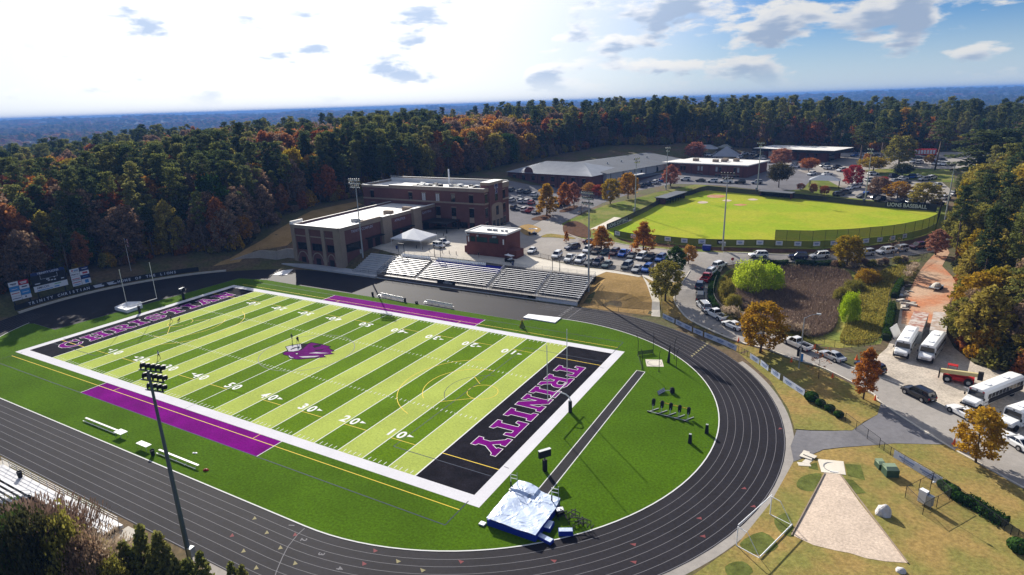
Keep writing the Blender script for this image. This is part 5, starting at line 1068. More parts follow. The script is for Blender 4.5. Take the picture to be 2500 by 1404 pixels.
for u, v, lab in ((969, 609, 'dark bin under the gate frame by the terrace'), (1252, 650, 'dark bin at the top rail above the second aisle')): g = G(u, v); bin_(lab, g.x, max(g.y, 60.5), 4.1, m_adN, .35, 1.)
o = empty('equipment_bag', (*at(503, 1149, 0)[:2], .032), R(30)); tag(o, 'red equipment bag lying on the near turf by the bench', 'bag'); part(o, 'body', m_red, lambda b: b.dome((0, 0, 0), .42, .2, .26, 10, 4)); part(o, 'strap', m_blkf, lambda b: b.box(-.03, -.215, .0, .03, .215, .275))
o = empty('towel', (*at(476, 1107, 0)[:2], .034), R(10)); tag(o, 'crumpled white towel on the near turf', 'towel'); part(o, 'cloth', m_wht, lambda b: b.add([(-.4, -.1, .01), (-.1, -.2, .09), (.2, -.12, .02), (.42, .02, .05), (.2, .18, .08), (-.1, .1, .02), (-.35, .12, .06), (0, 0, .13)], [(0, 1, 7), (1, 2, 7), (2, 3, 7), (3, 4, 7), (4, 5, 7), (5, 6, 7), (6, 0, 7)]))
# blocking sled
a, c = at(1592, 1004, .05), at(1678, 1026, .05); sl_ = empty('blocking_sled', (a[0], a[1], .035), math.atan2(c[1]-a[1], c[0]-a[0])); tag(sl_, 'five pad black blocking sled with orange bar on the right turf', 'sled'); L = np.hypot(c[0]-a[0], c[1]-a[1])
for i in range(5):
    s = i*L/4
    part(sl_, 'runner', m_galv, lambda b: b.bar((s-.35, -.5, .12), (s+.55, 1.3, .12), .1, .1)); part(sl_, 'strut', m_galv, lambda b: b.cyl((s, .2, .1), (s-.15, .75, 1.0), .05, n=6))
    part(sl_, 'pad', m_blkf, lambda b: b.prism([(s-.33, .62), (s+.07, .62), (s+.07, 1.0), (s-.33, 1.0)], .62, 1.55, top=[(s-.38, .74), (s+.12, .74), (s+.12, 1.12), (s-.38, 1.12)])); part(sl_, 'pad_head', m_blkf, lambda b: b.dome((s-.13, .93, 1.55), .24, .2, .22, 8, 3)); part(sl_, 'foot', m_blk, lambda b: b.box(s-.55, -.62, .0, s+.0, -.42, .16))
part(sl_, 'cross_bar', m_yelp, lambda b: b.cyl((.8, 1.05, 1.35), (L+.05, 1.05, 1.35), .06, n=6)); part(sl_, 'rear_bar', m_galv, lambda b: b.bar((-.6, -.5, .2), (L+.3, -.5, .2), .08, .08))
p = at(1622, 960, 0); o = empty('tipped_sled', (p[0], p[1], .035), R(25)); tag(o, 'single blocking sled tipped on its side above the five pad sled', 'sled'); part(o, 'pad', m_blkf, lambda b: b.box(.9, -.3, .1, 1.6, .3, .75)); part(o, 'pad_head', m_blkf, lambda b: b.dome((1.25, 0, .75), .35, .3, .3, 8, 3)); part(o, 'arm', m_galv, lambda b: b.cyl((.9, 0, .45), (-.1, .1, .35), .06, n=6))
for s in (-.5, 0., .45): part(o, 'runner', mat('slate_blue', (.03,.05,.10)), lambda b: b.bar((-1.1, s-.3, .16), (.1, s+.4, .5), .22, .12))
dm = MB().prism([(-.24, -.24), (.24, -.24), (.24, .24), (-.24, .24)], 0, 1.35, top=[(-.17, -.17), (.17, -.17), (.17, .17), (-.17, .17)]).mesh('tackling_dummy', m_blkf)
dc = MB().box(-.17, -.17, 1.352, .17, .17, 1.40).mesh('cap', m_galv)
for x, y, lab in ((77.0, 2.8, 'black upright tackling dummy nearest the track curb'), (75.5, -.85, 'black upright tackling dummy farther from the track curb')): o = link('tackling_dummy', dm, None, (x, y, .034)); tag(o, lab, 'dummy', 'tackling dummies'); link('cap', dc, o)
def timer(lab, x, y, rz): o = empty('play_clock', (x, y, .034), rz); tag(o, lab, 'clock', 'play clocks'); part(o, 'padded_post', m_blkf, lambda b: b.box(-.25, -.22, 0, .25, .22, 1.7)); part(o, 'neck', m_blk, lambda b: b.cyl((0, 0, 1.7), (0, 0, 2.1), .08)); part(o, 'cabinet', m_blkf, lambda b: b.box(-.85, -.2, 2.1, .85, .2, 3.1)); part(o, 'trim', m_galv, lambda b: b.box(-.87, -.22, 3.1, .87, .22, 3.16)); part(o, 'label_plate', m_wht, lambda b: b.box(.4, .2, 2.7, .6, .23, 3.0))
timer('black play clock on padded post behind the Trinity end zone', 60.4, -15.9, R(55)); p = at(449, 732, 0); timer('black play clock on padded post behind the Christian end zone', p[0], p[1], R(-75))
# discus cage
dp = empty('discus_pad', (63.3, 23.4, .034), R(22)); tag(dp, 'square white concrete discus pad with ring on the turf', 'discus pad'); part(dp, 'slab', m_concP, lambda b: b.box(-1.5, -1.55, 0, 1.5, 1.55, .04)); part(dp, 'ring', m_grey, lambda b: [b.bar((1.25*math.cos(R(q)), 1.25*math.sin(R(q)), .052), (1.25*math.cos(R(q+15)), 1.25*math.sin(R(q+15)), .052), .06, .01) for q in range(0, 360, 15)])
dcg = empty('discus_cage'); tag(dcg, 'ring of black curved poles with a gathered net around the discus pad', 'cage')
zc4 = lambda x, y: at(1530+x/5.11, 800+y/5.11, 0)
cpts = []
for x, y in ((140,348),(192,522),(402,552),(330,325),(592,385),(618,508)):
    q = zc4(x, y); cpts.append(q); d = (Vector((63.5, 23.5, 0))-Vector((q[0], q[1], 0))).normalized(); k = -.5
    part(dcg, 'pole', m_blk, lambda b: b.tube([(q[0], q[1], 0), (q[0], q[1], 2.9), (q[0]+d.x*k*.3, q[1]+d.y*k*.3, 3.6), (q[0]+d.x*k, q[1]+d.y*k, 4.1)], .05)); part(dcg, 'base', m_blk, lambda b: b.cyl((q[0], q[1], .03), (q[0], q[1], .1), .12))
q = zc4(520, 440); part(dcg, 'gathered_net', m_blkf, lambda b: b.cyl((q[0], q[1], .1), (q[0]+.1, q[1]+.3, 3.7), .30, .04, 7)); q2 = zc4(618, 508)
part(dcg, 'net_panel', m_net, lambda b: (b.quad((cpts[0][0], cpts[0][1], .1), (cpts[3][0], cpts[3][1], .1), (cpts[3][0], cpts[3][1], .9), (cpts[0][0], cpts[0][1], .9)), b.quad((cpts[0][0], cpts[0][1], .1), (cpts[1][0], cpts[1][1], .1), (cpts[1][0], cpts[1][1], .5), (cpts[0][0], cpts[0][1], .5))))
# pole vault pit
pv = empty('vault_pit', (62.2, -25., .034)); tag(pv, 'pole vault landing pit under a wrinkled pale blue cover', 'landing pit')
m_cover = mat('vault_cover', (.42,.50,.66), rough=.32, var=.14, scale=1.2, bump=.12, bscale=.9, spec=.5)
pit = [(-3.0, -3.5), (3.2, -3.5), (3.2, 1.6), (2.9, 3.6), (1.3, 3.6), (.7, 1.6), (-.8, 1.6), (-1.2, 4.2), (-3.0, 4.2), (-3.2, 1.5)]
part(pv, 'mat_block', m_blue, lambda b: b.prism(pit, 0, .78))
def cov(bm_name='cover'):
    bm = bmesh.new(); f = bm.faces.new([bm.verts.new((p_[0]*1.01, p_[1]*1.01, .8)) for p_ in pit]); bmesh.ops.triangulate(bm, faces=[f])
    for ax in (0, 1):
        for c_ in np.arange(-4, 4.4, .22): bmesh.ops.bisect_plane(bm, geom=bm.verts[:]+bm.edges[:]+bm.faces[:], dist=1e-5, plane_co=(c_, 0, 0) if ax == 0 else (0, c_, 0), plane_no=(1, 0, 0) if ax == 0 else (0, 1, 0))
    rg = random.Random(5); cr = [(rg.uniform(-3, 3), rg.uniform(-3, 3), rg.uniform(0, 3.14), rg.uniform(.4, 1.4)) for _ in range(46)]
    for v in bm.verts:
        x, y = v.co.x, v.co.y; z = .93+.12*math.exp(-((x+2.2)**2)/1.5)+.04*math.sin(x*2.1+y)*math.cos(y*1.7)-.10*math.exp(-((x-.4)**2+(y-.6)**2)/2)
        for cx2, cy2, an, ln_ in cr:
            dx, dy = x-cx2, y-cy2; u_ = dx*math.cos(an)+dy*math.sin(an); w_ = -dx*math.sin(an)+dy*math.cos(an)
            if abs(u_) < ln_: z += .055*math.exp(-(w_/.10)**2)*(1-abs(u_)/ln_)
        if y > 2.2 and x < 0: z += .25
        v.co.z = z
    me = bpy.data.meshes.new('cover'); bm.to_mesh(me); bm.free(); me.materials.append(m_cover); return me
link('cover', cov(), pv)
part(pv, 'front_cushion', m_blue, lambda b: b.box(-3, 2.3, .78, -1.2, 4.2, 1.03)); part(pv, 'pallet', m_galv, lambda b: b.box(-3.9, -3.9, 0, -3.2, -3.3, .18)); part(pv, 'valve', m_galv, lambda b: b.cyl((-3.1, 2.3, .85), (-3.1, 2.3, 1.1), .22, n=10))
for lab, x, y in (('vault standard with white ladder left of the pit', 58.7, -21.9), ('vault standard with white ladder right of the pit', 64.4, -22.2)):
    o = empty('vault_standard', (x, y, .034)); tag(o, lab, 'vault standard', 'vault standards')
    part(o, 'base_tube', m_blk, lambda b: b.cyl((0, 0, 0), (0, 0, 1.6), .09, n=8)); part(o, 'upright', m_alu, lambda b: b.cyl((0, 0, 1.6), (0, 0, 2.7), .03, n=6)); part(o, 'side_upright', m_galv, lambda b: b.cyl((.85, .1, 0), (.85, .1, 3.0), .03, n=6))
    for z in (2.1, 2.6): part(o, 'rung', m_wht, lambda b: b.cyl((0, 0, z), (.85, .1, z), .04, n=6))
hur = MB()
def hurdle(o): part(o, 'base', m_blk, lambda b: (b.box(-.55, -.35, 0, -.49, .35, .06), b.box(.49, -.35, 0, .55, .35, .06))); part(o, 'upright', m_blk, lambda b: (b.box(-.55, -.35, .06, -.5, -.3, 1.0), b.box(.5, -.35, .06, .55, -.3, 1.0))); part(o, 'top_bar', m_blk, lambda b: b.box(-.6, -.36, .92, .6, -.31, 1.0)); part(o, 'lower_bar', m_blk, lambda b: b.box(-.5, -.345, .45, .5, -.31, .5))
hp = [(1371,1264),(1381,1262),(1392,1262),(1403,1268),(1409,1262),(1400,1277),(1411,1284),(1425,1281),(1436,1282)]
for i, (u, v) in enumerate(hp):
    q = at(u, v, 0); o = empty('hurdle', (q[0], q[1], .034), R(20+random.Random(i).uniform(-50, 50))); tag(o, f'black track hurdle in the jumble beside the vault pit, {ORD[i]} of nine', 'hurdle', 'hurdles stored beside the vault pit'); hurdle(o)
def padbox(name, lab, u, v, sx, sy, sz, rz, m=m_blue): q = at(u, v, 0); o = empty(name, (q[0], q[1], .034), rz); tag(o, lab, 'mat'); part(o, 'block', m, lambda b: b.box(-sx/2, -sy/2, .0, sx/2, sy/2, sz)); part(o, 'top_panel', m_cover, lambda b: b.box(-sx/2+.05, -sy/2+.05, sz, sx/2-.05, sy/2-.05, sz+.03)); return o
padbox('foam_mat', 'blue foam block lying in front of the vault pit', 1328, 1318, 2.2, .7, .35, R(-10)); padbox('mat_cart', 'blue mat bundle on the track curb right of the vault pit', 1381, 1305, 1.6, .7, .6, R(28)); padbox('foam_mat', 'small blue mat against the right side of the vault pit', 1340, 1290, .8, 1.4, .5, R(5))
q = at(1367, 1258, 0); o = empty('hand_cart', (q[0], q[1], .034), R(40)); tag(o, 'small hand cart with pale lid beside the hurdles', 'cart'); part(o, 'box', m_blk, lambda b: b.box(-.4, -.3, .2, .4, .3, .75)); part(o, 'lid', m_tent, lambda b: b.box(-.42, -.32, .75, .42, .32, .85)); part(o, 'wheel', m_tyre, lambda b: b.cyl((-.3, -.36, .15), (-.3, -.3, .15), .15)); part(o, 'wheel', m_tyre, lambda b: b.cyl((-.3, .3, .15), (-.3, .36, .15), .15))
# tarps over the jump pits, pads behind the far goal
def tarp(name, lab, uv, m, hh=.25):
    P = [at(u, v, 0) for u, v in uv]; b = MB(); b.prism([(p_[0], p_[1]) for p_ in P][::-1] if False else [(p_[0], p_[1]) for p_ in P], .021, hh); o = b.obj(name, m); tag(o, lab, 'cover'); return o
m_tarpw = mat('white_tarp', (.70,.70,.72), var=.2, scale=1.4, bump=.08, bscale=1.2, rough=.6)
tarp('sand_pit_cover', 'white rumpled tarp over the jump pit beside the far straight', ((1277,777),(1355,790),(1370,778),(1290,769)), m_tarpw)
tarp('sand_pit_cover', 'white mat lying on the asphalt left of the field house shadow', ((667,672),(700,672),(716,658),(690,661)), m_tarpw, .12)
tarp('high_jump_mat', 'large pale grey mat behind the Christian end goal post', ((281,757),(311,765),(349,752),(345,743),(312,744)), m_tent, .8)
o = empty('yellow_goal', (*at(1268, 800, 0)[:2], .034), R(-10)); tag(o, 'small yellow framed goal lying beyond the far sideline', 'goal'); part(o, 'frame', m_yelp, lambda b: b.tube([(0, 0, 0), (.5, .3, 1.9), (.9, .5, 1.9), (.3, .1, 0)], .05)); part(o, 'net', m_net, lambda b: b.quad((0, 0, 0), (.5, .3, 1.9), (1.6, .2, .1), (1.0, -.6, .1)))
# soccer goal at lower right
fA, fB, bA, bB = at(1798, 1329, .2), at(1880, 1253, .2), at(1855, 1361, .2), at(1934, 1281, .2); sg = empty('soccer_goal'); tag(sg, 'large white soccer goal frame on grass beside the track apron', 'goal')
for q, c in ((fA, bA), (fB, bB)):
    zq = h(q[0], q[1]); zc2 = h(c[0], c[1]); part(sg, 'post', m_wht, lambda b: b.cyl((q[0], q[1], zq), (q[0], q[1], zq+2.44), .06)); part(sg, 'top_stay', m_wht, lambda b: b.cyl((q[0], q[1], zq+2.4), (q[0]+(c[0]-q[0])*.4, q[1]+(c[1]-q[1])*.4, zq+2.35), .04)); part(sg, 'back_stay', m_wht, lambda b: b.cyl((q[0]+(c[0]-q[0])*.4, q[1]+(c[1]-q[1])*.4, zq+2.35), (c[0], c[1], zc2+.06), .035)); part(sg, 'ground_bar', m_wht, lambda b: b.cyl((q[0], q[1], zq+.06), (c[0], c[1], zc2+.06), .05))
part(sg, 'crossbar', m_wht, lambda b: b.cyl((fA[0], fA[1], .2+2.44), (fB[0], fB[1], .2+2.44), .06)); part(sg, 'back_bar', m_wht, lambda b: b.cyl((bA[0], bA[1], .26), (bB[0], bB[1], .26), .07))
# throwing area
struct(drape('throwing_slab', PX((1996,1122),(2059,1128),(2065,1161),(2005,1154)), m_concP, .1)); struct(drape('throwing_sector', PX((2015,1156),(2049,1159),(2100,1230),(2160,1305),(2215,1376),(2160,1372),(2112,1364),(2075,1352),(2037,1345),(1985,1332),(1936,1309),(1970,1240)), m_sand, .09))
g = G(2033, 1142); o = empty('throwing_ring', g); tag(o, 'steel throwing ring with white toe board on the slab', 'ring'); part(o, 'ring', m_galv, lambda b: [b.bar((1.1*math.cos(R(q)), 1.1*math.sin(R(q)), .10), (1.1*math.cos(R(q+15)), 1.1*math.sin(R(q+15)), .10), .06, .04) for q in range(0, 360, 15)]); part(o, 'toe_board', m_wht, lambda b: [b.bar((1.16*math.cos(R(q)), 1.16*math.sin(R(q)), .17), (1.16*math.cos(R(q+10)), 1.16*math.sin(R(q+10)), .17), .11, .11) for q in range(-105, -55, 10)])
for i, (P0, P1) in enumerate((((2013,1157),(1932,1309)), ((2051,1160),(2216,1377)))):
    a, c = G(*P0), G(*P1); o = MB().bar((a.x, a.y, a.z+.2), (c.x, c.y, c.z+.2), .12, .22).obj('edge_board', m_stone); tag(o, ('left', 'right')[i]+' timber edge board of the sandy throwing sector', 'board')
for i, uv in enumerate((((2062,1133),(2101,1137),(2112,1174),(2069,1162)), ((2061,1170),(2082,1173),(2114,1205),(2088,1207)), ((1975,1135),(1994,1130),(1998,1150),(1974,1145)), ((1958,1165),(2005,1158),(1985,1200),(1945,1190)), ((1890,1270),(1925,1255),(1938,1310),(1905,1300)), ((1805,1330),(1860,1300),(1900,1335),(1850,1356)), ((1770,1385),(1812,1372),(1838,1398),(1790,1420)))):
    struct(drape('turf_patch', catmull(PX(*uv), 3, True) if i > 2 else PX(*uv), m_mat, .085+.002*i))
slab_m = MB().box(-.75, -.4, 0, .75, .4, .1).mesh('paving_slab', m_concP)
for i, (u, v, rz, z) in enumerate(((1972,1127,70,.02),(1968,1118,-10,.13),(1977,1116,-20,.24),(1963,1135,20,.02),(1966,1109,80,.02))): g = G(u, v); o = link('paving_slab', slab_m, None, (g.x, g.y, g.z+z), R(rz)); tag(o, 'pale paving slab in the loose stack by the throwing slab', 'slab', 'stacked paving slabs')
m_boxg = mat('utility_green', (.045,.085,.055), rough=.5, var=.2, scale=2)
for lab, u, v, sx, sy, sz, rz in (('smaller green utility box left of the green transformer', 2148, 1142, .9, 1.2, 1.0, 25), ('larger green transformer box beside the throwing area', 2172, 1160, 1.5, 1.3, 1.3, 25)):
    g = G(u, v); o = empty('transformer_box', g, R(rz)); tag(o, lab, 'utility box'); part(o, 'cabinet', m_boxg, lambda b: b.box(-sx/2, -sy/2, 0, sx/2, sy/2, sz*.8)); part(o, 'sloped_lid', mat('pale_utility_green', (.20,.26,.17), rough=.6), lambda b: b.add([(-sx/2, -sy/2, sz*.8), (sx/2, -sy/2, sz*.8), (sx/2, sy/2, sz*.8), (-sx/2, sy/2, sz*.8), (-sx/2+.1, -sy/2+.5, sz), (sx/2-.1, -sy/2+.5, sz), (sx/2, sy/2, sz), (-sx/2, sy/2, sz)], [(0,1,5,4),(1,2,6,5),(2,3,7,6),(3,0,4,7),(4,5,6,7)])); part(o, 'plinth', m_conc, lambda b: b.box(-sx/2-.2, -sy/2-.2, -.1, sx/2+.2, sy/2+.2, .02))
for lab, u, v, rx, rz_ in (('pale rounded boulder on the lawn right of the sand sector', 2156, 1256, .85, 1.2), ('small white boulder at the bottom edge of the lawn', 2199, 1396, .5, .45)):
    bm = bmesh.new(); bmesh.ops.create_icosphere(bm, subdivisions=3, radius=1.); rg = random.Random(int(rx*100))
    for v_ in bm.verts: k = 1+.1*math.sin(v_.co.x*3+1)*math.cos(v_.co.y*4)+.06*math.sin(v_.co.z*7+v_.co.x*5); v_.co = (v_.co.x*rx*k, v_.co.y*rx*.9*k, max(-.1, v_.co.z)*rz_*k)
    me = bpy.data.meshes.new('boulder'); bm.to_mesh(me); bm.free(); me.materials.append(mat('pale_rock', (.50,.48,.48), var=.2, scale=2, bump=.08, bscale=4)); o = link('boulder', me, None, G(u, v)); tag(o, lab, 'boulder')
cab = G(2258, 1235); o = empty('meter_cabinet', cab, R(-35)); tag(o, 'pale grey meter cabinet with antenna inside the small fence', 'utility cabinet'); part(o, 'cabinet', m_tent, lambda b: b.box(-.75, -.3, .35, .1, .3, 1.9)); part(o, 'side_cabinet', m_galv, lambda b: b.box(.14, -.3, .35, .7, .3, 1.6))
for s in (-.7, -.1, .6): part(o, 'leg', m_galv, lambda b: b.box(s-.04, -.04, -.1, s+.04, .04, .35))
part(o, 'antenna', m_blk, lambda b: (b.cyl((.2, 0, 1.6), (.2, 0, 4.), .035), b.bar((-.1, 0, 3.6), (.5, 0, 3.6), .04, .04))); part(o, 'spotlight', m_wht, lambda b: b.dome((.45, 0, 3.45), .16, .16, .16, 8, 3, lo=-1.5))
q4 = PX((2209,1216),(2275,1182),(2318,1222),(2252,1258)); fence('utility_fence', 'small square chain link fence around the meter cabinet', q4+[q4[0]], 1.6, m_link, step=2.4)
cone_m = MB().cyl((0, 0, .04), (0, 0, .75), .2, .04, 10).box(-.26, -.26, 0, .26, .26, .04).mesh('traffic_cone', m_org)
for i, (u, v) in enumerate(((1932,884),(2032,923),(2136,978),(1858,858),(1989,852),(2329,1085),(1803,834),(2091,878),(1487,632),(1542,614),(2297,845))):
    o = link('traffic_cone', cone_m, None, G(u, v)); o.scale = (1, 1, 1.3); tag(o, f'orange traffic cone beside the road, {ORD[i]} of those set out', 'cone', 'orange cones')
ss = G(1787, 655); o = empty('stop_sign', ss, R(20)); tag(o, 'red octagonal stop sign at the road junction', 'sign'); part(o, 'post', m_galv, lambda b: b.cyl((0, 0, -.1), (0, 0, 2.4), .04)); part(o, 'plate', m_red, lambda b: b.add([(.42*math.cos(R(22.5+45*i)), -.05, 2.5+.42*math.sin(R(22.5+45*i))) for i in range(8)]+[(.42*math.cos(R(22.5+45*i)), -.02, 2.5+.42*math.sin(R(22.5+45*i))) for i in range(8)], [tuple(range(8)), tuple(range(15, 7, -1))]+[(i, (i+1) % 8, 8+(i+1) % 8, 8+i) for i in range(8)])); word('STOP', m_line, .24, (0, 0, 0), (1, 0, 0), (0, 0, 1), o).location = (0, -.055, 2.5)
g = G(1725, 611); o = empty('blue_bin', g); tag(o, 'dark blue wheeled bin on the bank below the outfield fence', 'bin'); part(o, 'body', m_blue, lambda b: b.prism([(-1, -.6), (1, -.6), (1, .6), (-1, .6)], 0, 1.4, top=[(-1.1, -.7), (1.1, -.7), (1.1, .7), (-1.1, .7)])); part(o, 'lid', m_adN, lambda b: b.box(-1.15, -.75, 1.4, 1.15, .75, 1.5))
# ------------------------------------------------------------------ vehicles
def loft(b, st, m=0):
    """st: list of (x, zlow, zhigh, halfwidth)"""
    v = []; n = 8
    for x, a, c, w in st: v += [(x, -w*.9, a), (x, -w, a+.12), (x, -w, c-.14), (x, -w*.90, c), (x, w*.90, c), (x, w, c-.14), (x, w, a+.12), (x, w*.9, a)]
    f = []
    for i in range(len(st)-1):
        for k in range(n): f.append((i*n+k, i*n+(k+1) % n, (i+1)*n+(k+1) % n, (i+1)*n+k))
    f += [tuple(range(n-1, -1, -1)), tuple((len(st)-1)*n+k for k in range(n))]
    b.add(v, [q[::-1] for q in f], m)
def frustum(b, x0, x1, w, z, X0, X1, W_, Z, m=0): b.add([(x0, -w, z), (x1, -w, z), (x1, w, z), (x0, w, z), (X0, -W_, Z), (X1, -W_, Z), (X1, W_, Z), (X0, W_, Z)], [(4,5,6,7),(0,1,5,4),(1,2,6,5),(2,3,7,6),(3,0,4,7)], m)
SPEC = {   # lower body stations, greenhouse (x0,x1,w,z,X0,X1,W,Z), axle x, wheel radius
 'sedan': ([(-2.42,.42,.80,.72),(-2.3,.28,.94,.86),(-1.5,.22,1.0,.92),(.9,.22,.95,.92),(1.75,.24,.84,.89),(2.3,.3,.68,.78),(2.42,.4,.58,.66)], (-1.85,1.05,.82,.93,-1.05,.2,.62,1.45), (-1.4,1.42), .33),
 'coupe': ([(-2.4,.42,.86,.74),(-2.25,.28,.98,.88),(-1.4,.22,1.02,.94),(.6,.22,.96,.94),(1.7,.24,.86,.91),(2.3,.3,.70,.8),(2.42,.4,.6,.68)], (-2.0,.85,.82,.95,-1.0,-.1,.60,1.38), (-1.4,1.45), .35),
 'suv': ([(-2.42,.42,1.0,.82),(-2.34,.32,1.1,.92),(-1.5,.28,1.12,.97),(.9,.28,1.1,.97),(1.9,.3,1.02,.95),(2.34,.36,.88,.86),(2.45,.46,.76,.76)], (-2.36,1.15,.88,1.08,-2.05,.45,.70,1.78), (-1.42,1.48), .38),
 'van': ([(-2.5,.42,1.0,.84),(-2.42,.32,1.08,.95),(-1.5,.26,1.1,.99),(1.1,.26,1.06,.99),(2.0,.3,.92,.95),(2.45,.38,.74,.82)], (-2.45,1.75,.90,1.04,-2.2,.6,.72,1.78), (-1.5,1.55), .35),
 'pickup': ([(-2.9,.5,.78,.9),(-2.85,.42,.82,.97),(-.55,.36,.82,.99),(-.5,.36,1.18,.99),(1.3,.36,1.16,.99),(2.2,.38,1.08,.97),(2.75,.44,.92,.9),(2.85,.54,.8,.84)], (-.5,1.45,.90,1.15,-.35,.75,.72,1.86), (-1.75,1.9), .42),
 'jeep': ([(-2.1,.5,1.05,.8),(-2.05,.42,1.12,.86),(.7,.42,1.1,.86),(.8,.42,1.1,.7),(2.0,.5,1.02,.66),(2.1,.55,.95,.62)], (-2.05,.85,.82,1.1,-2.0,.5,.74,1.85), (-1.3,1.45), .42),
}
WM = {}
def wheel_mesh(r):
    if r not in WM: WM[r] = (MB().cyl((0, -.12, 0), (0, .12, 0), r, n=14).mesh('wheel', m_tyre), MB().cyl((0, -.135, 0), (0, .135, 0), r*.62, n=10).mesh('rim', m_rim))
    return WM[r]
VM = {}
def vmesh(kind):
    if kind in VM: return VM[kind]
    st_, gh, ax, r = SPEC[kind]; b = MB(); loft(b, st_)
    x0, x1, w, z, X0, X1, W_, Z = gh
    b.add([(X0-.04, -W_-.03, Z), (X1+.06, -W_-.03, Z), (X1+.06, W_+.03, Z), (X0-.04, W_+.03, Z), (X0+.1, -W_+.1, Z+.06), (X1-.1, -W_+.1, Z+.06), (X1-.1, W_-.1, Z+.06), (X0+.1, W_-.1, Z+.06)], [(4,5,6,7),(0,1,5,4),(1,2,6,5),(2,3,7,6),(3,0,4,7),(3,2,1,0)])
    for s in (-1, 1):     # pillars
        for (a, c) in ((x0, X0), (x1, X1)): b.bar((a, s*w, z), (c, s*(W_+.005), Z+.02), .08, .07)
        for q in ((.48,) if kind not in ('suv', 'van') else (.36, .68)): b.bar((x0+(x1-x0)*q, s*(w+.005), z), (X0+(X1-X0)*q, s*(W_+.012), Z+.02), .06, .08)
        b.box(x1-.35, s*(w+.12)-.1, z+.02, x1-.18, s*(w+.12)+.1, z+.18)
    if kind == 'pickup':
        b.box(-2.88, -.98, .8, -.5, -.88, 1.18); b.box(-2.88, .88, .8, -.5, .98, 1.18); b.box(-2.9, -.98, .8, -2.8, .98, 1.16)
    if kind in ('suv', 'jeep'):
        for s in (-.6, .6): b.bar((X0+.2, s, Z+.13), (X1-.2, s, Z+.13), .05, .05)
    if kind == 'jeep': b.cyl((-2.3, 0, 1.05), (-2.1, 0, 1.05), .36, n=12); b.box(.9, -.95, .85, 2.0, -.62, .95); b.box(.9, .62, .85, 2.0, .95, .95)
    g = MB(); frustum(g, x0+.02, x1-.02, w-.02, z-.02, X0, X1, W_, Z+.005)
    if kind == 'pickup': g.box(-2.8, -.88, .80, -.5, .88, .83)
    tr = MB(); w2 = st_[2][3]
    for s in (-1, 1):
        for a in ax: tr.cyl((a, s*(w2-.2), r+.02), (a, s*(w2+.008), r+.02), r+.09, n=14)
    tr.box(st_[0][0]-.03, -w2*.85, .36, st_[0][0]+.2, w2*.85, .56); tr.box(st_[-1][0]-.2, -w2*.8, .36, st_[-1][0]+.04, w2*.8, .52)
    hl = MB().box(-.12, -.17, -.07, .06, .17, .07).mesh('headlight', m_lampW); tlm = MB().box(-.04, -.12, -.14, .06, .12, .14).mesh('taillight', m_lampR)
    pl = MB().box(-.03, -.2, -.06, .02, .2, .06).mesh('number_plate', m_wht)
    VM[kind] = (b, g.mesh('windows', m_carg), tr.mesh('trim', m_blk), hl, tlm, pl, None); return VM[kind]
PAINT = {'white': (.74,.74,.74), 'silver': (.42,.43,.45), 'grey': (.16,.17,.18), 'dark grey': (.055,.06,.065), 'black': (.010,.010,.012), 'navy': (.012,.018,.06), 'blue': (.02,.10,.38), 'red': (.34,.012,.02), 'maroon': (.10,.012,.02), 'teal': (.03,.07,.085), 'tan': (.30,.25,.19), 'bright blue': (.01,.12,.55), 'brown': (.10,.07,.055)}
def paint(c): return mat('car_paint_'+c.replace(' ', '_'), PAINT[c], rough=.25, coat=.6, spec=.4)
BM_ = {}
def body_mesh(kind, c):
    if (kind, c) not in BM_: BM_[kind, c] = vmesh(kind)[0].mesh(kind+'_body', paint(c))
    return BM_[kind, c]
def car(kind, c, p, rz, label, group, detail=True):
    _, wi, tr, hl, tlm, pl, _ = vmesh(kind); st_, gh, ax, r = SPEC[kind]
    o = link('pickup_truck' if kind == 'pickup' else 'car', body_mesh(kind, c), None, p, rz); tag(o, label, 'pickup' if kind == 'pickup' else 'car', group)
    d = Vector((math.cos(rz), math.sin(rz))); zf, zr = h(p[0]+d.x*1.4, p[1]+d.y*1.4), h(p[0]-d.x*1.4, p[1]-d.y*1.4)
    o.location.z = (zf+zr)/2+.045; o.rotation_euler = (0, -math.atan2(zf-zr, 2.8), rz)
    link('windows', wi, o)
    w = st_[2][3]-.09; tm, rm = wheel_mesh(r)
    for a in ax:
        for s in (-1, 1):
            k = link('wheel', tm, o, (a, s*w, r))
            if detail: link('rim', rm, k)
    link('trim', tr, o)
    if detail:
        for s in (-1, 1):
            link('headlight', hl, o, (st_[-2][0]-.02, s*(st_[-2][3]-.22), st_[-2][2]-.13)); link('taillight', tlm, o, (st_[1][0]-.05, s*(st_[1][3]-.16), st_[1][2]-.2))
        link('number_plate', pl, o, (st_[0][0]-.03, 0, .68))
    return o
def cpx(kind, c, uv, to, label, group, detail=True):
    p = G(*uv); q = G(*to); rz = math.atan2(q.y-p.y, q.x-p.x); return car(kind, c, p, rz, label, group, detail)
KN = {'sedan': 'sedan', 'coupe': 'coupe', 'suv': 'SUV', 'van': 'minivan', 'pickup': 'pickup truck', 'jeep': 'boxy off-roader'}
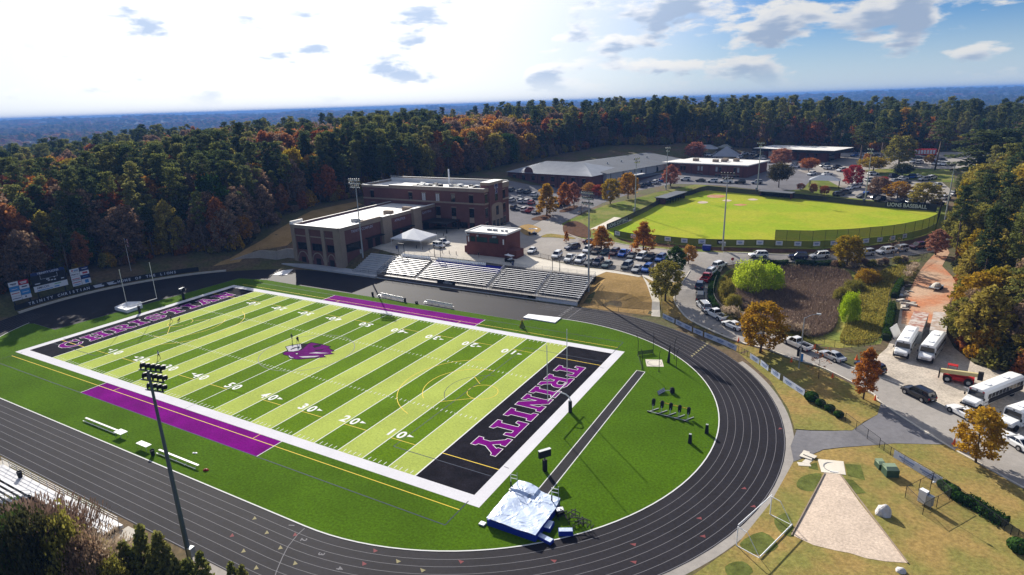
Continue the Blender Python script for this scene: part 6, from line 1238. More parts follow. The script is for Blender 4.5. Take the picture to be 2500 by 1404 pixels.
# queue on the curving road, front of the line first
Q = [('suv','white',(1757,653),(1790,640)),('suv','white',(1737,668),(1757,652)),('pickup','red',(1724,685),(1738,667)),('suv','navy',(1708,704),(1713,690)),('suv','black',(1709,730),(1709,712)),('suv','silver',(1717,753),(1703,738)),('pickup','white',(1747,775),(1725,763)),('sedan','white',(1788,800),(1765,790)),('pickup','white',(1945,847),(1918,835)),('sedan','silver',(2030,876),(2005,865)),('suv','navy',(2123,905),(2100,895)),('suv','black',(2240,970),(2210,955)),('coupe','white',(2352,1016),(2328,1003)),('coupe','white',(2477,1086),(2452,1071))]
ex = ['at the head of the queue by the stop sign', 'second in the queue near the stop sign', 'third in the queue on the curve', 'fourth in the queue, roof rack showing', 'fifth in the queue on the tightest part of the curve', 'sixth in the queue on the curve', 'seventh in the queue, open bed to the right', 'just left of the round orange tree on the road', 'behind the street lamp on the road', 'on the road between the pickup and the bare sapling', 'half hidden by the small orange tree', 'alone on the road before the gravel lot', 'nosing out of the gravel lot behind the golden sapling', 'at the right edge of the road']
for (k, c, uv, to), e in zip(Q, ex): cpx(k, c, uv, to, f'{c} {KN[k]} {e}', 'cars queuing on the road')
U = [('suv','white',(1851,628)),('suv','navy',(1948,631)),('suv','white',(2001,630)),('suv','silver',(2112,624)),('suv','white',(2160,619)),('suv','silver',(2195,614)),('suv','maroon',(2240,607)),('sedan','white',(2281,596))]
for i, (k, c, uv) in enumerate(U): cpx(k, c, uv, (uv[0]-30, uv[1]+(1 if i < 3 else 4)), f'{c} {KN[k]}, {ORD[i]} from left on the road below the outfield fence', 'cars on the upper road')
z5_ = lambda x, y: (1240+x/5.015, 520+y/5.015)
rows = [('in the back row of the bleachers lot', [('suv','white',980,478),('sedan','dark grey',1085,492),('sedan','teal',1195,502),('suv','maroon',1305,512),('pickup','bright blue',1420,524),('sedan','dark grey',1522,548),('van','white',1638,562),('pickup','black',1745,578),('suv','blue',1870,585)], (-36, 22)),
        ('in the front row of the bleachers lot', [('suv','white',600,545),('pickup','white',762,585),('suv','white',888,600),('sedan','grey',1000,628),('suv','navy',1105,635),('sedan','teal',1215,658),('van','grey',1460,675),('sedan','silver',1582,712),('suv','blue',1708,712)], (-30, 20))]
for desc, L_, d in rows:
    for i, (k, c, x, y) in enumerate(L_): uv = z5_(x, y); cpx(k, c, uv, (uv[0]+d[0]*.5, uv[1]+d[1]*.5), f'{c} {KN[k]}, {ORD[i]} from the left {desc}', 'cars in the lot beside the bleachers')
cpx('sedan', 'white', z5_(297, 485), (1290, 623), 'white sedan parked right of the press box', 'cars in the lot beside the bleachers'); cpx('suv', 'navy', z5_(790, 447), (1380, 612), 'dark SUV parked apart behind the rows by a staked sapling', 'cars in the lot beside the bleachers'); cpx('sedan', 'maroon', z5_(1010, 372), (1460, 594), 'maroon sedan half hidden behind the left orange oak', 'cars in the lot beside the bleachers')
cpx('jeep', 'white', (1072, 605), (1092, 609), 'white boxy off-roader beside the event tent', 'cars on the concourse'); cpx('pickup', 'white', (1080, 597), (1104, 601), 'white pickup behind the off-roader beside the event tent', 'cars on the concourse')
zu = lambda x, y: (1230+x/6.38, 420+y/6.38)
upper = [('front row of the upper lot', [('suv','navy',165,580),('sedan','grey',255,592),('suv','white',325,612),('pickup','red',415,625),('sedan','silver',500,648)], (12, -5)),
 ('second row of the upper lot', [('suv','silver',130,462),('suv','white',275,480),('suv','white',365,482),('suv','red',435,505),('suv','dark grey',845,545),('pickup','brown',955,515)], (12, -6)),
 ('third row of the upper lot', [('sedan','silver',255,418),('suv','white',480,375),('sedan','teal',500,420),('suv','white',790,452)], (12, -6)),
 ('back row of the upper lot', [('suv','dark grey',125,300),('suv','grey',262,325),('suv','dark grey',370,335)], (12, -6))]
for desc, L_, d in upper:
    for i, (k, c, x, y) in enumerate(L_): uv = zu(x, y); cpx(k, c, uv, (uv[0]+d[0], uv[1]+d[1]), f'{c} {KN[k]}, {ORD[i]} from the left in the {desc}', 'cars in the upper lot', False)
zg = lambda x, y: (1200+x/3.51, 320+y/3.51)
for desc, L_, d in (('along the gymnasium', [('suv','dark grey',1290,480),('suv','navy',1345,466),('suv','white',1405,450),('suv','blue',1462,432),('suv','dark grey',1110,522)], (10, -5)), ('before the brick wing', [('suv','white',1660,424),('sedan','dark grey',1790,434),('suv','white',1895,440),('pickup','white',2010,445),('suv','black',2130,450),('suv','silver',2272,452)], (-12, 0))):
    for i, (k, c, x, y) in enumerate(L_): uv = zg(x, y); cpx(k, c, uv, (uv[0]+d[0], uv[1]+d[1]), f'{c} {KN[k]}, {ORD[i]} from the left {desc}', 'cars beside the school buildings', False)
zr = lambda x, y: (1850+x/3.695, 300+y/3.695)
far = [('on the terrace past home plate', 'wwwwkwd', [(340,405),(485,472),(620,478),(632,418),(720,412),(752,438),(605,398)]), ('near the crimson tree beyond right field', 'wdddwwbw', [(830,602),(790,642),(730,658),(935,672),(905,558),(880,590),(1000,640),(1120,560)]), ('on the drive below the far lawn', 'wwnbwswwswd', [(1040,472),(1015,528),(1230,492),(1380,502),(1440,492),(1500,522),(1572,508),(1612,572),(1230,542),(1300,520),(1330,545)]),
 ('behind the Lions Baseball sign', 'kkwdwwkwsk', [(1080,692),(1310,702),(1352,682),(1270,722),(1402,732),(1440,642),(1622,742),(1692,692),(1800,657),(1100,705)]), ('in the far lot before the pines', 'bwnskwwwkwrwsbw', [(870,302),(960,307),(1080,312),(1125,332),(1440,322),(1410,362),(1460,367),(1610,378),(1662,352),(1652,382),(1510,292),(1562,297),(990,300),(1600,362),(1690,385)])]
zq = lambda x, y: (1540+x/5, 340+y/5)
far2 = ('in the car park behind the brick wing', 'wssdwsswdwwsrkw', [(950,208),(1040,192),(1100,200),(1240,185),(1330,230),(1380,192),(1490,192),(1600,242),(1450,242),(1640,278),(1700,288),(1990,332),(1290,205),(1540,215),(1960,350)])
cm = {'w': 'white', 'k': 'black', 'd': 'dark grey', 'b': 'blue', 'n': 'navy', 's': 'silver', 'r': 'red'}
rg = random.Random(8)
for desc, cs, L_ in far+[far2]:
    f = zq if desc == far2[0] else zr
    order = sorted(range(len(L_)), key=lambda i: L_[i][0])
    for k_, i in enumerate(order):
        k = rg.choice(('suv','suv','sedan','suv','pickup')); uv = f(*L_[i]); s = rg.choice((-1, 1)); cpx(k, cm[cs[i]], uv, (uv[0]+14*s, uv[1]-2*s+rg.uniform(-2, 2)), f'{cm[cs[i]]} {KN[k]}, {ORD[k_]} from the left {desc}', 'cars in the far lots', False)
# golf carts
def golfcart(lab, uv, rz, roof=True):
    o = empty('golf_cart', G(*uv), rz); tag(o, lab, 'golf cart'); part(o, 'body', m_blk, lambda b: (b.box(-1.5, -.6, .25, 1.2, .6, .5), b.box(.7, -.6, .5, 1.25, .6, .95), b.box(-.7, -.58, .5, .0, .58, .8), b.box(-1.6, -.58, .5, -.8, .58, .8))); part(o, 'seat', m_tent, lambda b: (b.box(-.7, -.56, .8, .0, .56, .92), b.box(-.82, -.56, .92, -.68, .56, 1.35)))
    for x in (-1.4, 1.0):
        for s in (-1, 1): part(o, 'post', m_blk, lambda b: b.bar((x, s*.55, .5), (x*.9, s*.55, 1.95), .05, .05)); part(o, 'wheel', m_tyre, lambda b: b.cyl((x*.85, s*.5, .24), (x*.85, s*.68, .24), .24))
    part(o, 'roof', m_tent, lambda b: b.box(-1.6, -.65, 1.95, 1.2, .65, 2.03))
golfcart('black golf cart with pale roof on the traffic island', (1300, 573), R(200)); golfcart('dark golf cart parked against the press box side wall', (1243, 640), R(160))
# ------------------------------------------------------------------ buses, containers, lift
def bus(lab, front, rear, long=10.6, dark=False):
    a, c = G(*front), G(*rear); d = a-c; d.z = 0; d.normalize(); rz = math.atan2(d.y, d.x); o = empty('school_bus', (a.x, a.y, (a.z+h(a.x-d.x*long*.8, a.y-d.y*long*.8))/2+.03), rz); tag(o, lab, 'bus', 'buses in the gravel lot')
    w = 1.2; zt = 2.85; m = m_whtg; side = m_blkf if dark else m_whtg
    sec = [(-w, .55), (-w, 2.3), (-w*.9, 2.68), (-w*.55, zt), (w*.55, zt), (w*.9, 2.68), (w, 2.3), (w, .55)]
    def shell(b, x0, x1, mi=0): n = len(sec); b.add([(x0, y, z) for y, z in sec]+[(x1, y, z) for y, z in sec], [(i, (i+1) % n, n+(i+1) % n, n+i)[::-1] for i in range(n)]+[tuple(range(n)), tuple(range(2*n-1, n-1, -1))], mi)
    part(o, 'body', m, lambda b: shell(b, -long, -1.6)); part(o, 'hood', m, lambda b: loft(b, [(-1.62, .55, 1.55, 1.08), (-.5, .55, 1.42, 1.02), (-.08, .6, 1.25, .95), (0, .7, 1.1, .88)]))
    part(o, 'windshield', m_carg, lambda b: b.add([(-1.57, -1.08, 1.58), (-1.57, 1.08, 1.58), (-1.57, .98, 2.45), (-1.57, -.98, 2.45), (-1.53, -1.08, 1.58), (-1.53, 1.08, 1.58), (-1.53, .98, 2.45), (-1.53, -.98, 2.45)], [(4,5,6,7),(3,2,1,0),(0,1,5,4),(1,2,6,5),(2,3,7,6),(3,0,4,7)]))
    n_ = int((long-2.6)/.95)
    for s in (-1, 1):
        if dark: part(o, 'side_panel', m_blkf, lambda b: b.box(-long+.1, s*(w+.004)-.01, .62, -2.7, s*(w+.004)+.01, 1.45))
        for i in range(n_): x = -2.4-i*.95; part(o, 'window', m_carg, lambda b: b.box(x-.82, s*(w+.012)-.012, 1.5, x, s*(w+.012)+.012, 2.2))
        part(o, 'rub_rail', m_blk, lambda b: b.box(-long+.05, s*(w+.015)-.015, .95, -1.8, s*(w+.015)+.015, 1.05)); part(o, 'headlight', m_lampW, lambda b: b.box(-.12, s*.68-.14, .85, .0, s*.68+.14, 1.05)); part(o, 'mirror', m_blk, lambda b: b.box(-1.2, s*1.3-.1, 1.5, -1.1, s*1.3+.1, 1.9))
        for x in (-.85, -long+2.6): part(o, 'wheel', m_tyre, lambda b: b.cyl((x, s*.85, .48), (x, s*1.17, .48), .48, n=16))
    for x in (-long*.35, -long*.75): part(o, 'roof_hatch', m_tent, lambda b: b.box(x-.35, -.35, zt, x+.35, .35, zt+.1))
    part(o, 'grille', m_galv, lambda b: b.box(-.05, -.5, .72, .035, .5, 1.0)); part(o, 'bumper', m_blk, lambda b: b.box(-.1, -1.1, .42, .15, 1.1, .66)); part(o, 'front_emblem', m_blk, lambda b: b.box(-1.6, -.1, 2.52, -1.585, .1, 2.7))
    if dark:
        part(o, 'route_light', m_red, lambda b: (b.box(-1.6, -1.0, 2.48, -1.54, -.75, 2.66))); part(o, 'route_light', m_red, lambda b: (b.box(-1.6, .75, 2.48, -1.54, 1.0, 2.66)))
        w_ = word('TRINITY CHRISTIAN SCHOOL', m_adW, .3, (0, 0, 0), (1, 0, 0), (0, 0, 1), o, fit=4.2); w_.location = (-5.2, -w-.02, 1.2)
    return o
bus('white school bus parked leftmost in front of the rusty container', (2196, 878), (2222, 832)); bus('white school bus parked second from the left beside the trees', (2254, 890), (2290, 838)); bus('long white school bus with black sides facing the road', (2362, 1000), (2440, 965), 12.2, True); bus('white bus cut off by the right edge of the picture', (2448, 1050), (2530, 1020), 9)
m_rust = mat('rusty_roof', (.30,.12,.08), rough=.8, col2=(.52,.47,.42), scale=.8); m_cont = mat('container_grey', (.42,.42,.40), rough=.6, var=.12, scale=.8)
for lab, uv, uv2, m in (('shipping container with red rusted roof behind the first bus', (2226, 838), (2258, 752), m_rust), ('pale shipping container with streaked roof behind the second bus', (2284, 840), (2297, 768), mat('streaked_roof', (.50,.46,.42), rough=.7, col2=(.34,.24,.18), scale=.9))):
    a, c = G(*uv), G(*uv2); d = c-a; d.z = 0; d.normalize(); o = empty('shipping_container', (a.x, a.y, a.z-.05), math.atan2(d.y, d.x)); tag(o, lab, 'container')
    part(o, 'shell', m_cont, lambda b: b.box(0, -1.22, 0, 12.1, 1.22, 2.55)); part(o, 'roof', m, lambda b: b.box(-.03, -1.25, 2.55, 12.13, 1.25, 2.62))
    for i in range(14): part(o, 'corrugation', m_cont, lambda b: b.box(.4+i*.84, -1.26, .15, .7+i*.84, 1.26, 2.4))
    for s in (-.62, .62): part(o, 'door', m_cont, lambda b: b.box(-.05, s-.58, .12, -.0, s+.58, 2.45)); part(o, 'lock_bar', m_galv, lambda b: b.cyl((-.08, s, .1), (-.08, s, 2.5), .03, n=6))
tp = G(2335, 932); tp2 = G(2300, 925); rzT = math.atan2(tp2.y-tp.y, tp2.x-tp.x); o = empty('telehandler', tp, rzT); tag(o, 'red and cream telehandler boom lift at the edge of the gravel lot', 'telehandler'); m_cream = mat('cream_paint', (.52,.44,.22), rough=.45)
part(o, 'chassis', m_red, lambda b: b.prism([(-2.2, -.9), (1.6, -.9), (1.9, -.5), (1.9, .5), (1.6, .9), (-2.2, .9)], .55, 1.15)); part(o, 'engine_cover', m_red, lambda b: loft(b, [(-1.2, 1.0, 1.65, .45), (-.6, 1.0, 1.75, .5), (.9, 1.0, 1.6, .5), (1.2, 1.0, 1.4, .42)])); part(o, 'boom', m_cream, lambda b: b.add([(-2.7, .35, 1.75), (2.3, .35, 1.35), (2.3, .85, 1.35), (-2.7, .85, 1.75), (-2.7, .35, 2.35), (2.3, .35, 2.0), (2.3, .85, 2.0), (-2.7, .85, 2.35)], [(3,2,1,0),(4,5,6,7),(0,1,5,4),(1,2,6,5),(2,3,7,6),(3,0,4,7)])); part(o, 'boom_end', m_blk, lambda b: b.box(-3.2, .3, 1.3, -2.5, .9, 2.6)); part(o, 'cab_cage', m_red, lambda b: (b.box(.2, -.95, 1.15, .28, -.87, 2.5), b.box(1.4, -.95, 1.15, 1.48, -.87, 2.5), b.box(.2, -.2, 1.15, .28, -.12, 2.5), b.box(1.4, -.2, 1.15, 1.48, -.12, 2.5), b.box(.15, -1., 2.5, 1.53, -.08, 2.58))); part(o, 'seat', m_blk, lambda b: b.box(.5, -.8, 1.15, 1.0, -.3, 1.7)); part(o, 'fork_carriage', m_blk, lambda b: b.box(2.3, -.1, .5, 2.5, 1.1, 1.8))
for x in (-1.5, 1.25):
    for s in (-1, 1): k = part(o, 'wheel', m_tyre, lambda b: b.cyl((x, s*.8, .62), (x, s*1.25, .62), .62, n=16)); part(k, 'rim', m_galv, lambda b: b.cyl((x, s*1.22, .62), (x, s*1.27, .62), .3, n=10))
tr0 = G(2248, 383); o = empty('delivery_truck', tr0, R(8)); tag(o, 'red and white articulated delivery truck beyond the far lot', 'truck'); part(o, 'trailer', m_red, lambda b: b.box(-7, -1.25, 1.1, 6.5, 1.25, 4.0)); part(o, 'cab', m_whtg, lambda b: loft(b, [(-10, .5, 2.0, 1.1), (-9.2, .5, 3.2, 1.2), (-7.4, .5, 3.6, 1.2)]))
for i in range(7): part(o, 'trailer_panel', m_adW, lambda b: b.box(-3.3+i*1.35, -1.28, 1.6, -2.3+i*1.35, -1.255, 3.6))
for x in (-9, -6, 4.5, 5.7): part(o, 'wheel', m_tyre, lambda b: b.cyl((x, -1.26, .5), (x, -1., .5), .5))
g = G(2285, 705); o = empty('utility_trailer', g, R(70)); tag(o, 'low trailer loaded with pale debris on the clay track', 'trailer'); part(o, 'bed', m_galv, lambda b: b.box(-2, -1, .5, 2, 1, .65)); part(o, 'load', m_conc, lambda b: b.dome((0, 0, .65), 1.7, .9, .8, 10, 3)); 
for x in (-.5, .5):
    for s in (-1, 1): part(o, 'wheel', m_tyre, lambda b: b.cyl((x, s*1., .35), (x, s*1.2, .35), .35))
rg = random.Random(4)
for i in range(26):
    u, v = 2205+rg.uniform(-12, 22), 725+rg.uniform(-30, 32); g = G(u, v); s = rg.uniform(.4, 1.1); o = MB().box(-s, -s*.35, 0, s, s*.35, .18+.3*rg.random()).obj('rubble_piece', rg.choice((m_conc, m_galv, m_block, m_aluS)), None, g, rg.uniform(0, 3)); tag(o, f'{ORD[i]} broken slab or board of the rubble pile left of the clay track', 'rubble', 'rubble by the clay track')
g = G(2192, 822); o = MB().box(-1.8, -.05, 0, 1.8, .05, 2.2).obj('leaning_panel', m_alu, None, g, R(70)); o.rotation_euler = (R(-28), 0, R(70)); tag(o, 'pale metal panel leaning beside the first bus', 'panel')
# ------------------------------------------------------------------ people
def person(lab, uv, rz, shirt, pants, stride=.25, arm=.15, skin=m_skin, hair=m_blk, z=None, hat=None):
    g = Vector((*at(uv[0], uv[1], 0)[:2], .035)) if z is None else Vector((*G(*uv)[:2], z)); o = empty('person', g, rz); tag(o, lab, 'person')
    V = []; Ed = []; Rd = []
    def add(p, r, par=None):
        V.append(p); Rd.append(r)
        if par is not None: Ed.append((par, len(V)-1))
        return len(V)-1
    pel = add((0, 0, .95), .14); wst = add((0, 0, 1.12), .125, pel); ch = add((0, 0, 1.35), .15, wst); nk = add((0, 0, 1.5), .065, ch); hd = add((.02, 0, 1.62), .09, nk); add((.02, 0, 1.76), .085, hd)
    for s in (-1, 1):
        hp = add((0, s*.1, .9), .095, pel); kn = add((s*stride*.55+.04, s*.11, .5), .062, hp); an = add((s*stride-.02, s*.12, .09), .042, kn); add((s*stride+.16, s*.13, .04), .04, an)
        sh = add((0, s*.19, 1.42), .065, ch); el = add((-s*arm, s*.25, 1.14), .045, sh); wr = add((-s*arm+.14, s*.24, .92), .034, el); hn = add((-s*arm+.17, s*.24, .86), .036, wr)
        for k, (dx, dz) in enumerate(((.05, -.03), (.04, -.1), (.02, -.115), (-.0, -.11), (-.02, -.09))): add((-s*arm+.17+dx, s*(.24-.01*k), .86+dz), .012, hn)
    me = bpy.data.meshes.new('body'); me.from_pydata(V, Ed, []); ob_ = bpy.data.objects.new('body', me); COL.objects.link(ob_); md = ob_.modifiers.new('skin', 'SKIN'); md.use_smooth_shade = True
    for i, r in enumerate(Rd): me.skin_vertices[0].data[i].radius = (r, r)
    me.skin_vertices[0].data[0].use_root = True; sb = ob_.modifiers.new('sub', 'SUBSURF'); sb.levels = 1; sb.render_levels = 1
    dg = bpy.context.evaluated_depsgraph_get(); dg.update(); m2 = bpy.data.meshes.new_from_object(ob_.evaluated_get(dg)); bpy.data.objects.remove(ob_)
    for m in (skin, shirt, pants, hair, m_blk): m2.materials.append(m)
    for f in m2.polygons:
        c = f.center; f.material_index = 4 if c.z < .1 else 0 if c.z < .55 else 2 if c.z < 1.0 and abs(c.y) < .2 else 0 if c.z < 1.12 and abs(c.y) > .2 else 1 if c.z < 1.49 else 0 if (c.z < 1.66 and c.x > -.02) else 3
    m2.name = 'body'; link('body', m2, o); return o
m_lav = mat('lavender_shirt', (.40,.40,.55)); m_dk = mat('dark_clothes', (.02,.02,.025)); m_dkb = mat('dark_blue_clothes', (.03,.04,.08)); m_lt = mat('light_shirt', (.55,.55,.58))
person('person in pale shirt and dark shorts walking near the left 20 yard numbers', (389, 876), R(200), m_lav, m_dk, .22); person('person in black walking at the Christian goal line', (419, 787), R(230), m_dk, m_dk, .28)
person('person in dark clothes standing left of the lion emblem', (714, 833), R(250), m_dkb, m_dk, .05); person('person in black striding onto the lion emblem', (728, 840), R(-20), m_dk, m_dk, .32)
person('person in dark clothes standing by the front wall of the press box', (1169, 629), R(-90), m_dk, m_dk, .05, z=4.1); person('person in light shirt by the golf cart at the press box', (1241, 632), R(-60), m_lt, m_dk, .1, z=4.1); person('person in light shirt beside the blue parked car in the lot', (1588, 668), R(-90), m_lt, m_dkb, .1, z=4.05)
o = empty('dog', (*at(437, 785, 0)[:2], .035), R(120)); tag(o, 'small dark dog at the Christian goal line', 'dog')
def dogmesh():
    V = [(-.3, 0, .42), (0, 0, .44), (.28, 0, .46), (.42, 0, .58), (.52, 0, .66), (.66, 0, .62), (-.45, 0, .5), (-.55, 0, .62)]; Ed = [(0, 1), (1, 2), (2, 3), (3, 4), (4, 5), (0, 6), (6, 7)]; Rd = [.12, .12, .14, .09, .09, .045, .03, .02]
    for bx, sx in ((2, .26), (0, -.28)):
        for s in (-1, 1):
            k = len(V); V += [(sx, s*.1, .3), (sx+(.03 if sx > 0 else -.06), s*.1, .16), (sx+.02, s*.1, .02)]; Rd += [.06, .035, .03]; Ed += [(bx, k), (k, k+1), (k+1, k+2)]
    for s in (-1, 1): k = len(V); V.append((.5, s*.07, .78)); Rd.append(.02); Ed.append((4, k))
    me = bpy.data.meshes.new('body'); me.from_pydata(V, Ed, []); ob_ = bpy.data.objects.new('body', me); COL.objects.link(ob_); ob_.modifiers.new('skin', 'SKIN')
    for i, r in enumerate(Rd): me.skin_vertices[0].data[i].radius = (r, r)
    me.skin_vertices[0].data[0].use_root = True; ob_.modifiers.new('sub', 'SUBSURF').render_levels = 1
    dg = bpy.context.evaluated_depsgraph_get(); dg.update(); m2 = bpy.data.meshes.new_from_object(ob_.evaluated_get(dg)); bpy.data.objects.remove(ob_); m2.materials.append(m_dk); return m2
link('body', dogmesh(), o)
# ------------------------------------------------------------------ trees and plants
LF = {
 'pine': leafmat('pine_needles', (.036,.054,.022), (.065,.088,.032), (.11,.125,.045), .45),
 'pineB': leafmat('pine_needles_light', (.10,.12,.03), (.16,.17,.045), (.21,.20,.06), .45),
 'gold': leafmat('gold_leaves', (.30,.16,.012), (.42,.24,.02), (.36,.26,.04), .45),
 'orange': leafmat('orange_leaves', (.32,.11,.02), (.42,.17,.03), (.40,.22,.05), .45),
 'rust': leafmat('rust_leaves', (.24,.075,.026), (.33,.115,.035), (.28,.14,.055), .42),
 'red': leafmat('red_leaves', (.26,.018,.022), (.36,.035,.035), (.34,.08,.04), .4),
 'pink': leafmat('pinkish_leaves', (.30,.09,.075), (.38,.14,.10), (.34,.17,.10), .4),
 'olive': leafmat('olive_leaves', (.14,.14,.028), (.22,.20,.04), (.32,.25,.05), .45),
 'green': leafmat('green_leaves', (.030,.06,.012), (.05,.095,.018), (.085,.12,.025), .35),
 'dark': leafmat('dark_leaves', (.03,.042,.016), (.06,.058,.022), (.10,.07,.03), .35),
 'brown': leafmat('brown_leaves', (.17,.105,.065), (.24,.155,.10), (.30,.21,.13), .4),
 'lime': leafmat('lime_leaves', (.26,.36,.012), (.36,.48,.02), (.42,.50,.04), .5),
 'goldgreen': leafmat('gold_green_leaves', (.19,.17,.012), (.33,.22,.018), (.40,.21,.025), .45),
 'tan': leafmat('tan_plumes', (.34,.25,.17), (.46,.36,.26), (.52,.42,.32), .4),
 'reed': leafmat('reed_blades', (.135,.088,.070), (.185,.125,.098), (.23,.165,.125), .25),
 'hedge': leafmat('hedge_leaves', (.018,.045,.010), (.03,.07,.014), (.045,.09,.02), .2),
 'plume': leafmat('pink_plumes', (.16,.10,.08), (.22,.15,.115), (.26,.19,.14), .4),
}
def quads_mesh(name, C, U_, V_, mats, trunk=None, mi=0):
    """C centres, U_ V_ half axes of leaf quads; trunk = MB to join (material 1)"""
    n = len(C); co = np.stack([C-U_-V_*.6, C+U_*.25-V_, C+U_+V_*.5, C-U_*.3+V_], 1).reshape(-1, 3)
    me = bpy.data.meshes.new(name); k = 0 if trunk is None else len(trunk.V); nf = 0 if trunk is None else len(trunk.F)
    allv = co if trunk is None else np.concatenate([co, np.array(trunk.V)])
    loops = np.arange(4*n).reshape(-1, 4); lv = list(loops.ravel()); ls = list(range(0, 4*n, 4)); lt = [4]*n; mi_ = [0]*n
    if trunk is not None:
        c = 4*n
        for f in trunk.F: ls.append(c); lt.append(len(f)); lv += [4*n+i for i in f]; c += len(f); mi_.append(1)
    me.vertices.add(len(allv)); me.vertices.foreach_set('co', allv.ravel()); me.loops.add(len(lv)); me.loops.foreach_set('vertex_index', lv)
    me.polygons.add(len(ls)); me.polygons.foreach_set('loop_start', ls); me.polygons.foreach_set('loop_total', lt)
    for m in mats: me.materials.append(m)
    if len(mats) > 1: me.polygons.foreach_set('material_index', mi_)
    me.update(); return me
def rnd_dirs(rg, n): v = rg.normal(size=(n, 3)); return v/np.linalg.norm(v, axis=1)[:, None]
def leaf_quads(rg, cl, size, flat=0.):
    """cl: list of (centre, radii, count)"""
    C = []
    for c, r, n in cl:
        d = rnd_dirs(rg, n)*(rg.random((n, 1))**.45); C.append(np.array(c)+d*np.array(r))
    C = np.concatenate(C); n = len(C); a = rnd_dirs(rg, n); b_ = rnd_dirs(rg, n)
    if flat: b_[:, 2] *= (1-flat); a[:, 2] *= (1-flat)
    b_ = b_-a*(a*b_).sum(1)[:, None]; b_ /= np.linalg.norm(b_, axis=1)[:, None]+1e-9; s = size*(.55+.9*rg.random((n, 1))); return C, a*s, b_*s*.75
def limbs(rg, H, r, forks, spread, z0=.25, z1=.8):
    b = MB(); jx, jy = rg.normal()*.02*H, rg.normal()*.02*H
    b.cyl((0, 0, -.3), (jx, jy, H*.45), r, r*.62, 7); b.cyl((jx, jy, H*.45), (jx*1.6, jy*1.3, H*.85), r*.62, r*.15, 6); ends = []
    for i in range(forks):
        z = H*(z0+(z1-z0)*i/max(1, forks-1)); a = i*2.4+rg.random(); L = spread*(1-.35*i/forks)*(.7+.5*rg.random()); e = (jx+math.cos(a)*L, jy+math.sin(a)*L, z+L*.55); b.cyl((jx*z/H, jy*z/H, z), e, r*.34, r*.07, 5); ends.append(e)
    return b, ends
def t_decid(seed, H=10., Rr=3.4, z0=.2, nc=46, npc=55, size=.24, shape='round'):
    rg = np.random.default_rng(seed); tb, ends = limbs(rg, H, H*.018+.03, 9, Rr*.8); cl = []
    for i in range(nc):
        t = (i+.5)/nc; z = H*(z0+(1-z0)*t)
        if shape == 'round': rad = Rr*math.sqrt(max(.02, 1-((t-.42)/.6)**2))
        elif shape == 'cone': rad = Rr*(1-t)**.75*1.05+.15
        elif shape == 'egg': rad = Rr*math.sin(math.pi*min(1, t*.92+.1))**.7
        else: rad = Rr*(.35+.65*t)*(1.15-t**4)
        a = i*2.39996+rg.random()*.8; q = rad*(.35+.6*rg.random()**.6); k = .7+.6*rg.random()
        cl.append(((math.cos(a)*q, math.sin(a)*q, z+rg.normal()*.15), (Rr*.27*k, Rr*.27*k, Rr*.2*k), int(npc*k)))
    for e in ends: cl.append((e, (Rr*.25,)*3, npc//2))
    return tb, leaf_quads(rg, cl, size)
def t_pine(seed, H=22., Rr=3.3, z0=.5, nc=30, npc=46, size=.42):
    rg = np.random.default_rng(seed); b = MB(); jx, jy = rg.normal()*.3, rg.normal()*.3
    b.cyl((0, 0, -.5), (jx, jy, H*.6), .24, .17, 7); b.cyl((jx, jy, H*.6), (jx*1.4, jy*1.4, H*.97), .17, .05, 6); cl = []
    for i in range(nc):
        t = (i+.3)/nc; z = H*(z0+(1-z0)*t); rad = Rr*math.sin(math.pi*(.2+.74*t))**.7*(.25+.8*rg.random())+.15; a = i*2.39996+rg.random()
        e = (jx+math.cos(a)*rad, jy+math.sin(a)*rad, z+rad*.12); b.cyl((jx, jy, z-.2), e, .06, .02, 4, cap=False); k = .6+.7*rg.random()
        cl.append(((jx+math.cos(a)*rad*.8, jy+math.sin(a)*rad*.8, z+rad*.15), (1.15*k, 1.15*k, .6*k), int(npc*k)))
    cl.append(((jx*1.4, jy*1.4, H*.96), (.6, .6, 1.), npc)); return b, leaf_quads(rg, cl, size)
def t_bare(seed, H=9., Rr=2.6, leaves=160, size=.2):
    rg = np.random.default_rng(seed); b, ends = limbs(rg, H, .13, 14, Rr, .2, .92); cl = []
    for e in ends:
        for k in range(3): a = rg.random()*6.28; f = (e[0]+math.cos(a)*.8, e[1]+math.sin(a)*.8, e[2]+.7+.3*rg.random()); b.cyl(e, f, .025, .008, 4, cap=False); cl.append((f, (.5, .5, .5), max(1, leaves//42)))
    return b, leaf_quads(rg, cl, size)
def t_shrub(seed, H=2.4, Rr=1.6, nc=18, npc=60, size=.16):
    rg = np.random.default_rng(seed); b = MB(); cl = []
    for i in range(5): a = i*1.26; b.cyl((0, 0, -.2), (math.cos(a)*Rr*.4, math.sin(a)*Rr*.4, H*.6), .05, .02, 5)
    for i in range(nc): a = i*2.4; t = (i+.5)/nc; q = Rr*.75*math.sqrt(1-t*.8)*rg.random()**.4; cl.append(((math.cos(a)*q, math.sin(a)*q, H*(.2+.65*t)), (Rr*.36, Rr*.36, H*.2), npc))
    return b, leaf_quads(rg, cl, size)
def t_hedgeball(seed, Rr=.7):
    rg = np.random.default_rng(seed); b = MB(); b.cyl((0, 0, -.1), (0, 0, Rr*.8), .06, .04, 5); d = rnd_dirs(rg, 900); C = d*np.array([Rr, Rr, Rr*.85])*(.86+.14*rg.random((900, 1)))+np.array([0, 0, Rr*.8]); a = rnd_dirs(rg, 900); u = np.cross(d, a); u /= np.linalg.norm(u, axis=1)[:, None]+1e-9; v = np.cross(d, u)+d*.4; return b, (C, u*.11, v*.10)
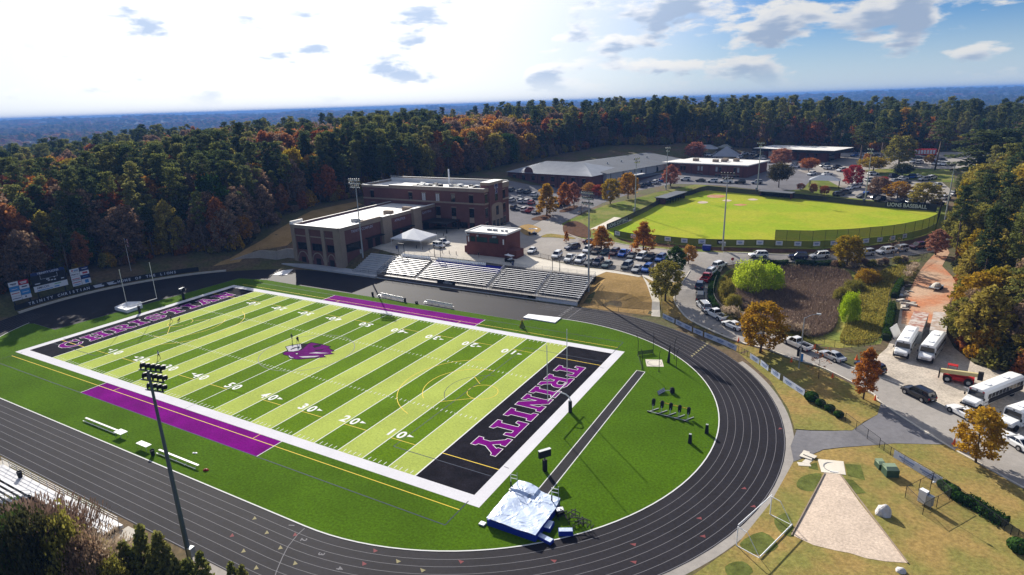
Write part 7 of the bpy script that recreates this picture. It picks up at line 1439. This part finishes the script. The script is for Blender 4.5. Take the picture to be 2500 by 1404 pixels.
def t_plume(seed, H=2.6, n=260, k_=1):
    """pampas clump: arching blades below, feathery heads above"""
    n *= k_**2; e_ = 1/(1.5*k_-.5); rg = np.random.default_rng(seed); b = MB(); a = rg.random(n)*6.283; t = rg.random(n); r = .25+t*.9; C = np.stack([np.cos(a)*r, np.sin(a)*r, H*(.25+.3*(1-t))], 1); U_ = np.stack([np.cos(a)*.35*e_, np.sin(a)*.35*e_, (.25-.5*t)*e_], 1); V_ = np.stack([-np.sin(a), np.cos(a), a*0], 1)*.05*e_
    m = 300*k_**2; a2 = rg.random(m)*6.283; r2 = rg.random(m)*1.0; C2 = np.stack([np.cos(a2)*r2, np.sin(a2)*r2, H*(.62+.36*rg.random(m))], 1); U2 = np.stack([np.cos(a2)*.12*e_, np.sin(a2)*.12*e_, np.full(m, .2*e_)], 1); V2 = np.stack([-np.sin(a2), np.cos(a2), a2*0], 1)*.05*e_
    b.cyl((0, 0, -.1), (0, 0, H*.5), .1, .05, 5); return b, (C, U_, V_), (C2, U2, V2)
TV = {}   # variant -> (trunk mesh, crown quads, native height, native half width)
def reg(name, tq, H, Rr): TV[name] = (tq[0].mesh('trunk', m_barkP if name.startswith('pine') else m_bark, True), tq[1], H, Rr, {}, tq[0])
for i in range(4): reg(f'round{i}', t_decid(40+i, 10, 3.4, .2, 60, 70, .20, 'round'), 10, 3.4)
for i in range(3): reg(f'cone{i}', t_decid(50+i, 9, 2.7, .16, 62, 60, .17, 'cone'), 9, 2.7)
for i in range(2): reg(f'egg{i}', t_decid(60+i, 9, 2.6, .18, 60, 60, .17, 'egg'), 9, 2.6)
for i in range(2): reg(f'vase{i}', t_decid(70+i, 8, 4.4, .38, 60, 64, .19, 'vase'), 8, 4.4)
for i in range(5): reg(f'pine{i}', t_pine(80+i, 22, (3.6, 3.2, 4.0, 3.0, 3.4)[i], (.52, .42, .58, .34, .48)[i], (30, 36, 24, 40, 32)[i], 95, .21), 22, 3.2)
for i in range(2): reg(f'bare{i}', t_bare(90+i), 9, 2.8)
for i in range(3): reg(f'shrub{i}', t_shrub(95+i), 2.4, 1.6)
reg('ball', t_hedgeball(99), 1.3, .7)
reg('youngpine', t_decid(101, 5, 1.3, .05, 46, 46, .15, 'cone'), 5, 1.3)
reg('fine', t_decid(102, 5, 4.0, .08, 90, 90, .13, 'round'), 5, 4.0)
def crown(var, leaf):
    d = TV[var][4]
    if leaf not in d: d[leaf] = quads_mesh('crown', *TV[var][1], [LF[leaf]])
    return d[leaf]
def tree(name, label, cat, p, H, Wd, var, leaf, group=None, rz=None):
    tm, _, h0, w0, _, _ = TV[var]; o = empty(name, p, random.uniform(0, 6.28) if rz is None else rz); k = H/h0; w = k if Wd is None else Wd/(2*w0); o.scale = (w, w, k); tag(o, label, cat, group)
    link('trunk', tm, o); link('crown', crown(var, leaf), o); return o
def tpx(label, bu, bv, tv, wpx, var, leaf, name='tree', cat='tree', group=None):
    p = G(bu, bv); H = height_at(p, tv); d = float((np.array(p)-CAM)@FW); return tree(name, label, cat, p, H, wpx*d/FPX*1.02, var, leaf, group)
TL = [
 ('large round gold and green tree between the fence and the road',1855,862,742,104,'round0','goldgreen'),('small rusty orange tree with straight trunk on the verge',2107,975,858,60,'egg0','orange'),('golden young tree near the lower right road edge',2382,1130,1003,98,'round1','gold'),('thin bare sapling with few rust leaves on the verge',1999,925,858,46,'bare0','rust'),
 ('tan and olive tree beside the walkway and road curve',1624,735,640,80,'round2','olive'),('dense dark green tree behind the tan tree at the road',1648,672,603,52,'egg1','green'),('small orange tree at the road junction',1681,645,600,38,'round3','orange'),
 ('spreading orange oak left of the parked cars by the ball field',1468,610,555,62,'cone0','orange'),('orange oak above the blue pickup by the outfield fence',1570,617,546,60,'cone1','orange'),('tall golden tree on the island of the upper lot',1335,526,452,56,'cone2','gold'),('orange tree left of a pair in the upper lot',1379,508,450,38,'egg0','orange'),('dusty orange tree right of the pair in the upper lot',1401,503,447,38,'egg1','pink'),
 ('small orange tree against the hip roofed hall',1439,478,447,32,'round0','orange'),('low dark red tree at the hall corner',1462,482,452,34,'round1','red'),('round olive tree on the grassy bank',1490,498,438,46,'round2','goldgreen'),('round golden green tree beside the gymnasium porch',1533,485,424,48,'round3','goldgreen'),('crimson tree before the classroom wing',1637,455,406,44,'egg0','pink'),('pinkish red tree behind the classroom wing roof',1697,390,348,48,'round0','pink'),
 ('bare tree on the bank beside the upper lot',1419,526,492,36,'bare1','brown'),('broad dark brown tree left of the picnic shelter',1901,458,402,74,'vase0','dark'),('orange spreading tree beyond the picnic shelter',1974,420,388,56,'vase1','rust'),('pink tree before the low brick office',1907,404,364,54,'round1','pink'),('bright crimson tree right of the picnic shelter',2080,456,404,46,'round2','red'),
 ('wide golden brown tree above the crimson tree',2131,421,386,84,'vase0','goldgreen'),('dark spreading tree on the far lawn',2202,435,401,60,'vase1','dark'),('tan tree among cars behind right field',2142,481,434,50,'round3','brown'),('golden tree among cars behind right field',2191,489,445,60,'round0','goldgreen'),('pale olive tree behind the Lions Baseball sign',2256,502,448,72,'round1','olive'),('small red tree among the cars beyond right field',2152,465,432,34,'round2','red'),
 ('round gold tree on the verge of the upper road',2067,647,578,70,'round3','goldgreen'),('leafless sapling on the verge of the upper road',2181,642,588,30,'bare0','brown'),('pinkish rust tree at the right end of the upper road',2284,623,562,54,'egg1','pink'),('small rust tree in front of the picnic shelter, left',1954,463,448,20,'round0','rust'),('small rust tree in front of the picnic shelter, middle',1985,472,449,20,'round1','rust'),('small rust tree in front of the picnic shelter, right',2012,476,454,24,'round2','rust'),
 ('olive tree at the far lawn edge by the delivery truck',2194,407,334,70,'round3','olive'),('small yellow tree in the far lot',2268,401,378,22,'round0','goldgreen'),('small orange tree at the left corner of the far lot',2118,396,374,20,'round1','orange'),('brown leafless tree right of the big pine',2468,455,408,60,'bare1','brown'),('staked orange sapling at the lot exit',1383,592,566,14,'cone0','orange'),('staked bare sapling by the dark SUV',1418,604,582,14,'bare0','rust'),
 ('bare grey tree above the outfield bank right',1634,628,592,22,'bare1','brown'),
]
for l, bu, bv, tv, w, va, lf_ in TL: tpx(l, bu, bv, tv, w, va, lf_)
for i, (bu, bv, tv, w, va, l) in enumerate(((2098,405,300,52,'pine0','dark pine beside the low brick office'),(2150,392,288,46,'pine1','pine standing left of the delivery truck'),(2282,416,296,56,'pine2','pine on the far lawn right of the delivery truck'),(2366,468,318,130,'pine3','huge dark pine behind the right field corner'),(2338,510,428,34,'pine4','slim pine in front of the huge pine'),(2432,450,316,76,'pine0','tall pine right of the huge pine'),(2488,418,286,70,'pine1','tall pine at the far right edge of the lots'),(2400,440,335,60,'pine4','pine between the huge pine and the road'))):
    tpx('tall '+l if not l.startswith(('huge', 'tall', 'slim')) else l, bu, bv, tv, w, va, 'pine', 'pine_tree')
# basin: lime willows, scrub, reeds
for l, bu, bv, tv, w, va, lf_ in (('big lime green willow thicket at the left of the basin',1832,712,645,86,'fine','lime'),('right half of the lime green willow thicket in the basin',1880,708,652,64,'fine','lime'),('bright lime bush at the right side of the basin',2072,785,722,46,'fine','lime'),('low lime bush above the right basin bank',2056,735,705,44,'fine','olive'),('olive bush near the top of the basin bank',2085,710,688,50,'fine','olive'),('pale lime bush at the upper right of the basin',2118,690,660,56,'fine','goldgreen'),('scrubby olive bush on the left basin bank',1775,722,690,40,'fine','olive'),('scrubby olive bush low on the left basin bank',1790,750,722,40,'fine','olive')):
    tpx(l, bu, bv, tv, w, va, lf_, 'bush', 'bush')
def scatter(poly, n, rg):
    xs = [p[0] for p in poly]; ys = [p[1] for p in poly]; out = np.zeros((0, 2))
    while len(out) < n:
        q = np.stack([rg.uniform(min(xs), max(xs), n*2), rg.uniform(min(ys), max(ys), n*2)], 1); out = np.concatenate([out, q[pip(poly, q[:, 0], q[:, 1])]])
    return out[:n]
basin = catmull(PX((1800,700),(1840,685),(1900,655),(2040,660),(2080,690),(2050,740),(2040,800),(1990,825),(1920,810),(1850,780),(1800,745)), 4, True)
rg = np.random.default_rng(21); Pn = scatter(basin, 60000, rg); z = hN(Pn[:, 0], Pn[:, 1]); hh = .7+.6*rg.random(len(Pn)); a = rg.random(len(Pn))*6.28
C = np.stack([Pn[:, 0], Pn[:, 1], z+hh*.5], 1); U_ = np.stack([rg.normal(size=len(Pn))*.1, rg.normal(size=len(Pn))*.1, hh*.5], 1); V_ = np.stack([np.cos(a), np.sin(a), a*0], 1)*(.03+.03*rg.random((len(Pn), 1)))
o = link('reed_bed', quads_mesh('reed_bed', C, U_, V_, [LF['reed']])); o['kind'] = 'stuff'; o['label'] = 'brown reeds filling the basin below the ball field'; o['category'] = 'reeds'
k = 1300; C2 = C[:k].copy(); C2[:, 2] += hh[:k]*.55; o = link('reed_heads', quads_mesh('reed_heads', C2, U_[:k]*.16, V_[:k]*1.0, [LF['tan']])); o['kind'] = 'stuff'; o['label'] = 'pale seed heads scattered over the reeds'; o['category'] = 'reeds'
bank = catmull(PX((2110,690),(2170,655),(2240,638),(2215,662),(2182,700),(2166,760),(2158,810),(2130,838),(2060,842),(2052,820),(2075,770),(2090,720)), 3, True); lb = catmull(PX((1756,690),(1790,660),(1800,690),(1795,745),(1850,785),(1920,815),(1880,808),(1800,775),(1758,735)), 3, True)
for nm, poly, n, lf_, lab in (('tall_grass', bank, 9000, 'olive', 'tall yellow green grass on the right basin bank'), ('tall_grass', lb, 4500, 'olive', 'rough grass on the left rim of the basin')):
    Pn = scatter(poly, n, rg); z = hN(Pn[:, 0], Pn[:, 1]); hh = .25+.45*rg.random(n); a = rg.random(n)*6.28; C = np.stack([Pn[:, 0], Pn[:, 1], z+hh*.4], 1); o = link(nm, quads_mesh(nm, C, np.stack([rg.normal(size=n)*.12, rg.normal(size=n)*.12, hh*.5], 1), np.stack([np.cos(a), np.sin(a), a*0], 1)*.09, [LF[lf_]])); o['kind'] = 'stuff'; o['label'] = lab; o['category'] = 'grass'
pl = [t_plume(200+i, k_=1+i//2) for i in range(4)]; plm = [(quads_mesh('blades', *q[1], [LF['olive']]), quads_mesh('plumes', *q[2], [LF['tan']]), quads_mesh('plumes', *q[2], [LF['plume']])) for q in pl]
def pampas(lab, p, k, i=0, pink=False, group='pampas grass clumps'): o = empty('pampas_grass', p, i*1.3); o.scale = (k*.95, k*.95, k); tag(o, lab, 'grass clump', group); j = i % 2+(2 if k > 1.6 else 0); link('blades', plm[j][0], o); link('plumes', plm[j][2 if pink else 1], o)
for i, (u, v) in enumerate(((1768,776),(1778,782),(1790,786),(1802,790),(1816,795),(1915,818),(1928,822),(1942,826),(1955,830),(1968,836),(2213,690),(2222,680),(2218,672),(2230,668))): pampas(f'pale plumed pampas clump, {ORD[i]} from the left along the basin fence', G(u, v), .95+.15*(i % 3), i)
# hedges and clipped bushes
for i, (u, v, k) in enumerate(((1980,978,1.7),(2002,990,1.25),(2025,1003,1.2),(2047,1018,1.15),(2304,1193,1.25),(2322,1208,1.5),(2340,1222,1.3),(2484,1345,1.6))):
    p = G(u, v); tree('clipped_bush', f'clipped round dark green bush, {ORD[i]} along the fence from the bus end', 'bush', p, 1.3*k*.75, 1.4*k*.9, 'ball', 'hedge', 'clipped bushes along the track fence')
def hedge(lab, P, w, hh, leaf='hedge', m=None, dens=260):
    P = resample(P, .6); rg = np.random.default_rng(int(abs(P[0].x)*10)); C = []; 
    L = sum((b_-a_).length for a_, b_ in zip(P[:-1], P[1:])); n = int(L*dens*.6); q = rg.random(n)*(len(P)-1.001); i = q.astype(int); f = q-i; A_ = np.array([p[:2] for p in P]); base_ = A_[i]*(1-f)[:, None]+A_[i+1]*f[:, None]
    T_ = A_[i+1]-A_[i]; T_ /= np.linalg.norm(T_, axis=1)[:, None]+1e-9; N_ = np.stack([-T_[:, 1], T_[:, 0]], 1); th = rg.random(n)*math.pi; off = np.cos(th)*w/2*(1+.1*rg.normal(size=n)); zz = hh*np.clip(np.sin(th)*1.25, .05, 1)*(1+.06*rg.normal(size=n))
    C = np.concatenate([base_+N_*off[:, None], (hN(base_[:, 0], base_[:, 1])+zz)[:, None]], 1); a = rnd_dirs(rg, n)*.13; b_ = rnd_dirs(rg, n)*.11
    o0 = P[0]; o = empty('hedge', (0, 0, 0)); tag(o, lab, 'hedge'); link('foliage', quads_mesh('foliage', C, a, b_, [LF[leaf]]), o)
    b = MB()
    for p, q_ in zip(P[:-1], P[1:]): b.bar((p.x, p.y, h(p.x, p.y)+hh*.75), (q_.x, q_.y, h(q_.x, q_.y)+hh*.75), w*.75, hh*.8)
    b.obj('core', m_mulch if False else mat('hedge_core', (.012,.022,.008)), o)
hedge('long low hedge by the fence at the lower right', catmull(PX((2356,1228),(2385,1243),(2420,1266),(2452,1286)), 4), 1.7, 1.1); hedge('dark clipped hedge on the upper road, left of two', PX((1841,646),(1880,646),(1924,646)), 1.6, 1.2); hedge('dark clipped hedge on the upper road, right of two', PX((1941,647),(1985,648),(2028,647)), 1.6, 1.2)
hedge('bright green hedge left of the first bus', PX((2162,832),(2168,800),(2178,752)), 1.5, 1.5, 'green'); hedge('green hedge beside the rubble at the clay track', PX((2182,728),(2188,712),(2198,694)), 1.5, 1.4, 'green'); hedge('dark hedge on the inside of the road curve', catmull(PX((1752,670),(1742,688),(1736,710),(1737,735),(1748,755)), 3), 1.4, 1.0)
hedge('mulched shrub border along the foot of the fence', catmull(PX((2315,1205),(2345,1228)), 2), .9, .6)
for i, (u, v) in enumerate(((2040,652),(2052,652),(2085,650),(2110,648),(2128,650),(2146,648),(2160,646),(2190,642),(2205,640))): tree('roadside_shrub', f'tan roadside shrub below the upper road, {ORD[i]} from the left', 'shrub', G(u, v), 1.8, 2.8, f'shrub{i%3}', ('brown', 'olive', 'tan')[i % 3], 'shrubs below the upper road')
# near left bank: tall grasses, scrub and young pines in front of the visitor bleachers
rg_ = random.Random(17)
NB = [(0,1400,1290,150,'dark'),(55,1404,1262,130,'green'),(120,1404,1240,130,'dark'),(185,1390,1262,110,'olive'),(235,1400,1310,90,'brown'),(25,1404,1345,120,'dark'),(95,1404,1335,120,'green'),(165,1404,1340,110,'dark'),(225,1404,1360,90,'olive'),(290,1404,1365,70,'olive'),(-40,1380,1260,130,'brown')]
for i, (u, v, tv, w, lf_) in enumerate(NB):
    p = Vector(at(u, v+60, 2.2)); p.z = h(p.x, p.y); H = height_at(p, tv)*.88; d = float((np.array(p)-CAM)@FW); tree('bank_shrub', f'{"dark" if lf_ == "dark" else lf_} overgrown shrub at the lower left corner, {ORD[i]} of the thicket', 'shrub', p, H, w*d/FPX*1.15, 'fine', lf_, 'thicket at the lower left corner')
for i, (u, tv) in enumerate(((75,1232),(105,1220),(150,1222),(195,1226),(222,1242),(262,1292),(300,1312),(325,1322))):
    p = Vector(at(u, 1395+(i%3)*18, 1.8)); p.z = h(p.x, p.y); k = height_at(p, tv)/2.6; pampas(f'{"pinkish" if i < 5 else "tan"} plumed grass over the lower left thicket, {ORD[i]} from the left', p, k*.9, i, i < 5, 'plumed grasses at the lower left')
for i, (u, tv, w) in enumerate(((325,1330,40),(345,1345,40),(372,1295,48),(410,1310,48),(430,1340,36),(505,1355,36),(470,1370,44),(575,1378,28),(600,1385,26),(395,1360,44),(445,1380,44))):
    p = Vector(at(u, 1440, 1.)); p.z = h(p.x, p.y); H = height_at(p, tv); d = float((np.array(p)-CAM)@FW); tree('young_pine', f'bushy young pine at the bottom edge, {ORD[i]} of the row by the floodlight pole', 'pine', p, H, w*d/FPX*1.35, 'youngpine', 'pineB', 'young pines at the bottom edge')
# ------------------------------------------------------------------ woods
clear = [(-150, -260), (-96, -75), (-92, -45), (-96, -22), (-97, 6), (-95, 24), (-90, 36)]+[tuple(G(u, v)[:2]) for u, v in ((560,622),(610,590),(650,560),(700,528),(770,500),(862,484))]+[(-82, 120), (-79, 150), (-76, 190), (-72, 228), (-62, 262), (-46, 290), (-10, 300), (2, 318), (30, 322), (45, 330), (86, 326)]+[tuple(G(u, v)[:2]) for u, v in ((2060,372),(2160,370),(2300,368),(2460,368),(2500,392),(2465,440),(2425,478),(2372,520),(2345,562),(2328,612),(2345,660),(2350,740),(2335,800),(2350,862),(2430,900),(2560,950),(2720,1010))]+[(260, -40), (300, -260)]
def edge_dist(x, y):
    d = np.full(x.shape, 1e9)
    for i in range(len(clear)):
        a, c = np.array(clear[i-1]), np.array(clear[i]); e = c-a; t = np.clip(((x-a[0])*e[0]+(y-a[1])*e[1])/(e@e+1e-9), 0, 1); d = np.minimum(d, np.hypot(x-a[0]-t*e[0], y-a[1]-t*e[1]))
    return d
def project(x, y, z):
    q = np.stack([x, y, z], -1)-CAM; dep = q@FW; return 1250+FPX*(q@RT)/dep, 702-FPX*(q@UP)/dep, dep
rg = np.random.default_rng(77); PT = []
for lo, hi, sp in ((0, 420, 4.6), (420, 900, 8.5), (900, 1800, 15.), (1800, 4200, 34.), (4200, 7500, 75.)):
    n = int(2*hi/sp); gx, gy = np.meshgrid(np.arange(-n, n+1)*sp*.5*2, np.arange(-n, n+1)*sp); x = CAM[0]+gx.ravel()+rg.uniform(-.5, .5, gx.size)*sp; y = CAM[1]+gy.ravel()+rg.uniform(-.5, .5, gx.size)*sp
    r = np.hypot(x-CAM[0], y-CAM[1]); k = (r >= lo) & (r < hi) & (y > -140); x, y = x[k], y[k]
    u, v, dep = project(x, y, np.full(x.shape, 12.)); k = (dep > 20) & (u > -420) & (u < 2900); x, y = x[k], y[k]
    k = ~pip(clear, x, y); x, y = x[k], y[k]; PT.append(np.stack([x, y, np.full(x.shape, sp)], 1))
PT = np.concatenate(PT); ed = edge_dist(PT[:, 0], PT[:, 1]); dep = project(PT[:, 0], PT[:, 1], np.full(len(PT), 10.))[2]; zt = hN(PT[:, 0], PT[:, 1])
# stands of pine and hardwood follow a slow pattern
def pat(x, y): return np.sin(x/37+1.3)*np.cos(y/45+.4)+.7*np.sin(x/19+y/23)+.5*np.sin(y/61-x/83)
pv_ = pat(PT[:, 0], PT[:, 1])+rg.normal(size=len(PT))*.75
right = (PT[:, 0] > 100) & (PT[:, 1] < 330)
kind = np.where(pv_ > .25, 0, 1)          # 0 pine, 1 hardwood
kind = np.where(right & (rg.random(len(PT)) < .72), 1, kind)
kind = np.where((PT[:, 1] > 230) & (PT[:, 0] > -70) & (rg.random(len(PT)) < .7), 0, kind)
HW = [('round0', 'rust'), ('round1', 'brown'), ('round2', 'orange'), ('round3', 'olive'), ('egg0', 'brown'), ('egg1', 'rust'), ('round0', 'brown'), ('bare0', 'brown'), ('round2', 'green'), ('round1', 'goldgreen'), ('egg0', 'rust'), ('round3', 'brown'), ('egg1', 'olive')]
PN = [('pine0', 'pine'), ('pine1', 'pine'), ('pine2', 'pine'), ('pine3', 'pine'), ('pine4', 'pineB'), ('pine1', 'pineB')]
UND = [('shrub0', 'brown'), ('shrub1', 'rust'), ('shrub2', 'olive'), ('shrub0', 'dark'), ('shrub1', 'gold')]
VAR = PN+HW+UND
cc = at(735, 470, 9.); grove = np.hypot(PT[:, 0]-cc[0], PT[:, 1]-cc[1]) < 22; kind = np.where(grove & (rg.random(len(PT)) < .8), 1, kind)
var = np.where(kind == 0, rg.integers(0, len(PN), len(PT)), len(PN)+rg.integers(0, len(HW), len(PT)))
rw2 = right & (kind == 1); var[rw2] = len(PN)+rg.choice([3, 12, 9, 3, 12, 1, 3, 12], rw2.sum())
Ht = np.where(kind == 0, rg.uniform(14, 26, len(PT)), rg.uniform(9, 20, len(PT)))*np.where(ed < 8, .85, 1)
Ht = np.where(right & (PT[:, 1] < 130), np.where(kind == 0, rg.uniform(16, 24, len(PT)), rg.uniform(7, 12.5, len(PT))), Ht)
Ht = np.where(PT[:, 2] > 30, Ht*1.2, Ht)
gk = grove & (kind == 1); var[gk] = len(PN)+rg.choice([2, 0, 5, 1, 10, 1, 6], gk.sum()); Ht[gk] = rg.uniform(15, 21, gk.sum())
nat = np.array([TV[v][2] for v, _ in VAR]); sc = Ht/nat[var]; wsc = sc*rg.uniform(.85, 1.15, len(PT))*np.where(kind == 0, 1.0, np.where(right & (PT[:, 1] < 130), 1.15, .95))*np.where(PT[:, 2] > 50, 4.5, np.where(PT[:, 2] > 30, 2.2, np.where(PT[:, 2] > 12, 1.35, 1)))
rot = rg.uniform(0, 6.28, len(PT))
# the nearest edge trees are things of their own
uu, vv, _ = project(PT[:, 0], PT[:, 1], zt+Ht*.7); vis = (uu > -20) & (uu < 2520) & (vv > 0) & (vv < 1404)
score = dep+ed*7+np.where(vis, 0, 1e5); pick = np.argsort(score)[:290]; isI = np.zeros(len(PT), bool); isI[pick] = True
LN = {'rust': 'rust brown', 'brown': 'greyish brown', 'orange': 'orange', 'olive': 'olive yellow', 'dark': 'dark', 'gold': 'golden', 'red': 'red', 'green': 'green', 'goldgreen': 'golden green', 'pine': 'dark', 'pineB': 'lighter green'}
cnt = {}
for i in sorted(pick, key=lambda j: uu[j]):
    va, lf_ = VAR[var[i]]; x, y = PT[i, :2]
    zone = 'woods beside the bus lot' if x > 95 and y < 120 else 'woods beyond right field' if x > 95 else 'woods behind the scoreboard' if y < 34 else 'woods left of field house' if y < 100 else 'woods behind the classrooms' if y < 215 else 'woods behind the school'
    kn = 'pine' if va.startswith('pine') else 'bare tree' if va.startswith('bare') else 'tree'; key = (LN[lf_], kn, zone); cnt[key] = cnt.get(key, -1)+1
    tm, _, h0, w0, _, _ = TV[va]; o = empty('pine_tree' if kn == 'pine' else 'woodland_tree', (x, y, zt[i]), rot[i]); o.scale = (wsc[i], wsc[i], sc[i]); tag(o, f'{ORD[min(cnt[key], len(ORD)-1)]} {LN[lf_]} {kn} from the left, edge of the {zone}', 'tree', f'trees of the {zone}'); link('trunk', tm, o); link('crown', crown(va, lf_), o)
# the rest of the woods, too many to count, as stuff made of instanced trees
lib = bpy.data.collections.new('tree_library')
for j, (va, lf_) in enumerate(VAR):
    me = quads_mesh(f'stand_tree', *TV[va][1], [LF[lf_], m_barkP if va.startswith('pine') else m_bark], TV[va][5]); o = bpy.data.objects.new(f'lib_{j:02d}', me); lib.objects.link(o)
def instancer(name, label, cat, P, vi, S, Rz):
    me = bpy.data.meshes.new(name); me.vertices.add(len(P)); me.vertices.foreach_set('co', np.asarray(P, float).ravel())
    a = me.attributes.new('vi', 'INT', 'POINT'); a.data.foreach_set('value', np.asarray(vi, np.int32)); a = me.attributes.new('sc', 'FLOAT_VECTOR', 'POINT'); a.data.foreach_set('vector', np.asarray(S, float).ravel())
    a = me.attributes.new('rt', 'FLOAT_VECTOR', 'POINT'); a.data.foreach_set('vector', np.stack([Rz*0, Rz*0, Rz], 1).ravel())
    o = link(name, me); o['kind'] = 'stuff'; o['label'] = label; o['category'] = cat
    g = bpy.data.node_groups.new(name, 'GeometryNodeTree'); g.interface.new_socket('Geometry', in_out='INPUT', socket_type='NodeSocketGeometry'); g.interface.new_socket('Geometry', in_out='OUTPUT', socket_type='NodeSocketGeometry')
    gi, go = g.nodes.new('NodeGroupInput'), g.nodes.new('NodeGroupOutput'); ci = g.nodes.new('GeometryNodeCollectionInfo'); ci.inputs[0].default_value = lib; ci.inputs['Separate Children'].default_value = True; ci.inputs['Reset Children'].default_value = True
    ip = g.nodes.new('GeometryNodeInstanceOnPoints'); ip.inputs['Pick Instance'].default_value = True
    def at_(nm, ty): n = g.nodes.new('GeometryNodeInputNamedAttribute'); n.data_type = ty; n.inputs['Name'].default_value = nm; return n.outputs[0]
    g.links.new(gi.outputs[0], ip.inputs['Points']); g.links.new(ci.outputs[0], ip.inputs['Instance']); g.links.new(at_('vi', 'INT'), ip.inputs['Instance Index']); g.links.new(at_('sc', 'FLOAT_VECTOR'), ip.inputs['Scale']); g.links.new(at_('rt', 'FLOAT_VECTOR'), ip.inputs['Rotation']); g.links.new(ip.outputs[0], go.inputs[0])
    md = o.modifiers.new('trees', 'NODES'); md.node_group = g; return o
r_ = ~isI; instancer('forest', 'mixed autumn woodland of pines and hardwoods stretching to the hills', 'woods', np.stack([PT[r_, 0], PT[r_, 1], zt[r_]], 1), var[r_], np.stack([wsc[r_], wsc[r_], sc[r_]], 1), rot[r_])
# undergrowth along the woodland edge
n = 5200; x = rg.uniform(-230, 230, n*8); y = rg.uniform(-120, 400, n*8); e2 = edge_dist(x, y); k = (~pip(clear, x, y)) & (e2 < 28); x, y = x[k][:n], y[k][:n]; z = hN(x, y); s = rg.uniform(.8, 2.1, len(x)); instancer('undergrowth', 'brush and saplings at the foot of the woods', 'brush', np.stack([x, y, z], 1), len(PN)+len(HW)+rg.integers(0, len(UND), len(x)), np.stack([s, s, s*rg.uniform(.8, 1.4, len(x))], 1), rg.uniform(0, 6.28, len(x)))
print('woods', len(PT))
# ------------------------------------------------------------------ air
hz = MB().box(-17500, -17500, -75, 17500, 17500, 62).obj('haze', mat('haze_none', (1, 1, 1))); hz.data.materials.clear(); hm = bpy.data.materials.new('haze_air'); hm.use_nodes = True; t = hm.node_tree; t.nodes.clear()
vo = nd(t, 'ShaderNodeVolumePrincipled'); vo.inputs['Color'].default_value = (.13, .30, .72, 1); vo.inputs['Density'].default_value = HAZE = .00018; vo.inputs['Anisotropy'].default_value = 0.
oo = nd(t, 'ShaderNodeOutputMaterial'); t.links.new(vo.outputs[0], oo.inputs['Volume']); hz.data.materials.append(hm); hz['kind'] = 'stuff'; hz['label'] = 'pale blue haze in the air over the whole landscape'; hz['category'] = 'haze'
